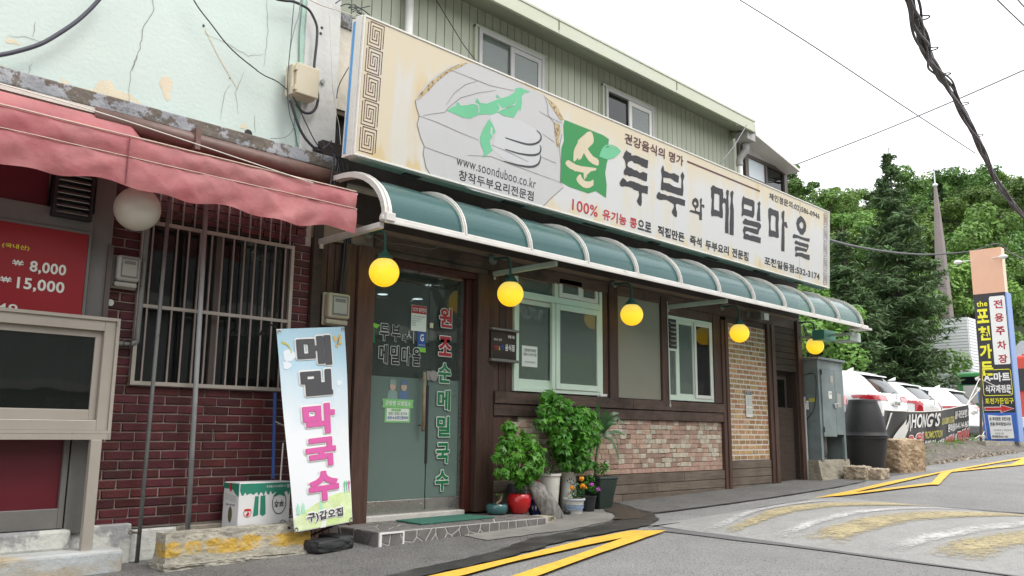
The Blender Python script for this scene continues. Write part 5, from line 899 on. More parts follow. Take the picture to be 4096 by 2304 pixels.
# beams, stone-look panel, planks
plank(5.98, 8.3, .29, .415, 6.235, 'wood_h', d=.1, name='beam'); plank(8.3, 10.38, .29, .415, 6.235, 'wood_h', d=.1, name='beam')
plank(5.98, 7.9, .165, .287, 6.25, 'wood_h', d=.085, name='beam'); plank(7.9, 10.38, .165, .287, 6.25, 'wood_h', d=.085, name='beam')
O('panel_back', MB().box(6.26, 10.38, 6.31, 6.34, -.80, .165), 'stone_gap', RB)
sa = [brick_mesh(w, .0555, .02, 'stone', 'stone_wallpaper_a', .004, .0015) for w in (.158, .158, .158, .158)]; sb = [brick_mesh(w, .0555, .022, 'stone', 'stone_wallpaper_b', .005, .003) for w in (.118, .118)]; sc_ = [brick_mesh(.078, .05, .016, 'stone', 'stone_wallpaper_b', .006, .006) for _ in range(2)]+[brick_mesh(.078, .05, .018, 'stone', 'stone_wallpaper_a', .006, .006)]
n = 0; rest = MB()
for r in range(11):
    z = .165-.029-r*.0583; x = 6.27-random.uniform(0, .1)
    if z < -.45: z = -.452
    while x < 10.37:
        t = random.random(); ms_, w = (random.choice(sa), .160) if t < .52 else ((random.choice(sb), .120) if t < .91 else (random.choice(sc_), .08))
        if x+w > 10.378: w = 10.378-x; ms_ = None
        if x+w/2 > 6.3 and n >= 298: rest.box(x+.002, x+w-.002, 6.292, 6.31, z-.027, z+.027)
        elif x+w/2 > 6.3:
            if ms_ is None:
                if w > .03: o = O('stone', MB().box(x, x+w-.003, 6.292, 6.31, z-.027, z+.027), 'stone_wallpaper_a', RB); n += 1
            else:
                o = link('stone', ms_, RB); o.location = (x+w/2-LX, 6.31-LY+random.uniform(-.004, .003), z-LZ); n += 1
        x += w
O('stone_rows', rest, 'stone_wallpaper_a', RB, kind='stuff')
for i, (a, b) in enumerate(((-.60, -.482), (-.71, -.602), (-.83, -.712))):
    s = (6.0, 8.8, 10.38) if i == 1 else ((6.0, 9.4, 10.38) if i == 0 else (6.0, 8.1, 10.38))
    for p, q in zip(s[:-1], s[1:]): plank(p, q, a, b, 6.262, 'wood_grey', d=.075)
board(10.38, 10.46, -.82, 1.60, 6.245, 'wood', .09, 'post'); board(10.46, 10.54, -.82, 1.60, 6.232, 'wood', .10, 'post')
# printed brick panel with white joints
O('panel_sheet', MB().box(10.545, 11.68, 6.285, 6.34, -.358, 1.575), 'yb_mortar', RB)
yb = [brick_mesh(.158, .050, .004, 'brick', 'yb', .003, .002) for _ in range(5)]; ybs = [brick_mesh(.102, .050, .004, 'brick', 'yb', .003, .002) for _ in range(3)]
nr = 27; pz = (1.575+.358)/nr
for r in range(nr):
    z = -.358+pz*(r+.5); x = 10.56-(0 if r % 2 == 0 else .085)
    while x < 11.67:
        big_ = random.random() < .82; w = .158 if big_ else .102; e = x+w
        xa, xb = max(x, 10.552), min(e, 11.675)
        if xb-xa > .04:
            if xb-xa > w-.002: o = link('brick', random.choice(yb if big_ else ybs), RB); o.location = ((xa+xb)/2-LX, 6.285-LY, z-LZ)
            else: O('brick', MB().box(xa, xb, 6.281, 6.285, z-.025, z+.025), 'yb', RB)
        x = e+.020
pn = O('poster', MB().box(11.02, 11.20, 6.268, 6.272, .25, .62), 'paper', RB)
O('poster_header', MB().box(11.025, 11.195, 6.266, 6.268, .57, .615), 'ink', pn); text('영업안내', 11.04, 11.18, .58, .605, FR(6.265), 'white', pn, .01)
for i in range(5): text('순두부 메밀', 11.035, 11.10, .53-i*.03, .545-i*.03, FR(6.266), 'ink', pn, .01); text('정식 메뉴', 11.12, 11.19, .53-i*.03, .545-i*.03, FR(6.266), 'ink', pn, .01)
for i in range(3): text('포천 일동점', 11.035, 11.10, .36-i*.03, .375-i*.03, FR(6.266), 'ink', pn, .01); text('영업시간', 11.12, 11.18, .36-i*.03, .375-i*.03, FR(6.266), 'ink', pn, .01)
for a, b in ((-.475, -.362), (-.59, -.478), (-.70, -.593), (-.80, -.703)): plank(10.54, 11.68, a, b, 6.262, 'wood_grey', d=.075)
plank(10.54, 11.68, 1.575, 1.66, 6.27, 'wood_h', d=.07)
board(11.68, 11.78, -.78, 1.66, 6.24, 'wood', .1, 'post'); board(11.78, 11.89, -.78, 1.66, 6.225, 'wood', .115, 'post')
for i in range(7): plank(11.89, 12.63, .975+i*.098, 1.073+i*.098, 6.27, 'wood_dark', d=.06)
d2 = O('side_door', frame_bars(MB(), 11.89, 12.63, -.74, .97, 6.40, 6.46, .05), 'wood_dark', RB)
O('door_leaf', MB().box(11.94, 12.58, 6.43, 6.45, -.72, .92), 'frame_brown', d2); O('pane', MB().box(12.0, 12.50, 6.424, 6.43, .12, .86), 'glass_dark', d2); O('door_rail', MB().box(11.95, 12.57, 6.42, 6.43, .02, .10).box(11.95, 12.57, 6.42, 6.43, -.66, -.60), 'black', d2)
O('jamb', MB().box(12.60, 12.64, 6.27, 6.46, -.78, .97), 'wood_dark', RB)
board(12.63, 12.775, -.76, 1.80, 6.23, 'wood', .11, 'post'); O('corner_strip', MB().box(12.74, 12.785, 6.22, 6.235, -.75, .6), 'frame_grey', RB)
for x in (12.95,): pass
O('padlock', MB().lathe((12.80, 6.2, .52), [(.0001, -.01), (.02, -.01), (.02, .01), (.0001, .01)], 10, 'y').box(12.785, 12.82, 6.19, 6.22, .40, .50), 'pvc_white', RB)
# upper storey: metal siding, one panel at a time
O('upper_wall', MB().box(4.1, 11.43, 6.512, 6.7, 2.56, 4.73), 'siding_groove', RB); O('upper_end_wall', MB().box(11.41, 11.43, 6.7, 11, 2.56, 4.73), 'siding', RB)
sp = mesh('siding_panel', MB().hexa([(.003, 0, 0), (.115, 0, 0), (.115, .012, 0), (.003, .012, 0), (.008, -.004, 2.17), (.110, -.004, 2.17), (.115, .012, 2.17), (.003, .012, 2.17)]), 'siding')
for i in range(62):
    o = link('siding_panel', sp, RB); o.location = (4.11+i*.118-LX, 6.50-LY, 2.56-LZ)
sc = mesh('screw', MB().lathe((0, 0, 0), [(.0001, 0), (.009, 0), (.009, .006)], 8, 'y'), 'black')
for i in range(1, 60, 2):
    x = 4.17+i*.118
    if 5.8 < x < 6.95 or 8.0 < x < 9.2: continue
    o = link('screw', sc, RB); o.location = (x-LX, 6.49-LY, 3.99-LZ)
def upwin(x0, x1, z0, z1, fm, open_left):
    w = O('window', frame_bars(MB(), x0, x1, z0, z1, 6.44, 6.51, .045), fm, RB, bevel=.004); xm = (x0+x1)/2
    O('flashing', MB().box(x0-.05, x0-.01, 6.46, 6.50, z0, z1+.03).box(x0-.05, x1+.03, 6.45, 6.50, z1+.005, z1+.035), 'siding', w)
    O('window_sash', frame_bars(MB(), xm-.03, x1-.045, z0+.045, z1-.045, 6.45, 6.475, .06), 'frame_white' if open_left else fm, w, bevel=.003)
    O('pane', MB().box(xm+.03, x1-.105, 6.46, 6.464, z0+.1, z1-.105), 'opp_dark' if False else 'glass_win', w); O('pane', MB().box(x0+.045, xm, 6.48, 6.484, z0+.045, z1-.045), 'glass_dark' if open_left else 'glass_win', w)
    O('blind', MB().box(x0+.045, x1-.045, 6.495, 6.50, z0+.04, z1-.04), 'curtain_grey' if not open_left else 'black', w)
D('curtain_grey', (.16, .16, .155), .8, var=.1, bump=0)
upwin(5.87, 6.93, 3.30, 4.43, 'frame_grey', False); upwin(8.10, 9.15, 3.30, 4.43, 'frame_grey', True)
# eaves
ev_ = O('eaves_gutter', MB().box(3.2, 6.8, 6.10, 6.14, 4.575, 4.755).box(6.803, 9.2, 6.10, 6.14, 4.575, 4.755).box(9.203, 11.30, 6.10, 6.14, 4.575, 4.755).box(11.30, 11.31, 6.10, 6.6, 4.56, 4.76).box(3.2, 11.3, 6.09, 6.10, 4.735, 4.76), 'fascia', RB, bevel=.004)
O('soffit', MB().hexa([(3.2, 6.14, 4.565), (11.30, 6.14, 4.565), (11.30, 6.56, 4.70), (3.2, 6.56, 4.70), (3.2, 6.14, 4.575), (11.30, 6.14, 4.575), (11.30, 6.56, 4.71), (3.2, 6.56, 4.71)]), 'soffit', RB)
for x in (6.8, 9.2, 5.4): O('gutter_clip', MB().box(x-.005, x+.005, 6.093, 6.10, 4.62, 4.768), 'siding_groove', ev_)
O('metal_roof', MB().hexa([(3.2, 6.12, 4.76), (11.38, 6.12, 4.76), (11.38, 11, 5.5), (3.2, 11, 5.5), (3.2, 6.12, 4.79), (11.38, 6.12, 4.79), (11.38, 11, 5.53), (3.2, 11, 5.53)]), 'roof_tin', RB)
O('tarp_corner', MB().box(11.32, 11.42, 6.15, 6.3, 4.60, 4.74), 'sign_blue', RB)
# downpipes
dp = thing('downpipe', 'white plastic downpipe on green siding nearest the left end of the signboard', 'pipe', (4.87, 6.4, 3))
O('pipe', MB().tube([(4.87, 6.42, 2.6), (4.87, 6.42, 4.36)], .043, 14), 'pvc_white', dp, smooth=True); O('collar', MB().tube([(4.87, 6.42, 4.36), (4.87, 6.42, 4.6)], .051, 14), 'pvc_grey', dp, smooth=True)
dp = thing('downpipe', 'white downpipe with grey elbows and hopper at the far end of green siding', 'pipe', (11.35, 6.35, 3))
O('pipe', MB().tube([(11.30, 6.38, 2.6), (11.30, 6.38, 4.10)], .043, 14), 'pvc_white', dp, smooth=True); O('elbow', MB().tube(smooth_path([(11.30, 6.38, 4.10), (11.30, 6.38, 4.20), (11.33, 6.34, 4.28), (11.36, 6.30, 4.36), (11.36, 6.30, 4.46)], 4), .052, 14), 'pvc_grey', dp, smooth=True)
O('hopper', MB().box(11.18, 11.42, 6.16, 6.38, 4.46, 4.60), 'pvc_grey', dp, bevel=.01)
# glazed lean-to at the far end
lt = thing('rooftop_shed', 'cream lean-to with brown-framed windows and sloping roof beyond green siding', 'shed', (12.2, 6.6, 2.56))
O('gable', MB().add([(11.62, 6.50, 4.43), (13.04, 6.50, 4.43), (13.04, 6.50, 4.46), (11.62, 6.50, 4.69), (11.62, 6.56, 4.43), (13.04, 6.56, 4.43), (13.04, 6.56, 4.46), (11.62, 6.56, 4.69)], [(0,1,2,3), (7,6,5,4), (3,2,6,7), (0,4,5,1)]), 'plaster_white', lt)
O('roof', MB().hexa([(11.55, 6.22, 4.62), (13.0, 6.22, 4.36), (13.15, 9.5, 4.42), (11.60, 9.5, 4.70), (11.55, 6.22, 4.66), (13.0, 6.22, 4.40), (13.15, 9.5, 4.46), (11.60, 9.5, 4.76)]), 'frame_white', lt)
O('window_frame', MB().box(11.66, 11.76, 6.48, 6.56, 2.56, 4.43).box(12.94, 13.04, 6.48, 6.56, 2.56, 4.43).box(12.31, 12.36, 6.48, 6.56, 2.56, 4.38).box(11.76, 12.94, 6.48, 6.56, 4.38, 4.43).box(11.76, 12.31, 6.48, 6.56, 4.02, 4.06), 'frame_brown', lt)
O('pane', MB().box(11.76, 12.31, 6.51, 6.515, 4.06, 4.38), 'cloudprint', lt); O('pane', MB().box(12.36, 12.94, 6.515, 6.52, 2.6, 4.38), 'glass_dark', lt); O('far_wall', MB().box(11.6, 13.0, 9.3, 9.35, 2.56, 4.4), 'dark_room', lt)
O('far_window', MB().box(12.98, 12.99, 6.62, 6.71, 3.5, 4.3).box(12.98, 12.99, 6.75, 6.88, 3.5, 4.3), 'leaf_light', lt); O('side_wall', MB().box(12.995, 13.04, 6.56, 9.35, 2.56, 4.43), 'frame_brown', lt)
tag(O('clay_pipe', MB().tube(smooth_path([(12.02, 6.35, 3.58), (12.18, 6.33, 3.60), (12.35, 6.31, 3.53), (12.48, 6.3, 3.44)], 4), .055, 12, r2=.04), 'rock', smooth=True), 'short orange-brown pipe end sticking up behind the top edge of the signboard', 'pipe')
cable('wire', 'roofwire', .008, 'wire_grey', 'grey guy wire slanting from the eaves corner down to the signboard', 'wire', dy=0); cable('wire', 'sidewire2', .005, 'cable', 'black wire slanting across the first window of the green upper storey', 'wire')
# ---------------------------------------------------------------- teal canopy
CA = thing('glass_canopy', 'curved teal polycarbonate canopy on white aluminium ribs over the restaurant front', 'canopy', (8, 5.8, 1.7))
prof = [(5.35+.70*(1-math.cos(t)), 1.685+.475*math.sin(t)) for t in [i*math.pi/2/10 for i in range(11)]]+[(6.27, 2.17)]
def arc_sheet(x0, x1, off=0, th=.004):
    mb = MB(); v = []; n = len(prof)
    for i, (y, z) in enumerate(prof):
        a, b = prof[max(i-1, 0)], prof[min(i+1, n-1)]; ty, tz = b[0]-a[0], b[1]-a[1]; l = math.hypot(ty, tz); ny, nz = -tz/l, ty/l
        v += [(x0, y+ny*off, z+nz*off), (x1, y+ny*off, z+nz*off), (x1, y+ny*(off+th), z+nz*(off+th)), (x0, y+ny*(off+th), z+nz*(off+th))]
    f = []
    for i in range(n-1): a, b = i*4, i*4+4; f += [(a+3, a+2, b+2, b+3), (a+1, a, b, b+1), (a, a+3, b+3, b), (a+2, a+1, b+1, b+2)]
    f += [(0, 1, 2, 3), (4*n-1, 4*n-2, 4*n-3, 4*n-4)]
    return mb.add(v, f)
ribx = [3.90+.826*i for i in range(12)]
for i, x in enumerate(ribx):
    w = .020 if i else .036
    r_ = O('rib', arc_sheet(x-w, x+w, -.018, .045), 'awn_frame', CA); O('rib_groove', arc_sheet(x-.006, x+.006, .027, .012), 'awn_frame', r_)
    if i < 11:
        mb = MB(); a, b = x+.02, ribx[i+1]-.02; n = 6; V = []
        for k in range(n+1):
            for y, z in prof: V.append((a+(b-a)*k/n, y-.0*math.sin(math.pi*k/n), z+.006*math.sin(math.pi*k/n)+random.uniform(-.0008, .0008)))
        q = len(prof); mb.add(V, [(k*q+j, (k+1)*q+j, (k+1)*q+j+1, k*q+j+1) for k in range(n) for j in range(q-1)]); O('sheet', mb, 'canopy', CA, smooth=True)
O('front_bar', MB().box(3.84, 13.20, 5.32, 5.375, 1.655, 1.70), 'awn_frame', CA, bevel=.012, seg=3); O('front_lip', MB().box(3.86, 13.18, 5.305, 5.32, 1.635, 1.665), 'awn_frame', CA, bevel=.004)
O('bar_joint', MB().box(3.855, 3.945, 5.29, 5.38, 1.65, 1.72), 'awn_frame', CA, bevel=.006)
O('end_bar', MB().box(3.845, 3.895, 5.375, 6.32, 1.60, 1.648), 'awn_frame', CA, bevel=.004); O('wall_channel', MB().box(3.9, 13.0, 6.22, 6.27, 2.15, 2.19), 'awn_frame', CA)
for x in (5.96, 9.10): O('bracket', MB().hexa([(x-.02, 5.38, 1.60), (x+.02, 5.38, 1.60), (x+.02, 6.26, 1.605), (x-.02, 6.26, 1.605), (x-.02, 5.38, 1.65), (x+.02, 5.38, 1.65), (x+.02, 6.26, 1.655), (x-.02, 6.26, 1.655)]).box(x-.012, x+.012, 6.24, 6.262, 1.57, 1.60), 'bracket', CA, bevel=.003)
O('bracket', MB().box(12.72, 12.76, 5.38, 6.24, 1.52, 1.56), 'bracket', CA)
O('end_plate', MB().box(12.85, 13.22, 5.28, 5.50, 1.625, 1.655), 'awn_frame', CA)
O('end_foot', MB().box(3.855, 3.89, 6.25, 6.30, 1.565, 1.60), 'pvc_white', CA)
# ---------------------------------------------------------------- five lit globe lamps
def lamp(x, label, first=None):
    if first: return None
    t = thing('wall_lamp', label, 'lamp', (x, 6.262, 1.78), 'yellow globe lamps along the restaurant front')
    c = (0, -.27, -.39)
    O('mount', MB().lathe((0, 0, 0), [(.0001, -.03), (.03, -.03), (.055, -.008), (.055, 0)], 18, 'y'), 'lamp_grey', t, smooth=True, local=True)
    O('arm', MB().tube(smooth_path([(0, -.02, 0), (0, -.17, -.0), (0, -.235, -.02), (0, -.268, -.07), (0, -.27, -.20)], 6), .0125, 10), 'lamp_green', t, smooth=True, local=True)
    cp = O('cap', MB().lathe((0, -.27, -.255), [(.072, -.022), (.072, .0), (.060, .014), (.028, .048), (.014, .07), (.0001, .07)], 24), 'lamp_green', t, smooth=False, local=True)
    O('screw', MB().tube([(.07, -.27, -.262), (.085, -.27, -.262)], .005, 6), 'tin', cp)
    g = O('globe', MB().sphere((0, 0, 0), .134, 40, 24, .98), 'globe_lit', t, smooth=True, local=True); g.location = c
    return t
l0 = lamp(4.36, 'lit yellow globe lamp nearest, above the left leaf of the glass door')
for x, lb in ((5.94, 'lit yellow globe lamp between the glass door and the first green-white window'), (7.97, 'lit yellow globe lamp in front of the blank beige wall panel'), (10.43, 'lit yellow globe lamp before the ochre brick panel, second from far end'), (12.73, 'lit yellow globe lamp farthest away, beside the grey steel cabinet')):
    c = copy_tree(l0); c.location.x = x; c['label'] = lb
tag(O('wire', MB().tube(smooth_path([(p[0], 6.255, p[2]-.01) for p in WR['lampwire']], 4), .0025, 5), 'wire_grey'), 'thin grey wire sagging between the first two globe lamps', 'wire')
fl = thing('flood_light', 'small flood light under the canopy above the ochre brick panel', 'flood light', (11.3, 6.2, 1.72))
O('body', MB().box(11.25, 11.46, 6.10, 6.22, 1.67, 1.79), 'alu_dark', fl, bevel=.01); O('lens', MB().box(11.33, 11.47, 6.09, 6.10, 1.68, 1.78), 'pvc_white', fl, bevel=.004); O('mount', MB().lathe((11.12, 6.26, 1.75), [(.0001, -.03), (.04, -.03), (.045, 0)], 12, 'y'), 'lamp_grey', fl)
gb = thing('control_box', 'pale green control box with clear lid hung under the far end of the canopy', 'box', (12.5, 5.9, 1.5))
O('box', MB().box(12.55, 12.95, 5.75, 5.95, 1.46, 1.62), 'green_box', gb, bevel=.008); O('tray', MB().box(12.90, 13.30, 5.50, 5.80, 1.46, 1.475).box(12.90, 13.30, 5.50, 5.51, 1.475, 1.60), 'bracket', gb)
O('camera', MB().lathe((13.0, 5.6, 1.60), [(.0001, -.04), (.035, -.02), (.04, .02)], 14), 'black', gb, smooth=True)
for i, (a, b) in enumerate((((12.78, 6.2, 1.75), (12.9, 5.95, 1.5)), ((12.80, 6.2, 1.70), (12.95, 6.0, 1.2)), ((12.8, 6.2, 1.66), (12.78, 6.1, 1.5)))): tag(O('cable', MB().tube(smooth_path([a, ((a[0]+b[0])/2, (a[1]+b[1])/2, min(a[2], b[2])-.03+.05*i), b], 6), .009, 6), 'cable'), 'short black cable looping off the far corner of the timber front', 'cable', 'cables at the far corner of the timber front')
pl = thing('wall_plaque', 'dark wooden plaque beside the entrance with small white writing', 'sign', (6.07, 6.24, .9))
O('panel', MB().box(5.90, 6.27, 6.225, 6.26, .745, 1.035), 'wood_dark', pl, bevel=.004); O('rail', MB().box(5.885, 6.285, 6.195, 6.255, 1.036, 1.062), 'alu_dark', pl, bevel=.006); O('rail', MB().box(5.885, 6.285, 6.195, 6.255, .715, .744), 'alu_dark', pl, bevel=.006)
Fp = FR(6.224); text('포천시 선정', 5.935, 6.045, .93, .955, Fp, 'white', pl, .01); text('맛', 5.945, 6.0, .835, .885, Fp, 'vinyl_red', pl, .03); text('&', 6.005, 6.03, .835, .875, Fp, 'gold_ink', pl, .01); text('멋', 6.035, 6.085, .84, .895, Fp, 'vinyl_blue', pl, .03); text('음식점', 6.10, 6.235, .835, .905, Fp, 'white', pl, .02); text('명품고을', 6.14, 6.235, .97, 1.0, Fp, 'white', pl, .02)
for i in range(5): O('slot', MB().box(5.94, 6.24, 6.222, 6.224, .76+i*.013, .764+i*.013), 'black', pl)
# ---------------------------------------------------------------- signboard
SG = thing('signboard', 'long weathered restaurant signboard with green emblem and big brushed black lettering', 'sign', (8.4, 5.9, 2.3))
VN = math.hypot(.075, 1.253); SV = Vector((0, -.075/VN, 1.253/VN)); SN = Vector((0, -1.253/VN, -.075/VN)); SO = Vector((3.86, 5.80, 2.31))
def FS(u, v, w=0): q = SO+Vector((u, 0, 0))+SV*v+SN*w; return (q.x, q.y, q.z)
def sbox(u0, u1, v0, v1, w0, w1, mb=None): return (mb or MB()).hexa([FS(u0, v0, w1), FS(u1, v0, w1), FS(u1, v0, w0), FS(u0, v0, w0), FS(u0, v1, w1), FS(u1, v1, w1), FS(u1, v1, w0), FS(u0, v1, w0)])
H, Wd = 1.255, 9.065
O('face', sbox(.02, Wd-.02, .02, H-.02, -.02, .0), 'sign_face', SG); O('case', sbox(0, Wd, 0, H, -.165, -.02), 'sign_frame', SG, bevel=.006)
O('edge_frame', sbox(0, Wd, 0, .018, -.02, .008, sbox(0, Wd, H-.018, H, -.02, .008, sbox(0, .014, .018, H-.018, -.02, .008, sbox(Wd-.014, Wd, .018, H-.018, -.02, .008)))), 'sign_frame', SG, bevel=.003)
O('end_band', sbox(-.004, -.0005, .03, H-.03, -.155, -.115), 'sign_blue', SG); O('end_trim', sbox(-.012, 0, 0, H, -.105, -.02, sbox(-.008, 0, 0, H, -.17, -.157)), 'sign_frame', SG)
O('underside', sbox(.05, Wd-.05, -.012, 0, -.15, -.03), 'sign_under', SG)
for i in range(7): O('underside_tear', sbox(.6+i*1.25, .78+i*1.25+.1*(i % 3), -.02-.008*(i % 2), -.0125, -.12+.01*(i%3), -.05), 'ink', SG)
O('panel_joint', sbox(8.05-.0, 8.053, .02, H-.02, .0, .0015), 'crack_brown', SG)
for u, v in ((.004, H-.03), (.004, .03)): pass
def key(u0, u1, v0, v1, n, m, parent, wd):
    mb = MB(); hs = (v1-v0)/n; s = 1/14
    for k in range(n):
        for arm in ([(0, 13), (0, 0), (12, 0), (12, 12), (4, 12), (4, 4), (8, 4), (8, 8.4)], [(14, 1), (14, 14), (2, 14), (2, 2), (10, 2), (10, 10), (6, 10), (6, 5.6)]):
            P = [(u0+(u1-u0)*a*s, v0+hs*(k+.04)+hs*.92*b*s) for a, b in arm]
            for p, q in zip(P[:-1], P[1:]):
                h = wd/2; x0_, x1_ = min(p[0], q[0])-h, max(p[0], q[0])+h; y0_, y1_ = min(p[1], q[1])-h, max(p[1], q[1])+h
                mb.add([FS(x0_, y0_, .0015), FS(x1_, y0_, .0015), FS(x1_, y1_, .0015), FS(x0_, y1_, .0015)], [(0, 1, 2, 3)])
    return O('key_pattern', mb, m, parent)
key(.05, .215, .04, H-.03, 5, 'key_line', SG, .0085); O('key_panel', sbox(8.84, 9.005, .03, H-.03, .0, .0008), 'pan_lilac', SG) if 'pan_lilac' in M else None
key(8.86, 8.99, .04, H-.04, 5, 'key_line', SG, .007)
R_ = random.Random(5)
def pr(keys, m, name, w=.0015): return decal(TR[keys], FS, m, SG, name, w)
pr('stone', 'stone_print', 'stone_emblem', .001)
decal([TR['crust'][0]], FS, 'crust', SG, 'emblem_crust', .003); decal(TR['crust'][1:], FS, 'crust', SG, 'emblem_crust', .003)
for i in range(13): stroke(TR['crack%d' % i][0], .0065 if i in (10, 11, 12) else .005, FS, 'crack_brown', SG, 'emblem_crack', .004, taper=i not in (10, 11))
pr('tofu', 'stone_hl', 'tofu_emblem', .002); pr('pod', 'leaf_mint', 'pod_emblem', .003); pr('pods2', 'leaf_mint', 'pod_emblem', .003); pr('leafb', 'leaf_mint', 'leaf_emblem', .0035); pr('podlight', 'stone_hl', 'pod_highlight', .0045)
for i in range(3): stroke(smooth2(TR['swirl%d' % i][0]), .022, FS, 'ink_dark', SG, 'swirl_emblem', .004, taper=True)
pr('green_plate', 'plate_green', 'green_emblem', .002); pr('soon', 'sign_cream', 'emblem_letter', .0035); pr('leaf', 'leaf_mint', 'leaf_emblem', .004); pr('leafslit', 'plate_green', 'leaf_emblem', .0052)
decal([TR['leafslit'][1]], FS, 'sign_cream', SG, 'leaf_emblem', .006)
for k in ('du', 'bu', 'wa', 'me', 'mil', 'ma', 'eul'):
    P = [rag(p, .0025, .03) for p in TR[k]]; hole = TR.get(k+'_hole')
    mb = MB()
    for i, p in enumerate(P):
        loops = [[Vector((a, b, 0)) for a, b in p]]
        if hole and i == 0: loops.append([Vector((a, b, 0)) for a, b in hole[0]])
        flat = [q for l in loops for q in l]; tr_ = tessellate_polygon(loops)
        fs = []
        for t in tr_:
            a, b, c = (flat[j] for j in t); s = (b.x-a.x)*(c.y-a.y)-(b.y-a.y)*(c.x-a.x); fs.append(tuple(t) if s > 0 else tuple(reversed(t)))
        mb.add([FS(q.x, q.y, .003) for q in flat], fs)
    O('brushed_letter', mb, 'ink', SG)
text('www.soonduboo.co.kr', 1.14, 2.23, .178, .278, FS, 'ink', SG, -.004); text('창작두부요리전문점', 1.18, 2.205, .042, .142, FS, 'ink', SG, .012)
text('건강음식의 명가', 3.68, 4.893, 1.035, 1.165, FS, 'ink_brown', SG, .028); O('rule', sbox(4.98, 6.825, 1.112, 1.136, .0, .002), 'ink_brown', SG)
text('100%', 2.81, 3.245, .068, .192, FS, 'ink_red', SG, .012); text('유기농 콩', 3.33, 3.968, .064, .187, FS, 'ink_red', SG, .028)
for b, a, c in (('으로', 3.986, 4.256), ('직접만든', 4.387, 4.961), ('즉석', 5.084, 5.355), ('두부요리', 5.445, 6.02), ('전문점', 6.101, 6.536)): text(b, a, c, .066, .188, FS, 'ink', SG, .032)
text('체인점문의:02)586-0946', 7.095, 8.708, 1.045, 1.165, FS, 'ink', SG, .018); text('포천일동점:532-3174', 6.985, 8.72, .085, .21, FS, 'ink', SG, .028)
# ---------------------------------------------------------------- entrance step of crazy paving
def clip_half(poly, p, n):
    out = []; m = len(poly)
    for i in range(m):
        a, b = poly[i], poly[(i+1) % m]; da = (a[0]-p[0])*n[0]+(a[1]-p[1])*n[1]; db = (b[0]-p[0])*n[0]+(b[1]-p[1])*n[1]
        if da <= 0: out.append(a)
        if da*db < 0: t = da/(da-db); out.append((a[0]+(b[0]-a[0])*t, a[1]+(b[1]-a[1])*t))
    return out
def voronoi(pts, poly, gap):
    cells = []
    for i, p in enumerate(pts):
        c = list(poly)
        for j, q in enumerate(pts):
            if i == j: continue
            d = (q[0]-p[0], q[1]-p[1]); l = math.hypot(*d)
            if l > 1.2: continue
            n = (d[0]/l, d[1]/l); m = ((p[0]+q[0])/2-n[0]*gap/2, (p[1]+q[1])/2-n[1]*gap/2); c = clip_half(c, m, n)
            if len(c) < 3: break
        if len(c) >= 3: cells.append(c)
    return cells
stp = thing('entrance_step', 'raised entrance step faced with grey crazy paving stones below the glass door', 'step', (5, 6, -.95))
ST = [(4.12, 6.33), (4.14, 5.62), (6.06, 5.60), (6.10, 5.95), (6.26, 6.05), (6.26, 6.33)]
mb = MB(); n = len(ST); zb_ = -1.0; mb.add([(x, y, zb_) for x, y in ST]+[(x, y, -.797) for x, y in ST], [tuple(range(n, 2*n)), tuple(reversed(range(n)))]+[(i, (i+1) % n, (i+1) % n+n, i+n) for i in range(n)])
O('step_base', mb, 'grout', stp)
R = random.Random(11)
def stones(cells, fr, d=.007, parent=None, name='paving_stone', m='tile_stone'):
    for c in cells:
        k = len(c); cx, cy = sum(p[0] for p in c)/k, sum(p[1] for p in c)/k; ins = [(cx+(p[0]-cx)*.95, cy+(p[1]-cy)*.95) for p in c]
        mb = MB(); mb.add([fr(u, v, .0) for u, v in c]+[fr(u, v, d) for u, v in ins], [tuple(range(k, 2*k))]+[(i, (i+1) % k, (i+1) % k+k, i+k) for i in range(k)]); O(name, mb, m, parent)
pts = [(4.1+(i+.5)*.2+R.uniform(-.09, .09), 5.6+(j+.5)*.19+R.uniform(-.08, .08)) for i in range(11) for j in range(4)]
area = [(4.125, 5.63), (6.05, 5.61), (6.09, 5.95), (6.25, 6.06), (6.25, 6.32), (4.125, 6.32)]
stones(voronoi(pts, area, .012), lambda u, v, w: (u, v, -.797+w), .006, stp)
pts = [(4.14+(i+.5)*.12+R.uniform(-.05, .05), -.99+(j+.5)*.10+R.uniform(-.045, .045)) for i in range(16) for j in range(2)]
stones(voronoi(pts, [(4.15, -.985), (6.05, -.985), (6.05, -.80), (4.15, -.80)], .012), lambda u, v, w: (u, 5.62-.0104*(u-4.14)-w, v), .006, stp)
pts = [(5.66+(i+.5)*.16+R.uniform(-.05, .05), -.93+R.uniform(-.05, .05)) for i in range(4)]
stones(voronoi(pts, [(5.64, -.985), (6.3, -.985), (6.3, -.80), (5.64, -.80)], .012), lambda u, v, w: (4.13-w, u, v), .006, stp)
O('white_grout', MB().box(4.128, 4.150, 5.606, 5.622, -.99, -.80).box(4.36, 4.375, 5.606, 5.622, -.99, -.80).box(4.15, 4.36, 5.606, 5.62, -.81, -.798), 'white', stp)
O('grout_fillet', rock_mb((4.30, 5.60, -.96), .5, .08, .04, 5, .3, 5), 'grout', stp); O('threshold', MB().box(4.44, 5.62, 6.27, 6.40, -.797, -.745), 'grout', stp, bevel=.006)
tag(O('door_mat', MB().hexa([(4.70, 5.80, -.788), (5.60, 5.83, -.788), (5.56, 6.20, -.788), (4.72, 6.18, -.788), (4.70, 5.80, -.776), (5.60, 5.83, -.776), (5.56, 6.20, -.776), (4.72, 6.18, -.776)]), 'mat_green', bevel=.003), 'green rubber door mat lying on the entrance step', 'mat')
tag(weather(O('stone', rock_mb((6.16, 5.80, -.875), .30, .34, .16, 21, .18, 4, .6, .3), 'concrete_block'), .02, .1), 'grey stone wedge at the right end of the entrance step', 'stone')
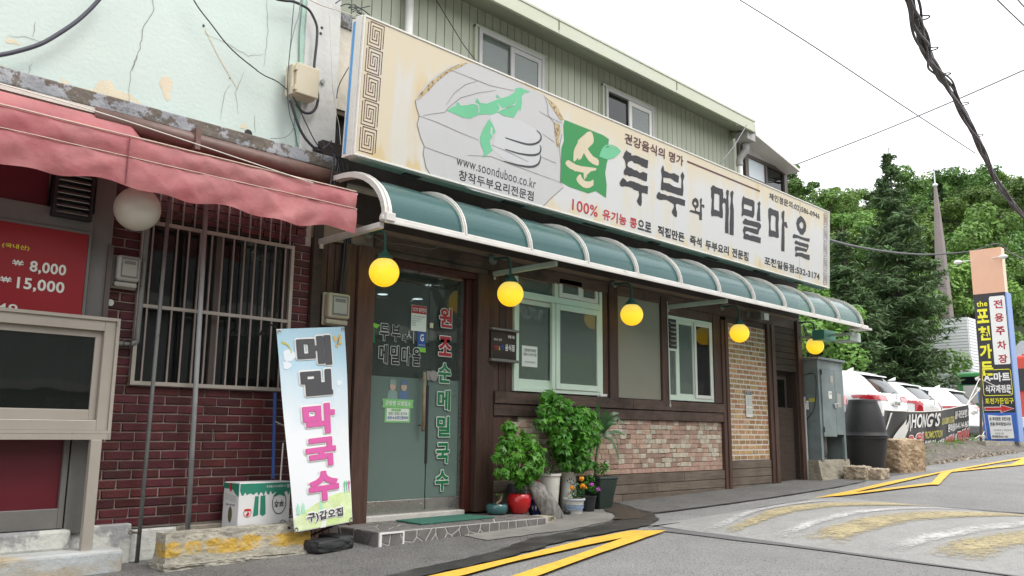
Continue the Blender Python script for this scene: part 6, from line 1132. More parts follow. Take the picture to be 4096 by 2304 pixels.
# ---------------------------------------------------------------- standing banner
bn = thing('standing_banner', 'tall narrow pale blue cloth banner with black and pink lettering beside the carton', 'banner', (3.7, 5.9, -.9))
BT = [Vector((3.350, 6.02, .790)), Vector((3.99, 6.02, .870)), Vector((3.43, 5.72, -.750)), Vector((3.94, 5.72, -.705))]
def FB(u, v, w=0):
    q = BT[2].lerp(BT[3], u).lerp(BT[0].lerp(BT[1], u), v); rip = .006*math.sin(v*8+u*2)+.003*math.sin(u*6+v*3); sag = -.0
    return (q.x, q.y-w-rip-.02*math.sin(math.pi*u)*math.sin(math.pi*v), q.z-w*.18)
mb = MB(); nu, nv = 14, 40; mb.add([FB(i/nu, j/nv) for j in range(nv+1) for i in range(nu+1)], [(j*(nu+1)+i, j*(nu+1)+i+1, (j+1)*(nu+1)+i+1, (j+1)*(nu+1)+i) for j in range(nv) for i in range(nu)])
cl = O('cloth', mb, 'banner_print', bn, smooth=True)
W_ = .005
def fine(o):   # lettering follows the folds
    return o
for i, (u, v, r) in enumerate(((.14, .86, .09), (.10, .81, .06), (.86, .70, .045))): decal([[(u+r*math.cos(a)*(1+.2*math.cos(3*a)), v+r*.35*math.sin(a)) for a in [k*math.pi/7 for k in range(14)]]], FB, 'cloudprint', cl, 'print', .003)
mdp = [(0, .0), (0, .05)]+[(u/12, .06+.05*math.sin(u/12*2.2)+.045*(u/12)) for u in range(13)]+[(1, 0)]
decal([[(u*.98+.01, v+.004) for u, v in mdp]], FB, 'meadow', cl, 'print', .003)
decal([[(.42, .0), (.50, .05), (.62, .10), (.55, .06), (.52, .0)]], FB, 'paper', cl, 'print', .004)
for u in (.88, .92, .96): decal([[(u, .14), (u+.01, .14), (u+.012, .18), (u+.03, .19), (u+.005, .205), (u-.01, .19)]], FB, 'leaf_mint' if u < .95 else 'pink', cl, 'print', .004)
for u in (.08, .16, .45): decal([[(u-.03, .08), (u+.03, .08), (u+.02, .12), (u, .135), (u-.02, .115)]], FB, 'leaf_light', cl, 'print', .004)
decal([[(.84, .915), (.80, .945), (.83, .955), (.87, .93)], [(.87, .925), (.90, .96), (.94, .955), (.92, .925)], [(.85, .91), (.83, .895), (.87, .885), (.88, .905)], [(.88, .91), (.92, .90), (.95, .915), (.91, .92)]], FB, 'butterfly', cl, 'print', .005)
decal([[(.855, .90), (.865, .90), (.905, .945), (.895, .945)]], FB, 'ink_dark', cl, 'print', .006); stroke(smooth2([(.06, .93), (.12, .92), (.16, .90), (.18, .87)]), .012, FB, 'gold_ink', cl, 'print', .004)
def bl(ch, u0, u1, v0, v1, m): text(ch, u0, u1, v0, v1, FB, 'white', cl, .03, .005, spread=(.030, .0115)); text(ch, u0, u1, v0, v1, FB, m, cl, .03, .011, spread=(.010, .004))
bl('메', .26, .75, .805, .955, 'ink_dark'); bl('밀', .28, .74, .650, .775, 'ink_dark'); bl('막', .27, .755, .455, .600, 'pink'); bl('국', .27, .75, .295, .430, 'pink'); bl('수', .27, .77, .130, .265, 'pink')
text('구)갑오집', .21, .83, .032, .081, FB, 'white', cl, .02, .005, spread=(.016, .006)); text('구)갑오집', .21, .83, .032, .081, FB, 'ink_dark', cl, .03, .010)
for u, v in ((.03, .985), (.97, .985), (.03, .012), (.97, .012)):
    q = FB(u, v, .004); O('eyelet', MB().lathe(q, [(.008, -.002), (.016, -.004), (.018, 0)], 12, 'y'), 'tin', bn)
O('corner_patch', MB().add([FB(0, .985, .005), FB(0, 1, .005), FB(.1, 1, .005)], [(0, 2, 1)]), 'white', bn)
O('pole', MB().tube([(3.66, 5.86, -.86), (3.68, 6.05, .80)], .010, 8), 'black', bn); O('pole_foot', MB().tube([(3.42, 5.80, -.72), (3.66, 5.86, -.80), (3.93, 5.79, -.70)], .009, 8), 'black', bn)
O('base', rock_mb((3.72, 5.74, gz(3.7, 5.7)+.05), .34, .20, .10, 31, .05, 5, .7, .2), 'rubber', bn, smooth=False, bevel=.008); O('base', rock_mb((3.86, 5.82, gz(3.8, 5.8)+.055), .16, .30, .11, 32, .05, 5, .7, .1), 'rubber', bn, bevel=.008)
O('binding', MB().tube([(3.345, 6.01, .80), (3.33, 6.1, .84), (3.335, 6.2, .80), (3.34, 6.25, .76)], .008, 6), 'black', bn)
# ---------------------------------------------------------------- carton, blue stick
cx0, cx1, cy0, cy1, cz1 = 3.11, 3.54, 5.99, 6.24, -.395; cz0 = gz(3.2, 6)+.004
ct = thing('carton', 'white and green vegetable carton with lettering, standing upside down by brick wall', 'box', (3.3, 6.1, cz0))
O('carton_body', MB().box(cx0, cx1, cy0, cy1, cz0, cz1), 'carton', ct, bevel=.006)
Fc = FR(cy0); Fl = lambda u, v, w=0: (cx0-w, u, v)
g_ = [(cx0+.005, cz1-.004)]+[(cx0+.005+(cx1-cx0-.01)*i/30, cz1-.055-.022*abs(math.sin(i*1.9))-.012*(i % 3)) for i in range(31)]+[(cx1-.005, cz1-.004)]
decal([g_], Fc, 'carton_green', ct, 'print', .0015)
decal([[(cy0+.005, cz1-.004), (cy0+.005, cz1-.10), (cy0+.05, cz1-.085), (cy0+.10, cz1-.05), (cy1-.005, cz1-.045), (cy1-.005, cz1-.004)][::-1]], Fl, 'carton_green', ct, 'print', .0015)
decal([[(cx0+.13+.0*i, cz1-.10), (cx0+.16, cz1-.10), (cx0+.163, cz1-.24), (cx0+.12, cz1-.25)]] if (i := 0) == 0 else [], Fc, 'carton_green', ct, 'print', .0015); decal([[(cx0+.175, cz1-.10), (cx0+.215, cz1-.095), (cx0+.225, cz1-.235), (cx0+.20, cz1-.25), (cx0+.178, cz1-.235)]], Fc, 'carton_green', ct, 'print', .0015)
for (u, v, a, b) in ((cx0+.335, cz1-.155, .058, .085),): 
    stroke([(u+a*math.cos(t), v+b*math.sin(t)) for t in [i*math.pi/12 for i in range(25)]], .006, Fc, 'ink', ct, 'print', .0025); decal([[(u-.045, v+.045), (u, v+.06), (u+.045, v+.045), (u+.03, v+.085), (u-.03, v+.085)]], Fc, 'carton_green', ct, 'print', .003)
text('부추', cx0+.292, cx0+.375, cz1-.19, cz1-.135, Fc, 'ink', ct, .02, .003, rot=True); text('이 포장재 다시사용운동', cx0+.22, cx0+.385, cz1-.040, cz1-.022, Fc, 'white', ct, .01, .003, rot=True)
text('田', cx0+.395, cx0+.42, cz1-.045, cz1-.018, Fc, 'white', ct, .01, .003, rot=True)
def ring(u, v, r, m, w=.004): stroke([(u+r*math.cos(t), v+r*math.sin(t)) for t in [i*math.pi/10 for i in range(21)]], w, Fc, m, ct, 'print', .0025)
ring(cx0+.075, cz1-.22, .030, 'tape_red'); decal([[(cx0+.045, cz1-.205), (cx0+.105, cz1-.205), (cx0+.10, cz1-.19), (cx0+.05, cz1-.19)], [(cx0+.06, cz1-.235), (cx0+.078, cz1-.21), (cx0+.092, cz1-.225), (cx0+.08, cz1-.245)]], Fc, 'tape_red', ct, 'print', .003)
ring(cx0+.375, cz1-.315, .026, 'ink', .005); text('우리\n농산물', cx0+.36, cx0+.39, cz1-.33, cz1-.30, Fc, 'ink', ct, .01, .003, rot=True)
stroke([(cx0+.07+.035*math.cos(t), cz1-.35+.028*math.sin(t)) for t in [i*math.pi/3+.5 for i in range(7)]], .003, Fc, 'ink', ct, 'print', .0025)
decal([[(cy0+.125+.032*math.cos(t), cz1-.235+.06*math.sin(t)) for t in [i*math.pi/12 for i in range(24)]][::-1]], Fl, 'stem', ct, 'handle_hole', .001); decal([[(cy0+.12, cz1+.0), (cy0+.15, cz1), (cy0+.145, cz1-.065), (cy0+.115, cz1-.06)][::-1]], Fl, 'tape_red', ct, 'tape', .003)
decal([[(cy0+.03, cz1-.09), (cy0+.03, cz1-.15), (cy0+.22, cz1-.13), (cy0+.22, cz1-.07)]], Fl, 'paper', ct, 'label_field', .002)
for i in range(5): decal([[(cy0+.035, cz1-.10-.01*i), (cy0+.035, cz1-.102-.01*i), (cy0+.21, cz1-.083-.01*i), (cy0+.21, cz1-.081-.01*i)]], Fl, 'ink', ct, 'print', .003)
O('tape', MB().box(cx0+.002, cx1-.002, cy0+.10, cy0+.125, cz1, cz1+.001), 'tape_red', ct); O('flap', MB().box(cx0+.002, cx1-.002, cy0+.004, cy0+.11, cz1, cz1+.003), 'carton', ct)
text('국내산', cy0+.05, cy0+.2, cz1-.17, cz1-.155, lambda u, v, w=0: (cx0-w, cy0+cy1-u, v), 'ink', ct, .02, .003)
bs_ = thing('broom_stick', 'blue stick leaning on the brick wall behind the standing banner', 'stick', (3.5, 6.24, -.4))
O('stick', MB().tube([(3.50, 6.20, -.38), (3.515, 6.27, .30)], .014, 10), 'sign_blue' if False else 'stick_blue', bs_) if 'stick_blue' in M else (D('stick_blue', (.02, .07, .26), .4, var=.15), O('stick', MB().tube([(3.50, 6.20, -.38), (3.515, 6.27, .30)], .014, 10), 'stick_blue', bs_))
O('wire_tie', MB().tube([(3.495, 6.21, .07), (3.53, 6.19, .05), (3.56, 6.18, .035)], .006, 6), 'tin', bs_); O('thin_rod', MB().tube([(3.50, 6.10, -.90), (3.545, 6.15, -.1)], .006, 6), 'pvc_white', bs_)
# beige meter on the timber corner, with conduits
m2 = meter('electric_meter', 'large beige electricity meter on the timber corner above the standing banner', 3.92, 4.16, .90, 1.19, 6.29, 'meter_beige')
for i, dx in enumerate((0, .028, .05)): O('conduit', MB().tube(smooth_path([(4.10+dx, 6.27, 2.0), (4.12+dx, 6.27, 1.75), (4.12+dx, 6.27, 1.6), (4.09+dx*.8, 6.26, 1.25), (4.09+dx*.8, 6.26, 1.16)], 5), .012, 8), 'black', m2, smooth=True)
# ---------------------------------------------------------------- potted plants
def pot(t, c, prof_, m, n=28, name='pot'): 
    o = O(name, MB().lathe(c, prof_, n), m, t, smooth=True); b = o.modifiers.new('e', 'EDGE_SPLIT'); b.split_angle = math.radians(50); return o
def soil(t, c, r, z): O('soil', MB().lathe((c[0], c[1], z), [(r, 0), (.0001, .01)], 16), 'soil', t)
def outer(r0, r1, h, rim=.01, th=.008, bulge=0): return [(.0001, 0), (r0, 0)]+[(r0+(r1-r0)*k/8+bulge*math.sin(math.pi*k/8), h*k/8*.93) for k in range(1, 8)]+[(r1, h*.93), (r1+rim, h*.94), (r1+rim, h), (r1-th, h), (r1-th-.005, h*.8)]
def shrub(t, c, clumps, per, size, m, m2, stems_from, shape='lobe'):
    cs = [q[:3] for q in clumps]; rs = [q[3] for q in clumps]
    P, N = clump_points(cs, rs, per, .8, .9); N[:, 1] -= .35; k = rng.random(len(P)) < .5
    leaves('foliage', P[k], N[k], rng.uniform(.7, 1.2, k.sum())*size, m, t, shape, kind='stuff'); leaves('foliage', P[~k], N[~k], rng.uniform(.7, 1.2, (~k).sum())*size, m2, t, shape, kind='stuff')
    mb = MB()
    for q in clumps: a = Vector(stems_from); b = Vector(q[:3]); mb.tube(smooth_path([a, a.lerp(b, .5)+Vector((0, 0, .04)), b], 4), .007, 5, r2=.003)
    O('stem', mb, 'stem', t)
# white tall pot: small plants; white-blue tall pot: the big geranium
t = thing('potted_plant', 'large bushy bright green geranium in a tall white and blue pot', 'potted plant', (7.0, 6.14, -.83))
pot(t, (7.0, 6.14, -.83), [(.0001, 0), (.075, 0), (.085, .02), (.09, .12), (.082, .25), (.08, .36), (.10, .41), (.105, .43), (.095, .43), (.07, .38)], 'pot_white'); O('rim_band', MB().lathe((7.0, 6.14, -.405), [(.104, -.006), (.1075, 0), (.104, .006)], 28), 'pot_blue', t, smooth=True); soil(t, (7.0, 6.14), .09, -.43)
Fq = lambda u, v, w=0: (7.0+.0905*math.sin(u), 6.14-.0905*math.cos(u)-w, v)
for k in range(9): u = -1.1+k*.26; decal([[(u, -.50+.02*math.sin(k)), (u+.10, -.49+.02*math.sin(k)), (u+.14, -.505+.02*math.sin(k)), (u+.05, -.52+.02*math.sin(k))]], Fq, 'pot_blue', t, 'print', .002)
for k in range(6): a = -.9+k*.5; stroke([(-.45, -.60), (-.45+.22*math.cos(a+.9), -.57+.05*math.sin(a)), (-.45+.42*math.cos(a+.9), -.60+.07*math.sin(a))], .010, Fq, 'pot_blue', t, 'print', .002, taper=True)
stroke([(-.45, -.60), (-.42, -.68), (-.45, -.74)], .012, Fq, 'pot_blue', t, 'print', .002)
cl_ = [(6.62, 6.08, .37, .09), (6.56, 6.05, .22, .11), (6.72, 6.02, .27, .13), (6.86, 6.05, .24, .13), (6.52, 6.05, .10, .10), (6.66, 6.0, .10, .15), (6.84, 5.97, .10, .16), (7.02, 6.03, .16, .13), (7.16, 6.06, .20, .12), (7.28, 6.08, .16, .09), (7.22, 6.02, .05, .13), (6.70, 6.0, -.06, .14), (6.90, 5.96, -.06, .16), (7.08, 5.98, -.05, .15), (7.26, 6.05, -.07, .11), (6.76, 6.02, -.20, .12), (6.94, 5.98, -.21, .14), (7.10, 6.02, -.20, .13), (6.84, 6.04, -.32, .10), (7.02, 6.02, -.34, .10), (7.16, 6.05, -.33, .08), (6.90, 6.12, .05, .2), (7.0, 6.12, -.15, .18)]
shrub(t, None, cl_, 88, .078, 'geranium', 'geranium_dark', (7.0, 6.14, -.42))
t = thing('potted_plant', 'smaller bright green geranium in a dark embossed pot beside the entrance post', 'potted plant', (6.22, 6.16, -.79))
pot(t, (6.22, 6.16, -.79), [(.0001, 0), (.07, 0), (.08, .03), (.075, .16), (.085, .24), (.09, .28), (.08, .28), (.07, .24)], 'pot_grey'); soil(t, (6.22, 6.16), .075, -.54)
cl_ = [(5.93, 5.98, .04, .07), (6.02, 5.98, -.01, .08), (5.90, 5.94, -.08, .09), (6.05, 5.92, -.10, .11), (6.18, 5.94, -.08, .09), (5.80, 5.92, -.15, .08), (5.92, 5.90, -.20, .10), (6.10, 5.88, -.22, .12), (6.25, 5.92, -.20, .10), (5.73, 5.92, -.24, .06), (5.86, 5.90, -.28, .08), (6.02, 5.88, -.33, .10), (6.18, 5.88, -.34, .10), (6.30, 5.94, -.30, .09), (5.78, 5.92, -.38, .07), (5.95, 5.9, -.42, .07), (6.14, 5.92, -.44, .07), (6.28, 5.96, -.40, .06), (6.06, 5.96, -.50, .04)]
shrub(t, None, cl_, 54, .074, 'geranium', 'geranium', (6.22, 6.16, -.53))
t = thing('potted_plant', 'white tall ribbed plastic pot with short seedlings between the geraniums', 'potted plant', (6.66, 6.12, -.83))
pot(t, (6.66, 6.12, -.83), [(.0001, 0), (.085, 0), (.092, .02), (.122, .38), (.134, .385), (.136, .41), (.124, .41), (.112, .36)], 'pot_white'); soil(t, (6.66, 6.12), .115, -.45)
for i in range(9):
    z = -.74+i*.026; r_ = .0865+.03*(z+.83)/.36+.0025; O('rib', MB().tube([(6.66+r_*math.sin(a), 6.12-r_*math.cos(a), z+.010*abs(math.sin(3*a))) for a in [-.9+k*.15 for k in range(13)]], .003, 5), 'pot_white', t)
P, N = clump_points([(6.58, 6.05, -.40), (6.70, 6.05, -.42), (6.66, 6.1, -.36), (6.60, 6.12, -.22), (6.66, 6.12, -.28)], [.05, .05, .05, .06, .05], 34); leaves('foliage', P, N, .045, 'darkleaf', t, 'long', kind='stuff')
t = thing('potted_plant', 'corn plant with long drooping leaves in a big dark green square pot', 'potted plant', (7.40, 6.08, -.83))
gp = MB(); 
for z0, z1, a, b in ((0, .33, .105, .155), (.33, .36, .165, .165)): gp.hexa([(7.40+sx*a, 6.06+sy*a, -.83+z0) for sx, sy in ((-1,-1),(1,-1),(1,1),(-1,1))]+[(7.40+sx*b, 6.06+sy*b, -.83+z1) for sx, sy in ((-1,-1),(1,-1),(1,1),(-1,1))])
O('pot', gp, 'pot_green', t, bevel=.01); O('soil', MB().box(7.26, 7.54, 5.92, 6.20, -.475, -.465), 'soil', t)
O('cane', MB().tube(smooth_path([(7.38, 6.08, -.47), (7.39, 6.07, -.3), (7.42, 6.06, -.12), (7.45, 6.05, .0)], 4), .020, 8), 'cane', t, smooth=True)
def blade(p, m, parent, w, name='leaf'):
    pts_ = smooth_path(p, 5); n = len(pts_); mb = MB(); V = []
    for i, q in enumerate(pts_):
        tng = (pts_[min(i+1, n-1)]-pts_[max(i-1, 0)]).normalized(); sd_ = tng.cross(Vector((0, -.8, .5))).normalized(); ww = w*math.sin(math.pi*min(1, (i+.6)/n))**.6
        V += [q-sd_*ww, q+Vector((0, .0, -.3*ww)), q+sd_*ww]
    mb.add(V, [(i*3, i*3+1, i*3+4, i*3+3) for i in range(n-1)]+[(i*3+1, i*3+2, i*3+5, i*3+4) for i in range(n-1)]); return O(name, mb, m, parent, smooth=True)
for tip, mid, w in (((7.42, 6.06, .33), (7.40, 6.06, .16), .040), ((7.50, 6.0, .26), (7.46, 6.03, .13), .03), ((7.66, 5.96, .22), (7.56, 6.0, .20), .022), ((7.72, 5.96, .10), (7.62, 5.98, .17), .024), ((7.80, 5.98, -.02), (7.64, 6.0, .02), .020), ((7.70, 5.98, -.16), (7.58, 6.0, .0), .022), ((7.62, 5.94, -.28), (7.54, 5.97, -.08), .026), ((7.30, 6.0, -.22), (7.36, 6.0, -.03), .024), ((7.24, 6.02, .12), (7.34, 6.02, .08), .022), ((7.54, 5.9, .10), (7.48, 5.96, .10), .03), ((7.36, 6.0, .24), (7.40, 6.03, .10), .03)): blade([(7.44, 6.05, -.03), mid, tip], 'darkleaf', t, w)
for k in range(16):
    a = random.uniform(-.2, math.pi+.2); r_ = random.uniform(.10, .19); b = Vector((7.40-.05*math.cos(a), 5.99, -.47)); tp = b+Vector((r_*math.cos(a)*1.1, -.05, r_*.9*abs(math.sin(a))+.03)); blade([b, b.lerp(tp, .55)+Vector((0, 0, .05)), tp], 'paleleaf' if k % 3 else 'geranium_dark', t, .010)
P, N = clump_points([(7.28, 5.95, -.40), (7.34, 5.93, -.36), (7.24, 5.98, -.34)], [.05, .05, .04], 40); leaves('foliage', P, N, .04, 'geranium_dark', t, 'lobe', kind='stuff')
# small pots
t = thing('potted_plant', 'bonsai-like sprig in a low teal bowl beside the entrance post', 'potted plant', (5.86, 6.07, -.79))
pot(t, (5.86, 6.07, -.79), [(.0001, 0), (.07, 0), (.095, .02), (.108, .05), (.106, .085), (.094, .10), (.088, .095), (.09, .07)], 'pot_teal'); soil(t, (5.86, 6.07), .088, -.705)
O('trunk', MB().tube(smooth_path([(5.86, 6.05, -.70), (5.83, 6.04, -.68), (5.86, 6.03, -.66), (5.885, 6.03, -.62)], 4), .012, 6), 'cane', t); P, N = clump_points([(5.86, 6.03, -.635), (5.88, 6.03, -.60), (5.83, 6.03, -.60)], [.02, .02, .02], 26); leaves('foliage', P, N, .02, 'paleleaf', t, 'long', kind='stuff'); O('rim_lug', MB().box(5.93, 6.0, 6.05, 6.09, -.70, -.685), 'pot_grey', t)
t = thing('potted_plant', 'glossy round red pot with two cactus shoots and a small pin', 'potted plant', (6.10, 6.0, -.79))
pot(t, (6.10, 6.0, -.79), [(.0001, 0), (.065, 0), (.085, .02), (.112, .08), (.118, .13), (.108, .175), (.094, .19), (.086, .185), (.09, .16)], 'pot_red', 36); soil(t, (6.10, 6.0), .088, -.615)
for x, h in ((6.06, .11), (6.10, .075)): O('shoot', MB().tube([(x, 5.97, -.62), (x+.003, 5.97, -.62+h)], .008, 6, r2=.003), 'darkleaf', t)
O('pin', MB().tube([(6.165, 5.97, -.62), (6.168, 5.97, -.53)], .003, 5).sphere((6.17, 5.97, -.505), .015, 10, 8, 1.4), 'tin', t)
def bloom(t, c, r, m, n=46):
    P, N = clump_points([c], [r*.62], n, .8, .4); N[:, 1] -= .5; leaves('flower', P, N, r*.85, m, t, 'quad')
t = thing('potted_plant', 'orange marigold in a dark blue patterned bowl behind the red pot', 'potted plant', (6.36, 6.02, -.82))
pot(t, (6.36, 6.02, -.82), [(.0001, 0), (.06, 0), (.07, .015), (.088, .08), (.092, .14), (.10, .145), (.10, .16), (.088, .16), (.08, .13)], 'pot_blue'); soil(t, (6.36, 6.02), .088, -.675)
Fq2 = lambda u, v, w=0: (6.36+.089*math.sin(u), 6.02-.089*math.cos(u)-w, v)
for k in range(7): u = -1.2+k*.38; decal([[(u-.12, -.74), (u, -.72), (u+.12, -.74), (u, -.775)]], Fq2, 'pot_white', t, 'print', .003)
P, N = clump_points([(6.33, 5.98, -.60), (6.38, 5.98, -.62), (6.30, 6.0, -.56)], [.055, .05, .04], 44); leaves('foliage', P, N, .035, 'darkleaf', t, 'long', kind='stuff'); bloom(t, (6.29, 5.95, -.485), .030, 'marigold_red'); bloom(t, (6.335, 5.95, -.50), .018, 'marigold_red', 24); bloom(t, (6.33, 5.94, -.535), .018, 'marigold_red', 24)
t = thing('potted_plant', 'orange-yellow marigolds in a white pot with blue stripes in front', 'potted plant', (6.87, 5.95, -.865))
pot(t, (6.87, 5.95, -.865), [(.0001, 0), (.07, 0), (.078, .02), (.098, .13), (.106, .165), (.118, .17), (.118, .19), (.104, .19), (.095, .15)], 'pot_white', 36); soil(t, (6.87, 5.95), .10, -.69)
O('rim_band', MB().lathe((6.87, 5.95, -.689), [(.1175, -.006), (.1195, 0), (.1175, .006)], 32), 'pot_skyblue', t, smooth=True)
for z, h in ((-.765, .012), (-.795, .003), (-.74, .003)): r_ = .078+.028*(z+.845)/.145+.003; O('stripe', MB().lathe((6.87, 5.95, z), [(r_-.001, -h), (r_+.003, -h), (r_+.003+.2*h, h), (r_-.001, h)], 32), 'pot_skyblue', t)
P, N = clump_points([(6.84, 5.90, -.62), (6.90, 5.90, -.60), (6.80, 5.92, -.64), (6.93, 5.92, -.65), (6.87, 5.93, -.56)], [.06]*5, 60); leaves('foliage', P, N, .036, 'darkleaf', t, 'long', kind='stuff')
for c, r in (((6.745, 5.87, -.56), .033), ((6.90, 5.86, -.545), .036), ((6.93, 5.90, -.475), .037), ((6.965, 5.88, -.565), .026)): bloom(t, c, r, 'marigold', 60)
t = thing('potted_plant', 'pink-purple flowers in a plain black plastic pot right of the marigolds', 'potted plant', (7.10, 5.96, -.86))
pot(t, (7.10, 5.96, -.86), outer(.065, .092, .20, .008), 'pot_black'); soil(t, (7.10, 5.96), .085, -.68)
P, N = clump_points([(7.06, 5.92, -.56), (7.13, 5.92, -.58), (7.10, 5.92, -.48), (7.18, 5.93, -.60), (7.03, 5.94, -.50)], [.05]*5, 34); leaves('foliage', P, N, .05, 'geranium_dark', t, 'long', kind='stuff')
for c, r in (((7.05, 5.86, -.535), .032), ((7.155, 5.86, -.595), .030), ((7.10, 5.90, -.55), .012), ((7.18, 5.87, -.57), .012)): bloom(t, c, r, 'purple', 26)
t = thing('flower_pot', 'tiny empty dark pot on the concrete beside the driftwood', 'pot', (6.73, 5.93, -.87)); pot(t, (6.73, 5.93, -.875), outer(.030, .040, .07, .004, .006), 'pot_black'); soil(t, (6.73, 5.93), .034, -.82)
# driftwood-like stone leaning on the pots
dw = thing('driftwood', 'weathered grey grained driftwood piece leaning against the white tall pot', 'driftwood', (6.4, 5.9, -.9))
def gnarled(path, rad, seed, squash=.5):
    R = random.Random(seed); pts_ = smooth_path(path, 6); n = len(pts_); mb = MB(); V = []; k = 16
    for i, p in enumerate(pts_):
        t = i/(n-1)*(len(rad)-1); a = int(min(t, len(rad)-2)); r_ = rad[a]+(rad[a+1]-rad[a])*(t-a); tg = (pts_[min(i+1, n-1)]-pts_[max(i-1, 0)]).normalized(); s1 = tg.cross(Vector((0, 1, 0))).normalized(); s2 = tg.cross(s1)
        for j in range(k): an = 2*math.pi*j/k; rr_ = r_*(1+.10*math.sin(3*an+i*.25)+.07*math.sin(7*an)+R.uniform(-.03, .03)); V.append(p+s1*rr_*math.cos(an)+s2*rr_*squash*math.sin(an))
    mb.add(V, [(i*k+j, i*k+(j+1) % k, (i+1)*k+(j+1) % k, (i+1)*k+j) for i in range(n-1) for j in range(k)]+[tuple(reversed(range(k))), tuple((n-1)*k+j for j in range(k))]); return mb
O('wood', gnarled([(6.48, 5.77, -.90), (6.43, 5.80, -.84), (6.36, 5.84, -.72), (6.27, 5.90, -.58), (6.19, 5.96, -.49)], [.05, .10, .118, .095, .03], 4), 'driftwood', dw, smooth=True)
# ---------------------------------------------------------------- steel cabinet, bin, rocks
cb = thing('steel_cabinet', 'tall grey-green steel gas cabinet on a concrete block at the building corner', 'cabinet', (13.3, 6.3, -.38))
O('side_panel', MB().box(12.855, 12.875, 6.03, 6.60, -.385, 1.19), 'cabinet', cb); O('side_panel', MB().box(13.74, 13.76, 6.03, 6.60, -.385, 1.19), 'cabinet', cb); O('back_panel', MB().box(12.875, 13.74, 6.58, 6.60, -.385, 1.19), 'cabinet', cb)
O('top', MB().box(12.81, 13.80, 5.985, 6.63, 1.19, 1.225), 'cabinet', cb, bevel=.005); O('post', MB().box(12.875, 12.93, 6.03, 6.07, -.385, 1.19), 'cabinet', cb); O('post', MB().box(13.69, 13.74, 6.03, 6.07, -.385, 1.19), 'cabinet', cb); O('header', MB().box(12.93, 13.69, 6.032, 6.06, 1.04, 1.19), 'cabinet', cb)
for x0, x1, zlo in ((12.935, 13.40, -.02), (13.405, 13.688, -.02)): O('door', MB().box(x0, x1, 6.012, 6.035, zlo+(.0 if x0 < 13 else .03), 1.035), 'cabinet', cb, bevel=.004)
O('latch', MB().tube([(13.30, 6.0, .49), (13.46, 5.985, .51)], .009, 6).box(13.33, 13.39, 5.99, 6.012, .44, .50), 'tin', cb)
O('label_plate', MB().box(13.24, 13.34, 6.008, 6.012, .84, .95), 'meter_grey', cb); O('label_plate', MB().box(13.15, 13.27, 6.008, 6.012, .58, .70), 'paper', cb); O('label_plate', MB().box(13.46, 13.60, 6.008, 6.012, .45, .67), 'meter_grey', cb); O('name_plate', MB().box(12.852, 12.855, 6.10, 6.20, .52, .58), 'gold_ink', cb)
text('위험물', 13.17, 13.25, .65, .67, FR(6.006), 'ink', cb, .02)
for z in (.05, .95): O('hinge', MB().box(12.925, 12.945, 6.0, 6.012, z, z+.08), 'black', cb)
O('cylinder', MB().lathe((13.20, 6.28, -.385), [(.14, 0), (.15, .03), (.15, .10), (.165, .11), (.165, .36), (.15, .42), (.08, .48), (.0001, .49)], 28), 'cylinder_grey', cb, smooth=True); O('foot_hole', MB().lathe((13.20, 6.126, -.33), [(.0001, 0), (.02, 0), (.02, .004)], 10, 'y'), 'black', cb)
O('cable_loop', MB().tube(smooth_path([(12.84, 6.25, .95), (12.835, 6.08, .96), (12.84, 6.06, .75), (12.84, 6.12, .4), (12.84, 6.3, .2)], 5), .006, 6), 'cable', cb)
tag(weather(O('concrete_block', rough_box(12.76, 13.88, 5.98, 6.62, -.78, -.385, 6, 4, 3, .003, 14, .0), 'concrete_block'), .02, .12, 1), 'rough concrete plinth block under the steel cabinet', 'block')
for i, (c, s, rz, lb) in enumerate((((13.62, 5.80, -.60), (.50, .34, .24), .15, 'rough tan stone left of the pair in front of the black bin'), ((13.80, 5.58, -.62), (.42, .26, .21), .05, 'rough tan stone right of the pair in front of the black bin'))): tag(weather(O('stone', rock_mb(c, *s, 40+i, .05, 6, .86, rz), 'rock_small', bevel=.012), .05, .08), lb, 'stone')
bb = thing('black_bin', 'black plastic tub with a second tub upturned on top, beside the tan boulder', 'bin', (14.55, 6.05, -.65))
bz = gz(14.5, 6)
O('lower_tub', MB().lathe((14.55, 6.05, bz), [(.0001, 0), (.27, 0), (.28, .03), (.355, .60), (.375, .605), (.375, .625), (.36, .63)], 40), 'bin_black', bb, smooth=False); O('upper_tub', MB().lathe((14.55, 6.05, bz), [(.365, .632), (.375, .64), (.375, .665), (.355, .668)]+[(.355-.005*k-.0009*k*k, .668+.06*k) for k in range(1, 10)]+[(.236, 1.25), (.225, 1.262), (.0001, 1.262)], 40), 'bin_black', bb, smooth=True)
tag(weather(O('boulder', rock_mb((15.75, 6.0, -.385), .98, .62, .66, 55, .045, 8, .88, -.12), 'rock', bevel=.02), .10, .22), 'big square tan and brown boulder right of the black bin', 'boulder')
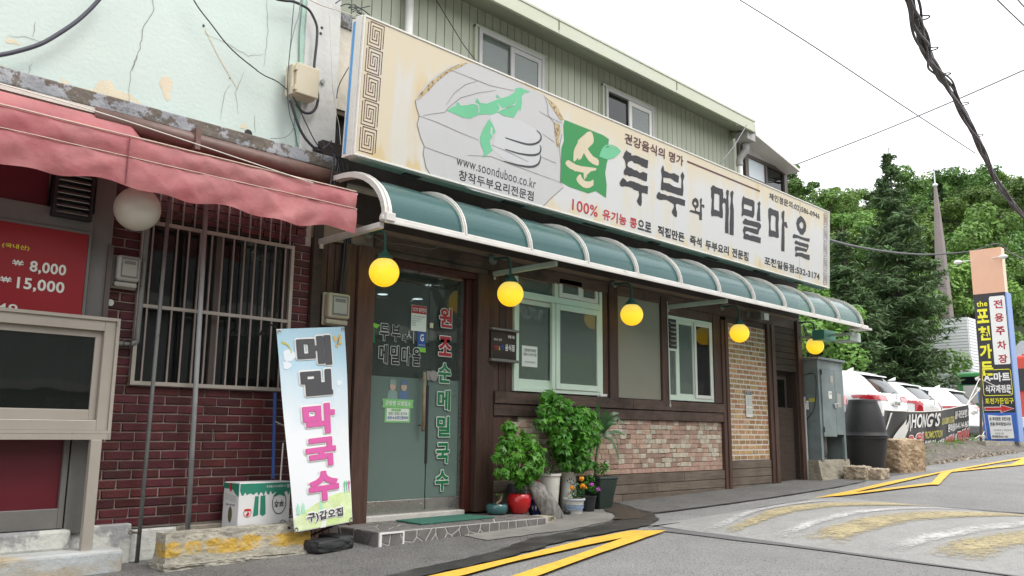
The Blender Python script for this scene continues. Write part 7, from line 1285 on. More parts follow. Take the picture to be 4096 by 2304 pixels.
# ---------------------------------------------------------------- car park beyond the building, verge
def lot_z(x, y): return -.13
mb = MB(); mb.add([(13.2, 7.4, -.20), (18, 7.0, -.14), (34, 7.6, -.12), (70, 9, -.05), (70, 40, -.05), (13.2, 40, -.13)], [(0, 1, 2, 3, 4, 5)]); struct('car_park', mb, 'lot')
mb = MB(); R = random.Random(9); V = []; n = 60
for i in range(n+1):
    x = 14.2+i*.3; y0 = 6.05+.03*(x-14); rows_ = 6
    for j in range(rows_+1):
        t = j/rows_; y = y0+t*(1.15)+R.uniform(-.03, .03); z = gz(x, y)+.0+(-.12-gz(x, y))*min(1, t*1.15)+(.07*math.sin(math.pi*t) if x > 16 else 0)+R.uniform(-.015, .015)*(0 < t < 1); V.append((x, y, z-.012 if t == 0 else z))
mb.add(V, [(i*7+j, (i+1)*7+j, (i+1)*7+j+1, i*7+j+1) for i in range(n) for j in range(6)]); struct('verge_bank', mb, 'bank', smooth=True)
P = []
for cx, cy, s, k in ((17.6, 6.55, .7, 500), (16.9, 6.45, .4, 260), (19.0, 6.75, .4, 120), (22.2, 7.1, .7, 130), (16.4, 6.35, .2, 120), (21.0, 6.9, .8, 70), (24.0, 7.3, .6, 80)):
    x = rng.normal(cx, s*.5, k); y = rng.normal(cy, .12, k); P.append(np.stack([x, y, np.array([gz(a, b)+(-.12-gz(a, b))*min(1, max(0, (b-6.1-.03*(a-14))/1.0))+.06 for a, b in zip(x, y)])+rng.uniform(0, .06, k)], 1))
P = np.concatenate(P); N = rng.normal(size=P.shape); leaves('grass', P, N, .10, 'weed', None, 'long', kind='stuff')
P = np.stack([rng.uniform(16.2, 25, 700), np.zeros(700), np.zeros(700)], 1); P[:, 1] = 6.1+.03*(P[:, 0]-14)+rng.uniform(-.10, .5, 700); P[:, 2] = [gz(a, b)+(-.12-gz(a, b))*min(1, max(0, (b-6.1-.03*(a-14))/1.0))+.02 for a, _, _ in P[:, :3] for b in (0,)] if False else [gz(a, b)+(-.12-gz(a, b))*min(1, max(0, (b-6.1-.03*(a-14))/1.0))+.03 for a, b in P[:, :2]]
N = rng.normal(size=P.shape); N[:, 2] += 1; leaves('leaf_litter', P, N, .07, 'rock_small', None, 'quad', kind='stuff')
struct('car_park_kerb', MB().box(23.5, 60, 6.75, 6.95, -.3, -.11), 'curb')
# ---------------------------------------------------------------- parked cars
def make_car(label, plate, body='car_white', style=0, group=None):
    t = thing('parked_car', label, 'car', (0, 0, 0), group)
    hw = .92
    #   y    zbot zbelt zroof roofhalf beltHalf
    if style == 0: S = [(.02, .32, .80, .82, .70, .80), (.06, .26, .98, 1.02, .74, .88), (.16, .22, 1.06, 1.12, .74, .91), (.34, .22, 1.08, 1.34, .70, .92), (.52, .22, 1.08, 1.54, .66, .92), (.66, .22, 1.07, 1.61, .66, .92), (1.4, .22, 1.03, 1.66, .67, .92), (2.3, .22, 1.0, 1.63, .66, .92), (2.9, .22, .99, 1.46, .62, .92), (3.5, .24, .97, 1.05, .60, .91), (4.1, .26, .86, .90, .56, .88), (4.4, .30, .62, .66, .50, .76)]
    elif style == 1: S = [(.02, .32, .84, .86, .62, .74), (.08, .26, 1.0, 1.04, .70, .83), (.20, .22, 1.06, 1.14, .70, .87), (.42, .22, 1.08, 1.36, .66, .89), (.60, .22, 1.08, 1.52, .62, .90), (.78, .22, 1.06, 1.58, .62, .90), (1.5, .22, 1.0, 1.61, .63, .90), (2.3, .22, .98, 1.58, .62, .90), (2.8, .22, .97, 1.42, .58, .90), (3.4, .24, .95, 1.03, .56, .89), (3.9, .26, .84, .88, .54, .86), (4.2, .30, .60, .64, .48, .74)]
    else: S = [(.02, .32, .86, .88, .70, .80), (.08, .26, .98, 1.02, .72, .88), (.25, .22, 1.02, 1.10, .70, .90), (.45, .22, 1.03, 1.28, .64, .91), (.65, .22, 1.02, 1.38, .62, .91), (.9, .22, 1.0, 1.43, .62, .91), (1.5, .22, .97, 1.45, .63, .91), (2.3, .22, .96, 1.43, .62, .91), (2.9, .22, .95, 1.30, .58, .91), (3.5, .24, .93, .98, .56, .90), (4.1, .26, .80, .84, .54, .87), (4.45, .30, .60, .64, .48, .74)]
    def ring_(s):
        y, zb, zl, zr, rh, bh = s; h = [(0, zb), (bh*.86, zb), (bh*.97, zb+.10), (bh, zb+(zl-zb)*.5), (bh*.985, zl-.10), (bh*.955, zl), (rh+(bh*.955-rh)*.25, zl+(zr-zl)*.72), (rh*.94, zr-.02), (rh*.6, zr), (0, zr+.01)]
        return [(x, y, z) for x, z in h]+[(-x, y, z) for x, z in reversed(h[1:-1])]
    rings = [ring_(s) for s in S]; k = len(rings[0]); mb = MB()
    mb.add([p for r in rings for p in r], [(i*k+j, (i+1)*k+j, (i+1)*k+(j+1) % k, i*k+(j+1) % k) for i in range(len(S)-1) for j in range(k)]+[tuple(range(k)), tuple(reversed(range((len(S)-1)*k, len(S)*k)))])
    tmp = link('tmp', mesh('tmp', mb, body, True)); sb_ = tmp.modifiers.new('s', 'SUBSURF'); sb_.levels = 3
    me = bpy.data.meshes.new_from_object(tmp.evaluated_get(bpy.context.evaluated_depsgraph_get())); bpy.data.objects.remove(tmp)
    me.name = 'body'; link('body', me, t, local=True); me.shade_smooth()
    nv_ = len(me.vertices); co = np.empty(nv_*3, 'f'); me.vertices.foreach_get('co', co); co = co.reshape(-1, 3); no = np.empty(nv_*3, 'f'); me.vertices.foreach_get('normal', no); no = no.reshape(-1, 3)
    FC = [(tuple(p.vertices), p.center.copy(), p.normal.copy()) for p in me.polygons]
    def patch(name, cond, m, off):      # a pane or lamp that hugs the bodywork, standing a few millimetres proud
        mb = MB(); ids = {}
        for vs_2, cc, nn in FC:
            if cond(cc.x, cc.y, cc.z, nn):
                f = []
                for i in vs_2:
                    if i not in ids: ids[i] = len(mb.v); mb.v.append(tuple(co[i]+no[i]*off))
                    f.append(ids[i])
                mb.f.append(tuple(f))
        if mb.f: return O(name, mb, m, t, smooth=True, local=True)
    roof = lambda y: np.interp(y, [s_[0] for s_ in S], [s_[3] for s_ in S]); belt = lambda y: np.interp(y, [s_[0] for s_ in S], [s_[2] for s_ in S])
    c, d = S[4], S[5]
    for sd_ in (-1, 1):
        patch('side_window', lambda x, y, z, n: x*sd_ > .3 and abs(n.x) > .45 and belt(y)+.0 < z < roof(y)-.10 and y < 1.86 and y > .86+(z-1.05)*.5, 'car_glass', .004)
        patch('side_window', lambda x, y, z, n: x*sd_ > .3 and abs(n.x) > .45 and belt(y)+.0 < z < roof(y)-.10 and y > 1.94 and y < 3.45-(z-.98)*1.3, 'car_glass', .004)
    patch('rear_window', lambda x, y, z, n: n.y < -.15 and abs(x) < .60 and 1.09 < z < c[3]-.03 and y < .62, 'car_glass', .004)
    O('spoiler', MB().hexa([(-.58, c[0]-.14, c[3]-.06), (.58, c[0]-.14, c[3]-.06), (.56, d[0]+.1, d[3]-.09), (-.56, d[0]+.1, d[3]-.09), (-.56, c[0]-.10, c[3]-.025), (.56, c[0]-.10, c[3]-.025), (.52, d[0]+.15, d[3]-.05), (-.52, d[0]+.15, d[3]-.05)]), body, t, local=True, bevel=.015)
    O('wiper', MB().tube([(.05, .10, 1.09), (.40, .16, 1.14)], .008, 5), 'car_trim', t, local=True)
    for sd_ in (-1, 1):
        if style == 1: patch('tail_light', lambda x, y, z, n: x*sd_ > .60 and y < .42 and ((.70 < z < 1.02 and y < .17 and x*sd_ > .66) or (.93+y*.15 < z < 1.04)), 'tail_red', .012)
        elif style == 2: patch('tail_light', lambda x, y, z, n: x*sd_ > .52 and y < .30 and .78 < z < .96, 'tail_red', .012)
        else: patch('tail_light', lambda x, y, z, n: x*sd_ > .40 and y < .62 and .895+y*.13 < z < 1.02+y*.02, 'tail_red', .012)
        O('reflector', MB().box(*sorted((sd_*.62, sd_*.82)), .015, .05, .50, .555), 'tail_red', t, local=True)
        for y in (.85, 3.50):
            wh = O('wheel', MB().lathe((0, 0, 0), [(.20, -.09), (.30, -.10), (.335, -.08), (.335, .08), (.30, .10), (.20, .09)], 28), 'rubber', t, smooth=True, local=True); wh.rotation_euler = (0, math.pi/2, 0); wh.location = (sd_*.82, y, .335)
            rm = O('rim', MB().lathe((0, 0, 0), [(.0001, .05*sd_), (.05, .07*sd_), (.19, .05*sd_), (.205, .085*sd_), (.215, .085*sd_)], 20), 'rim', wh)
            for q in range(5): a_ = q*2*math.pi/5; O('spoke', MB().tube([(0.03*math.cos(a_), .03*math.sin(a_), .075*sd_), (.20*math.cos(a_), .20*math.sin(a_), .08*sd_)], .018, 5), 'rim', wh)
    O('bumper_trim', MB().box(-.84, .84, -.005, .22, .22, .45), 'car_trim', t, local=True, bevel=.03); O('plate', MB().box(-.17, .17, -.03, -.005, .80 if style != 1 else .62, .91 if style != 1 else .73), 'paper', t, local=True)
    z0 = .80 if style != 1 else .62; text(plate, -.15, .15, z0+.02, z0+.09, lambda u, v, w=0: (u, -.031-w, v), 'ink', t, .02, .003, local=True)
    O('badge', MB().lathe((0, -.012 if style != 0 else .0, 1.0), [(.05, -.01), (.05, -.02), (.035, -.022), (.035, -.01)], 16, 'y'), 'tin', t, local=True)
    for y in (.9, 1.9, 2.9): pass
    O('door_seam', MB().add([(-.925, 1.78, .35), (-.925, 1.79, .35), (-.915, 1.79, 1.0), (-.915, 1.78, 1.0), (-.925, 1.0, .6), (-.925, 1.01, .6), (-.91, 1.01, 1.02), (-.91, 1.0, 1.02)], [(0, 1, 2, 3), (4, 5, 6, 7)]), 'car_trim', t, local=True)
    for sd_ in (-1, 1): O('mirror', MB().sphere((sd_*1.02, 2.9, 1.05), .10, 12, 8, .7), body, t, smooth=True, local=True)
    O('roof_fin', MB().hexa([(-.02, .95, 1.63 if style != 2 else 1.42), (.02, .95, 1.63 if style != 2 else 1.42), (.02, 1.15, 1.63 if style != 2 else 1.42), (-.02, 1.15, 1.63 if style != 2 else 1.42), (-.005, .93, 1.72 if style != 2 else 1.52), (.005, .93, 1.72 if style != 2 else 1.52), (.01, 1.0, 1.70 if style != 2 else 1.50), (-.01, 1.0, 1.70 if style != 2 else 1.50)]), body, t, local=True)
    return t
def park(t, x, y, rz=0): t.location = (x, y, -.13); t.rotation_euler = (0, 0, rz)
park(make_car('black car parked nearest, partly hidden behind the steel cabinet and black bin', '01로 1874', 'car_black', 2), 17.15, 7.75)
park(make_car('white parked car nearest, with slanting red tail light, behind the black bin', '07도 8102', 'car_white', 0), 19.75, 7.45)
park(make_car('smaller white parked car, the middle one behind the black promotion banner', '52수 7039', 'car_white', 1), 23.75, 8.0)
park(make_car('white parked car farthest, just left of the tall sign pillar', '33모 1567', 'car_white', 0), 28.1, 8.3)
# ---------------------------------------------------------------- black promotion banner on ropes
pb = thing('promotion_banner', 'black cloth banner with white, red and yellow writing tied before the parked cars', 'banner', (20, 7, 0))
PT = [Vector((17.0, 6.62, .50)), Vector((24.05, 7.27, .83)), Vector((16.9, 6.7, -.42)), Vector((24.2, 7.38, -.17))]
def FP(u, v, w=0):
    q = PT[2].lerp(PT[3], u).lerp(PT[0].lerp(PT[1], u), v); s = -.10*math.sin(math.pi*u); f = .03*math.sin(u*16+v*2)+.02*math.sin(u*31)
    return (q.x-w*.15, q.y-w*.98+f, q.z+s*(.6+.4*v))
mb = MB(); nu, nv = 60, 8; mb.add([FP(i/nu, j/nv) for j in range(nv+1) for i in range(nu+1)], [(j*(nu+1)+i, j*(nu+1)+i+1, (j+1)*(nu+1)+i+1, (j+1)*(nu+1)+i) for j in range(nv) for i in range(nu)])
pc = O('cloth', mb, 'banner_black', pb, smooth=True)
text("HONG'S", .24, .56, .62, .96, FP, 'white', pc, .03, .03, slant=.25); text('GOLF ACADEMY & STUDIO', .58, .79, .64, .80, FP, 'gold_ink', pc, .03, .03, slant=.25); text('일동 국민은행 3층', .81, .985, .70, .90, FP, 'white', pc, .03, .03, slant=.2)
text('PROMOTION', .42, .60, .34, .52, FP, 'gold_ink', pc, .03, .03, slant=.25); text('문의상담:010-4114-9676', .69, .985, .42, .62, FP, 'white', pc, .03, .03, slant=.2)
def red(b, u0, u1, v0, v1): text(b, u0-.004, u1+.004, v0-.02, v1+.02, FP, 'white', pc, .08, .025, slant=.2); text(b, u0, u1, v0, v1, FP, 'tape_red', pc, .03, .035, slant=.2)
red('3월', .20, .40, .14, .50); text('첫회원:6개월', .42, .635, .05, .30, FP, 'white', pc, .03, .03, slant=.2); red('40만원', .645, .775, .06, .34); text('1년', .79, .845, .08, .34, FP, 'white', pc, .03, .03, slant=.2); red('70만원', .855, .985, .08, .40)
decal([[(.05, .12), (.09, .45), (.12, .62), (.17, .82), (.165, .68), (.20, .80), (.185, .60), (.20, .62), (.16, .35), (.10, .12)]], FP, 'white', pc, 'print', .03); stroke([(.015, .55), (.04, .75), (.055, .95)], .012, FP, 'white', pc, 'print', .03)
stroke([(.19, .55), (.205, .75), (.21, .93), (.22, .93), (.23, .55)], .010, FP, 'white', pc, 'print', .03)
O('hem', MB().tube([FP(i/40, 1) for i in range(41)], .012, 5).tube([FP(i/40, 0) for i in range(41)], .012, 5), 'rope', pb)
st_ = thing('wooden_stake', 'thin leaning stake tied with white rope beside the tall sign pillar', 'stake', (25, 7.2, -.2))
O('stake', MB().tube([(24.9, 7.28, -.3), (25.05, 7.15, 2.0)], .035, 7), 'rust', st_)
for a, b in (((24.05, 7.27, .83), (25.0, 7.2, 1.55)), ((24.2, 7.35, -.15), (24.93, 7.27, .05)), ((25.0, 7.2, 1.55), (26.0, 6.7, 1.15)), ((25.0, 7.2, 1.25), (25.9, 7.4, -.05)), ((25.0, 7.2, 1.55), (25.98, 7.45, .9)), ((24.95, 7.25, .0), (25.9, 7.45, .15)), ((24.05, 7.27, .83), (25.0, 7.2, 1.30))): O('rope', MB().tube([a, b], .012, 5), 'rope', st_)
for z in (0, 1.25, 1.55): O('knot', rock_mb((24.95+.04*z, 7.24, z), .14, .14, .12, int(z*10), .4, 3, .2), 'rope', st_)
# ---------------------------------------------------------------- tall sign pillar at the car park entrance
PX, PY0, PY1 = 26.0, 6.66, 7.47
py = thing('sign_pillar', 'tall square sign pillar, peach above and black and blue below with yellow lettering', 'sign', (26.2, 7.05, -.13))
def slab(z0, z1, m, name, x0=PX, x1=PX+.30, e=0): return O(name, MB().box(x0-e, x1, PY0-e, PY1+e, z0, z1), m, py, bevel=.006)
O('peach_box', MB().box(PX, PX+.30, PY0+.004, PY1, 3.99, 5.27), 'pylon_peach', py, bevel=.006); O('peach_side', MB().box(PX+.01, PX+.30, PY0-.002, PY0+.003, 3.99, 5.265), 'pylon_cream', py)
O('black_panel', MB().box(PX, PX+.29, PY0+.004, PY1, .66, 3.985), 'pylon_black', py, bevel=.006); O('blue_side', MB().box(PX+.005, PX+.46, PY0-.03, PY0+.003, -.13, 3.985), 'pylon_blue_light', py, bevel=.004); O('blue_base', MB().box(PX-.02, PX+.29, PY0+.004, PY1+.02, -.13, .655), 'pylon_blue', py, bevel=.006)
Fy = lambda u, v, w=0: (PX-.012-w, PY1-u*(PY1-PY0), v)
decal([[(.50, 1.98), (.96, 1.98), (.985, 2.03), (.985, 3.84), (.96, 3.89), (.52, 3.89), (.49, 3.84), (.49, 2.03)]], Fy, 'white', py, 'text_field', .002)
text('the', .09, .43, 3.63, 3.79, Fy, 'yellow_ink', py, .02); 
for ch, z1 in zip('포천가든', (3.56, 3.07, 2.56, 2.08)): text(ch, .06, .44, z1-.40, z1, Fy, 'yellow_ink', py, .04)
for ch, z1 in zip('전용주차장', (3.78, 3.40, 3.03, 2.63, 2.25)): text(ch, .62, .90, z1-.24, z1, Fy, 'vinyl_red', py, .03, .005)
stroke([(.12, 1.13), (.92, 1.13), (.96, 1.17), (.96, 1.80), (.92, 1.84), (.12, 1.84), (.08, 1.80), (.08, 1.17), (.12, 1.13)], .018, Fy, 'yellow_ink', py, 'outline', .003)
text('A-마트', .11, .93, 1.51, 1.76, Fy, 'white', py, .04); text('식자재전문', .14, .93, 1.20, 1.42, Fy, 'white', py, .03); text('포천가든입구', .10, .97, .90, 1.06, Fy, 'yellow_ink', py, .02)
decal([[(.06, .715), (.06, .82), (.55, .82), (.55, .885), (.97, .765), (.55, .65), (.55, .715)]], Fy, 'white', py, 'arrow', .003); decal([[(.075, .73), (.075, .805), (.57, .805), (.57, .865), (.94, .765), (.57, .67), (.57, .73)]], Fy, 'tape_red', py, 'arrow', .008)
nc = O('cloth_notice', MB().add([(PX-.03, PY1-.15*.81, .60), (PX-.05, PY1-.52*.81, .57), (PX-.03, PY1-.86*.81, .59), (PX-.04, PY1-.20*.81, -.06), (PX-.05, PY1-.52*.81, -.05), (PX-.04, PY1-.90*.81, -.03)], [(0, 3, 4, 1), (1, 4, 5, 2)]), 'white', py)
Fn = lambda u, v, w=0: (PX-.055-w, PY1-u*(PY1-PY0), v)
for i, (b, u0, u1) in enumerate((('본 주차장은 포천가든', .20, .84), ('전용 주차장입니다', .20, .84))): text(b, u0, u1, .44-i*.14, .54-i*.14, Fn, 'ink_dark', nc, .03)
text('무단주차시 견인조치', .30, .84, .16, .21, Fn, 'ink_dark', nc, .0); text('포천가든 대표', .34, .60, .07, .12, Fn, 'ink_dark', nc, 0); text('주차문의:031-532', .24, .72, -.02, .045, Fn, 'ink_dark', nc, .03)
for dy, dx in ((.50, -.12), (-.28, .18)):
    y = (PY0+PY1)/2+dy; O('spot_lamp', MB().tube([(PX-.0, y-.12*(1 if dy > 0 else -1), 4.98), (PX-.1, y+.10*(1 if dy > 0 else -1), 4.98)], .012, 5).sphere((PX-.12, y+.2*(1 if dy > 0 else -1), 4.96), .11, 12, 8, .55), 'white', py)
# ---------------------------------------------------------------- far side of the car park
ch_ = thing('corrugated_building', 'white corrugated building half hidden by trees behind the parked cars', 'building', (52, 17, 2))
ang = math.radians(0)
O('wall', MB().box(51.35, 57, 15.15, 15.2, 1.5, 6.6), 'church_white', ch_); O('wall', MB().box(51.3, 51.35, 15.15, 20.5, 1.5, 6.6), 'church_white', ch_)
cs_ = mesh('corrugated_sheet', MB().hexa([(0, 0, 0), (5.6, 0, 0), (5.6, .05, 0), (0, .05, 0), (0, .03, .165), (5.6, .03, .165), (5.6, .05, .165), (0, .05, .165)]), 'church_white'); cs2 = mesh('corrugated_sheet', MB().hexa([(0, 0, 0), (.05, 0, 0), (.05, 5.3, 0), (0, 5.3, 0), (.03, 0, .165), (.05, 0, .165), (.05, 5.3, .165), (.03, 5.3, .165)]), 'church_white')
for i in range(30):
    o = link('corrugated_sheet', cs_, ch_); o.location = (51.35-52, 15.10-17, 1.55+i*.17-2); o = link('corrugated_sheet', cs2, ch_); o.location = (51.25-52, 15.15-17, 1.55+i*.17-2)
sp_ = thing('church_spire', 'slender brown church spire with a white cross rising from the trees', 'spire', (54.2, 17.2, 4))
O('spire', MB().lathe((54.2, 17.2, 6.2), [(.52, 0), (.37, 3.6), (.30, 5.6), (.09, 9.2), (.0001, 9.2)], 8), 'spire', sp_); O('cap', MB().sphere((54.2, 17.2, 15.42), .16, 12, 8, .7), 'church_white', sp_)
O('cross', MB().box(54.17, 54.23, 17.17, 17.23, 15.45, 17.0).box(54.17, 54.23, 16.85, 17.55, 16.35, 16.43), 'church_white', sp_)
rb_ = thing('red_building', 'dark red building with grey metal roof behind the tall sign pillar', 'building', (58, 13, 3))
O('wall', MB().box(56, 70, 10, 14.4, 0, 4.6), 'building_red', rb_); O('roof', MB().hexa([(55.7, 9.7, 4.6), (70, 9.7, 4.6), (70, 14.6, 4.6), (55.7, 14.6, 4.6), (57, 10.5, 5.7), (70, 10.5, 5.7), (70, 14, 5.7), (57, 14, 5.7)]), 'roof_grey', rb_)
for i in range(5): O('window', MB().box(55.97, 56.0, 10.4+i*.8, 10.9+i*.8, 2.6, 3.6), 'opp_dark', rb_)
tk = thing('red_truck', 'red truck cut by the right edge behind the tall sign pillar', 'truck', (40, 8.6, 0))
O('cab', MB().hexa([(36.5, 7.4, .6), (39.2, 7.4, .6), (39.2, 9.6, .6), (36.5, 9.6, .6), (36.8, 7.5, 3.1), (39.2, 7.5, 3.3), (39.2, 9.5, 3.3), (36.8, 9.5, 3.1)]), 'truck_red', tk, bevel=.12, seg=3); O('windscreen', MB().hexa([(36.56, 7.6, 1.75), (36.62, 7.6, 1.75), (36.62, 9.4, 1.75), (36.56, 9.4, 1.75), (36.68, 7.65, 2.6), (36.74, 7.65, 2.6), (36.74, 9.35, 2.6), (36.68, 9.35, 2.6)]), 'car_glass', tk)
O('cargo_box', MB().box(39.4, 44, 7.3, 9.7, .8, 3.4), 'truck_red', tk, bevel=.05); O('bumper', MB().box(36.3, 36.5, 7.4, 9.6, .35, .75), 'white', tk, bevel=.03)
for x in (37.3, 42.8):
    for y in (7.5, 9.5): w = O('wheel', MB().lathe((x, y, .35), [(.0001, -.12), (.3, -.12), (.45, -.1), (.45, .1), (.3, .12), (.0001, .12)], 20, 'y'), 'rubber', tk)
gt_ = thing('green_sign_van', 'green van with white and blue panel glimpsed left of the sign pillar', 'van', (44, 13, 0))
O('body', MB().box(42, 46.5, 10.9, 13.1, .5, 2.9), 'truck_green', gt_, bevel=.08); O('blue_panel', MB().box(41.96, 42.0, 11.3, 12.2, 1.4, 2.2), 'sign_blue', gt_); O('white_panel', MB().box(41.95, 41.99, 12.2, 12.8, 1.5, 2.3), 'white', gt_); O('window', MB().box(41.95, 42, 11.2, 12.9, 2.35, 2.7), 'car_glass', gt_)
# overhead wires
for k, lb in (('w1', 'thin wire crossing the white sky from top centre down to the right'), ('w2', 'thin wire rising across the sky to the right edge'), ('w3', 'thin wire across the top right corner, left of two'), ('w4', 'thin wire at the very top right corner'), ('w5', 'sagging wire from the signboard to the top of the sign pillar')):
    cable('overhead_wire', k, {'w1': .011, 'w2': .013, 'w3': .009, 'w4': .009, 'w5': .024}[k], 'wire_grey' if k != 'w5' else 'cable', lb, 'wire', r2={'w1': .034, 'w2': .034}.get(k))
bc = thing('cable_bundle', 'thick bundle of twisted black cables hanging across the upper right sky', 'cable bundle', tuple(WR['big'][3]))
bp_ = smooth_path(WR['big'], 8); nb = len(bp_)
for s in range(9):
    pts_ = []; r_ = .030+.014*(s % 3); f = .11+.028*(s % 4); ph_ = s*2.1
    for i, p in enumerate(bp_):
        t = (bp_[min(i+1, nb-1)]-bp_[max(i-1, 0)]).normalized(); a = t.cross(Vector((0, 0, 1))).normalized(); b = t.cross(a); k = 1+.5*math.sin(i*.33+s); an = i*f*(1 if s % 2 else -1)+ph_; pts_.append(p+a*math.cos(an)*r_*k+b*math.sin(an)*r_*k*1.1)
    O('cable', MB().tube(pts_, .015+.008*(s % 3 == 0), 6), 'cable_bundle', bc)
for i in range(14, nb-2, 11):
    p = bp_[i]; t = (bp_[i+1]-p).normalized(); a = t.cross(Vector((0, 0, 1))).normalized(); b = t.cross(a); q = p+a*.05
    O('tie_loop', MB().tube([q+a*.085*math.cos(k*math.pi/6)+t*.085*math.sin(k*math.pi/6) for k in range(13)], .009, 5), 'cable', bc)
# ---------------------------------------------------------------- wooded hill and trees
mb = MB(); xs = [30+6*i for i in range(32)]; ys = [11+6*i for i in range(28)]
def hz(x, y):
    d = math.hypot(x-20, y-5); t = max(0, min(1, (d-26)/66)); s = t*t*(3-2*t); return -.3+24.5*s+1.2*math.sin(x*.11)*s+1.0*math.sin(y*.13+1)*s
mb.add([(x, y, hz(x, y)-(.5 if y < 14 else 0)) for y in ys for x in xs], [(j*32+i, j*32+i+1, (j+1)*32+i+1, (j+1)*32+i) for j in range(27) for i in range(31)]); struct('hill', mb, 'hillsoil', smooth=True)
def tree_proto(name, label, seed, m, h=8., rad=2.6, per=150, ncl=26, leaf=.30, z0=.32, group=None, cat='tree'):
    R = random.Random(seed); t = thing(name, label, cat, (0, 0, 0), group)
    mb = MB(); mb.tube(smooth_path([(0, 0, -.6), (.1, .05, h*.25), (-.05, .1, h*.5), (0, 0, h*.8)], 4), .18, 8, r2=.05); cs, rs = [], []
    for i in range(ncl):
        a = R.uniform(0, 6.28); f = R.uniform(0, 1)**.6; zz = z0+(1-z0)*R.random(); rr_ = rad*f*math.sqrt(max(.12, 1-((zz-.58)/.55)**2)); c = (rr_*math.cos(a), rr_*math.sin(a), h*zz*.93); cs.append(c); rs.append(R.uniform(.5, 1.05)*rad*.33)
        mb.tube([(0, 0, h*zz*.6), (c[0]*.5, c[1]*.5, h*zz*.72), c], .05, 5, r2=.015)
    O('trunk', mb, 'bark', t, local=True); P, N = clump_points(cs, rs, per, .75, .8); leaves('crown', P, N, rng.uniform(.6, 1.25, len(P))*leaf, m, t, 'quad', local=True, kind='stuff'); return t
G1 = 'broadleaf trees covering the hillside'
TL = 'leafy green tree among the dense woods covering the hillside behind'
protos = [tree_proto('hill_tree', TL, 1, 'foliage_a', 8, 2.9, 300, 30, .25, .2, G1), tree_proto('hill_tree', TL, 2, 'foliage_b', 8.5, 2.8, 300, 28, .25, .2, G1), tree_proto('hill_tree', TL, 3, 'foliage_a', 7, 3.1, 300, 30, .26, .2, G1), tree_proto('hill_tree', TL, 4, 'foliage_b', 7.5, 2.6, 300, 26, .24, .2, G1)]
R = random.Random(77); n = 0; used = set()
fwd = math.radians(45.14)
for ring in range(10):
    d = 46+ring*7.2
    for k in range(9):
        az = math.radians(13.4+k*2.35+(1.1 if ring % 2 else 0)+R.uniform(-.5, .5)); dd = d+R.uniform(-2.5, 2.5); x, y = dd*math.cos(az), dd*math.sin(az)
        if x > 50.5 and x < 57.5 and 14.4 < y < 19.5: continue
        if dd < 59 and az < math.radians(20.4): continue
        if 34 < x < 70 and y < 15.4: continue
        i = R.randrange(4); o = protos[i] if i not in used else copy_tree(protos[i]); used.add(i)
        s = R.uniform(.85, 1.3); o.location = (x, y, hz(x, y)-.3); o.rotation_euler = (0, 0, R.uniform(0, 6.28)); o.scale = (s*R.uniform(.9, 1.15), s, s*R.uniform(.85, 1.1)); n += 1
for i in range(4):
    if i not in used: protos[i].location = (80+i*4, 30, 12)
# lower leafy trees and hedge behind the cars
b1 = tree_proto('small_tree', 'bright yellow-green young tree seen under the canopy end behind the cabinet', 9, 'foliage_bright', 4.6, 1.9, 120, 20, .20, .1); b1.location = (27.5, 14.3, -.2)
for i, (x, y, s, lb) in enumerate(((33, 17.0, 1.1, 'leafy tree just right of the signboard end, behind the cars'), (31.5, 15.2, .8, 'low leafy tree left of the conifer, behind the steel cabinet'), (40.5, 16.4, .8, 'low leafy tree right of the conifer above the farthest white car'), (47.0, 12.9, .34, 'low ivy-like bush left of the green van'), (48.5, 17.2, 1.4, 'slim tall tree hiding the foot of the church spire'))):
    o = copy_tree(protos[1 if i % 2 else 3]); o.location = (x, y, -.2); o.scale = (s, s, s) if s < 1.2 else (.5, .5, s); o['label'] = lb; o['group'] = ''; del o['group']; o.rotation_euler = (0, 0, i*1.3); o.name = 'small_tree'
hd = thing('hedge', 'dark green hedge bank running behind the row of parked cars', 'hedge', (35, 14, 0))
cs = [(30+.75*i, 13.2+.02*i+random.uniform(-.4, .4), random.uniform(.3, 1.5)) for i in range(28)]; P, N = clump_points(cs, [random.uniform(.5, .9) for _ in cs], 150, .8, .7); leaves('foliage', P, N, .18, 'foliage_a', hd, 'quad', kind='stuff')
O('stem', MB().tube([(31, 13.3, -.2), (31.1, 13.3, 1)], .05, 6), 'bark', hd)
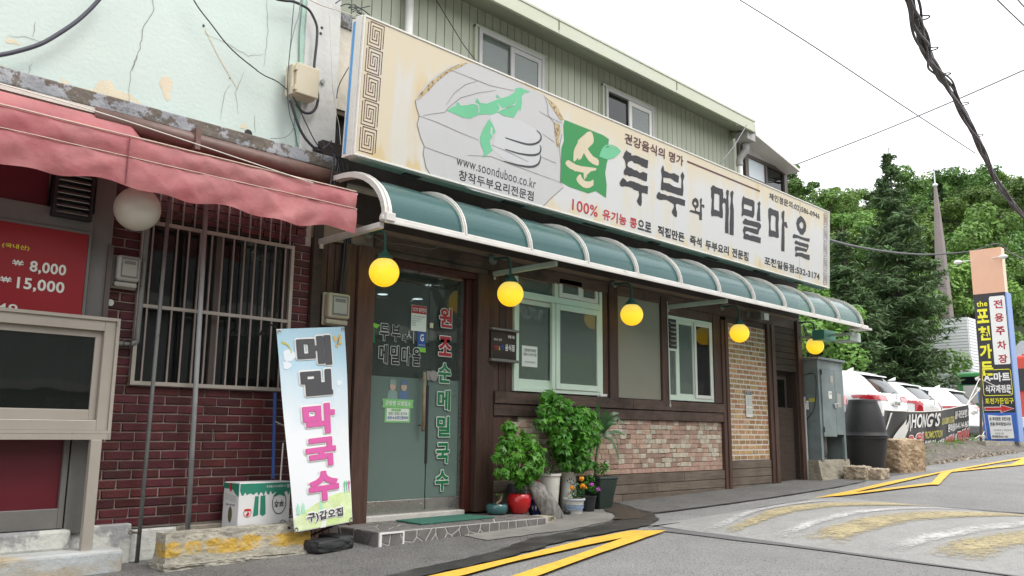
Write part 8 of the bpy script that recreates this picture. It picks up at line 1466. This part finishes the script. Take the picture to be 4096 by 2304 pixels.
# the tall spruce
def spruce(name, label, loc, h, rb, seed, leaf=.17):
    R = random.Random(seed); t = thing(name, label, 'conifer', loc); O('trunk', MB().tube([(0, 0, 0), (.05, 0, h*.5), (0, 0, h)], .22, 8, r2=.02), 'bark', t, local=True)
    mb = MB(); P, N = [], []; z = 1.2
    while z < h-.15:
        f = 1-z/h; L = rb*(f**1.1)*(.52+.48*max(0, min(1, (z-h*.30)/(h*.17))))+.18; k = 6 if f > .15 else 4
        for b in range(k):
            a = R.uniform(0, 6.28); l = L*R.uniform(.62, 1.15); dz = -.20*l+.10*l*R.uniform(-1, 1); ca, sa = math.cos(a), math.sin(a)
            L = rb*(f**1.05)+.12 if False else L; tip = Vector((l*ca, l*sa, z+dz+.12*l)); mid = Vector((l*.5*ca, l*.5*sa, z+dz*.9)); base = Vector((0, 0, z)); mb.tube([base, mid, tip], .03, 4, r2=.008)
            m_ = int(40*l+14); tt = rng.uniform(.12, 1.05, m_)**.8; pts_ = np.array([base.lerp(mid, x*2) if x < .5 else mid.lerp(tip, x*2-1) for x in tt]); wd_ = (.30*l*(1.1-tt)+.08)[:, None]
            side = np.array([-sa, ca, 0])[None]*rng.normal(0, .75, (m_, 1))*wd_; P.append(pts_+side+np.stack([np.zeros(m_), np.zeros(m_), -abs(rng.normal(0, .10, m_))-.15*np.abs(side[:, 0]+side[:, 1])], 1)); nn = rng.normal(0, .45, (m_, 3)); nn[:, 2] += 1; nn[:, 0] += ca*.4; nn[:, 1] += sa*.4; N.append(nn)
        z += .17+.10*R.random()
    O('branch', mb, 'bark', t, local=True, kind='stuff'); P = np.concatenate(P); N = np.concatenate(N); leaves('crown', P, N, rng.uniform(.7, 1.4, len(P))*leaf*1.6, 'spruce_leaf', t, 'long', local=True, kind='stuff'); return t
spruce('spruce_tree', 'tall dark spruce standing behind the parked cars, tallest tree in view', (36.6, 13.4, -.1), 12.6, 4.2, 5, .20)
spruce('spruce_tree', 'second, shorter dark spruce close left of the tallest one', (33.2, 14.2, -.1), 8.6, 3.0, 6, .19)
spruce('spruce_tree', 'drooping spruce before the spire, right of the tallest one', (40.7, 15.0, -.1), 10.8, 2.4, 8, .20)
spruce('pine_tree', 'small dark pine on the hill skyline right of the spire cross', (84, 26.5, 14), 11.5, 2.2, 12, .34)
# ---------------------------------------------------------------- the other side of the street, behind the camera, seen in the glass
ob = thing('street_building', 'pale two-storey building across the street, mirrored in the windows', 'building', (8, -9, -1))
O('wall', MB().box(-14, 48, -9.5, -9, -1.5, 6.6), 'opp_dark', ob); O('roof', MB().box(-14.2, 48.2, -9.7, -8.7, 6.6, 6.8), 'roof_grey', ob)
O('balcony_band', MB().box(-14, 20.5, -9, -8.7, 2.95, 3.35).box(-14, 20.5, -9, -8.9, .9, 1.1), 'opp_wall', ob); O('wall_panel', MB().box(-14, 13, -9, -8.95, 1.1, 2.95).box(14.5, 19.8, -9, -8.95, -1, .9), 'opp_grey', ob)
O('awning', MB().box(21.6, 25.8, -9, -8.2, 1.6, 2.9), 'foliage_bright', ob); O('shop_panel', MB().box(26.2, 34, -9, -8.9, .6, 2.4), 'opp_grey', ob); O('sign_band', MB().box(20.6, 40, -9, -8.9, 4.0, 4.9), 'pylon_black', ob)
for i in range(12): O('window', MB().box(-12+i*4.6, -9.8+i*4.6, -8.99, -8.93, 5.2, 6.3), 'opp_wall', ob)
for i in range(14): O('shutter_slat', MB().box(26.3, 33.9, -8.9, -8.87, .65+i*.12, .71+i*.12), 'opp_wall', ob)
text('& STUDIO', 0, 1.9, 4.2, 4.6, lambda u, v, w=0: (23.2-u, -8.88+w, v), 'white', ob, .02)
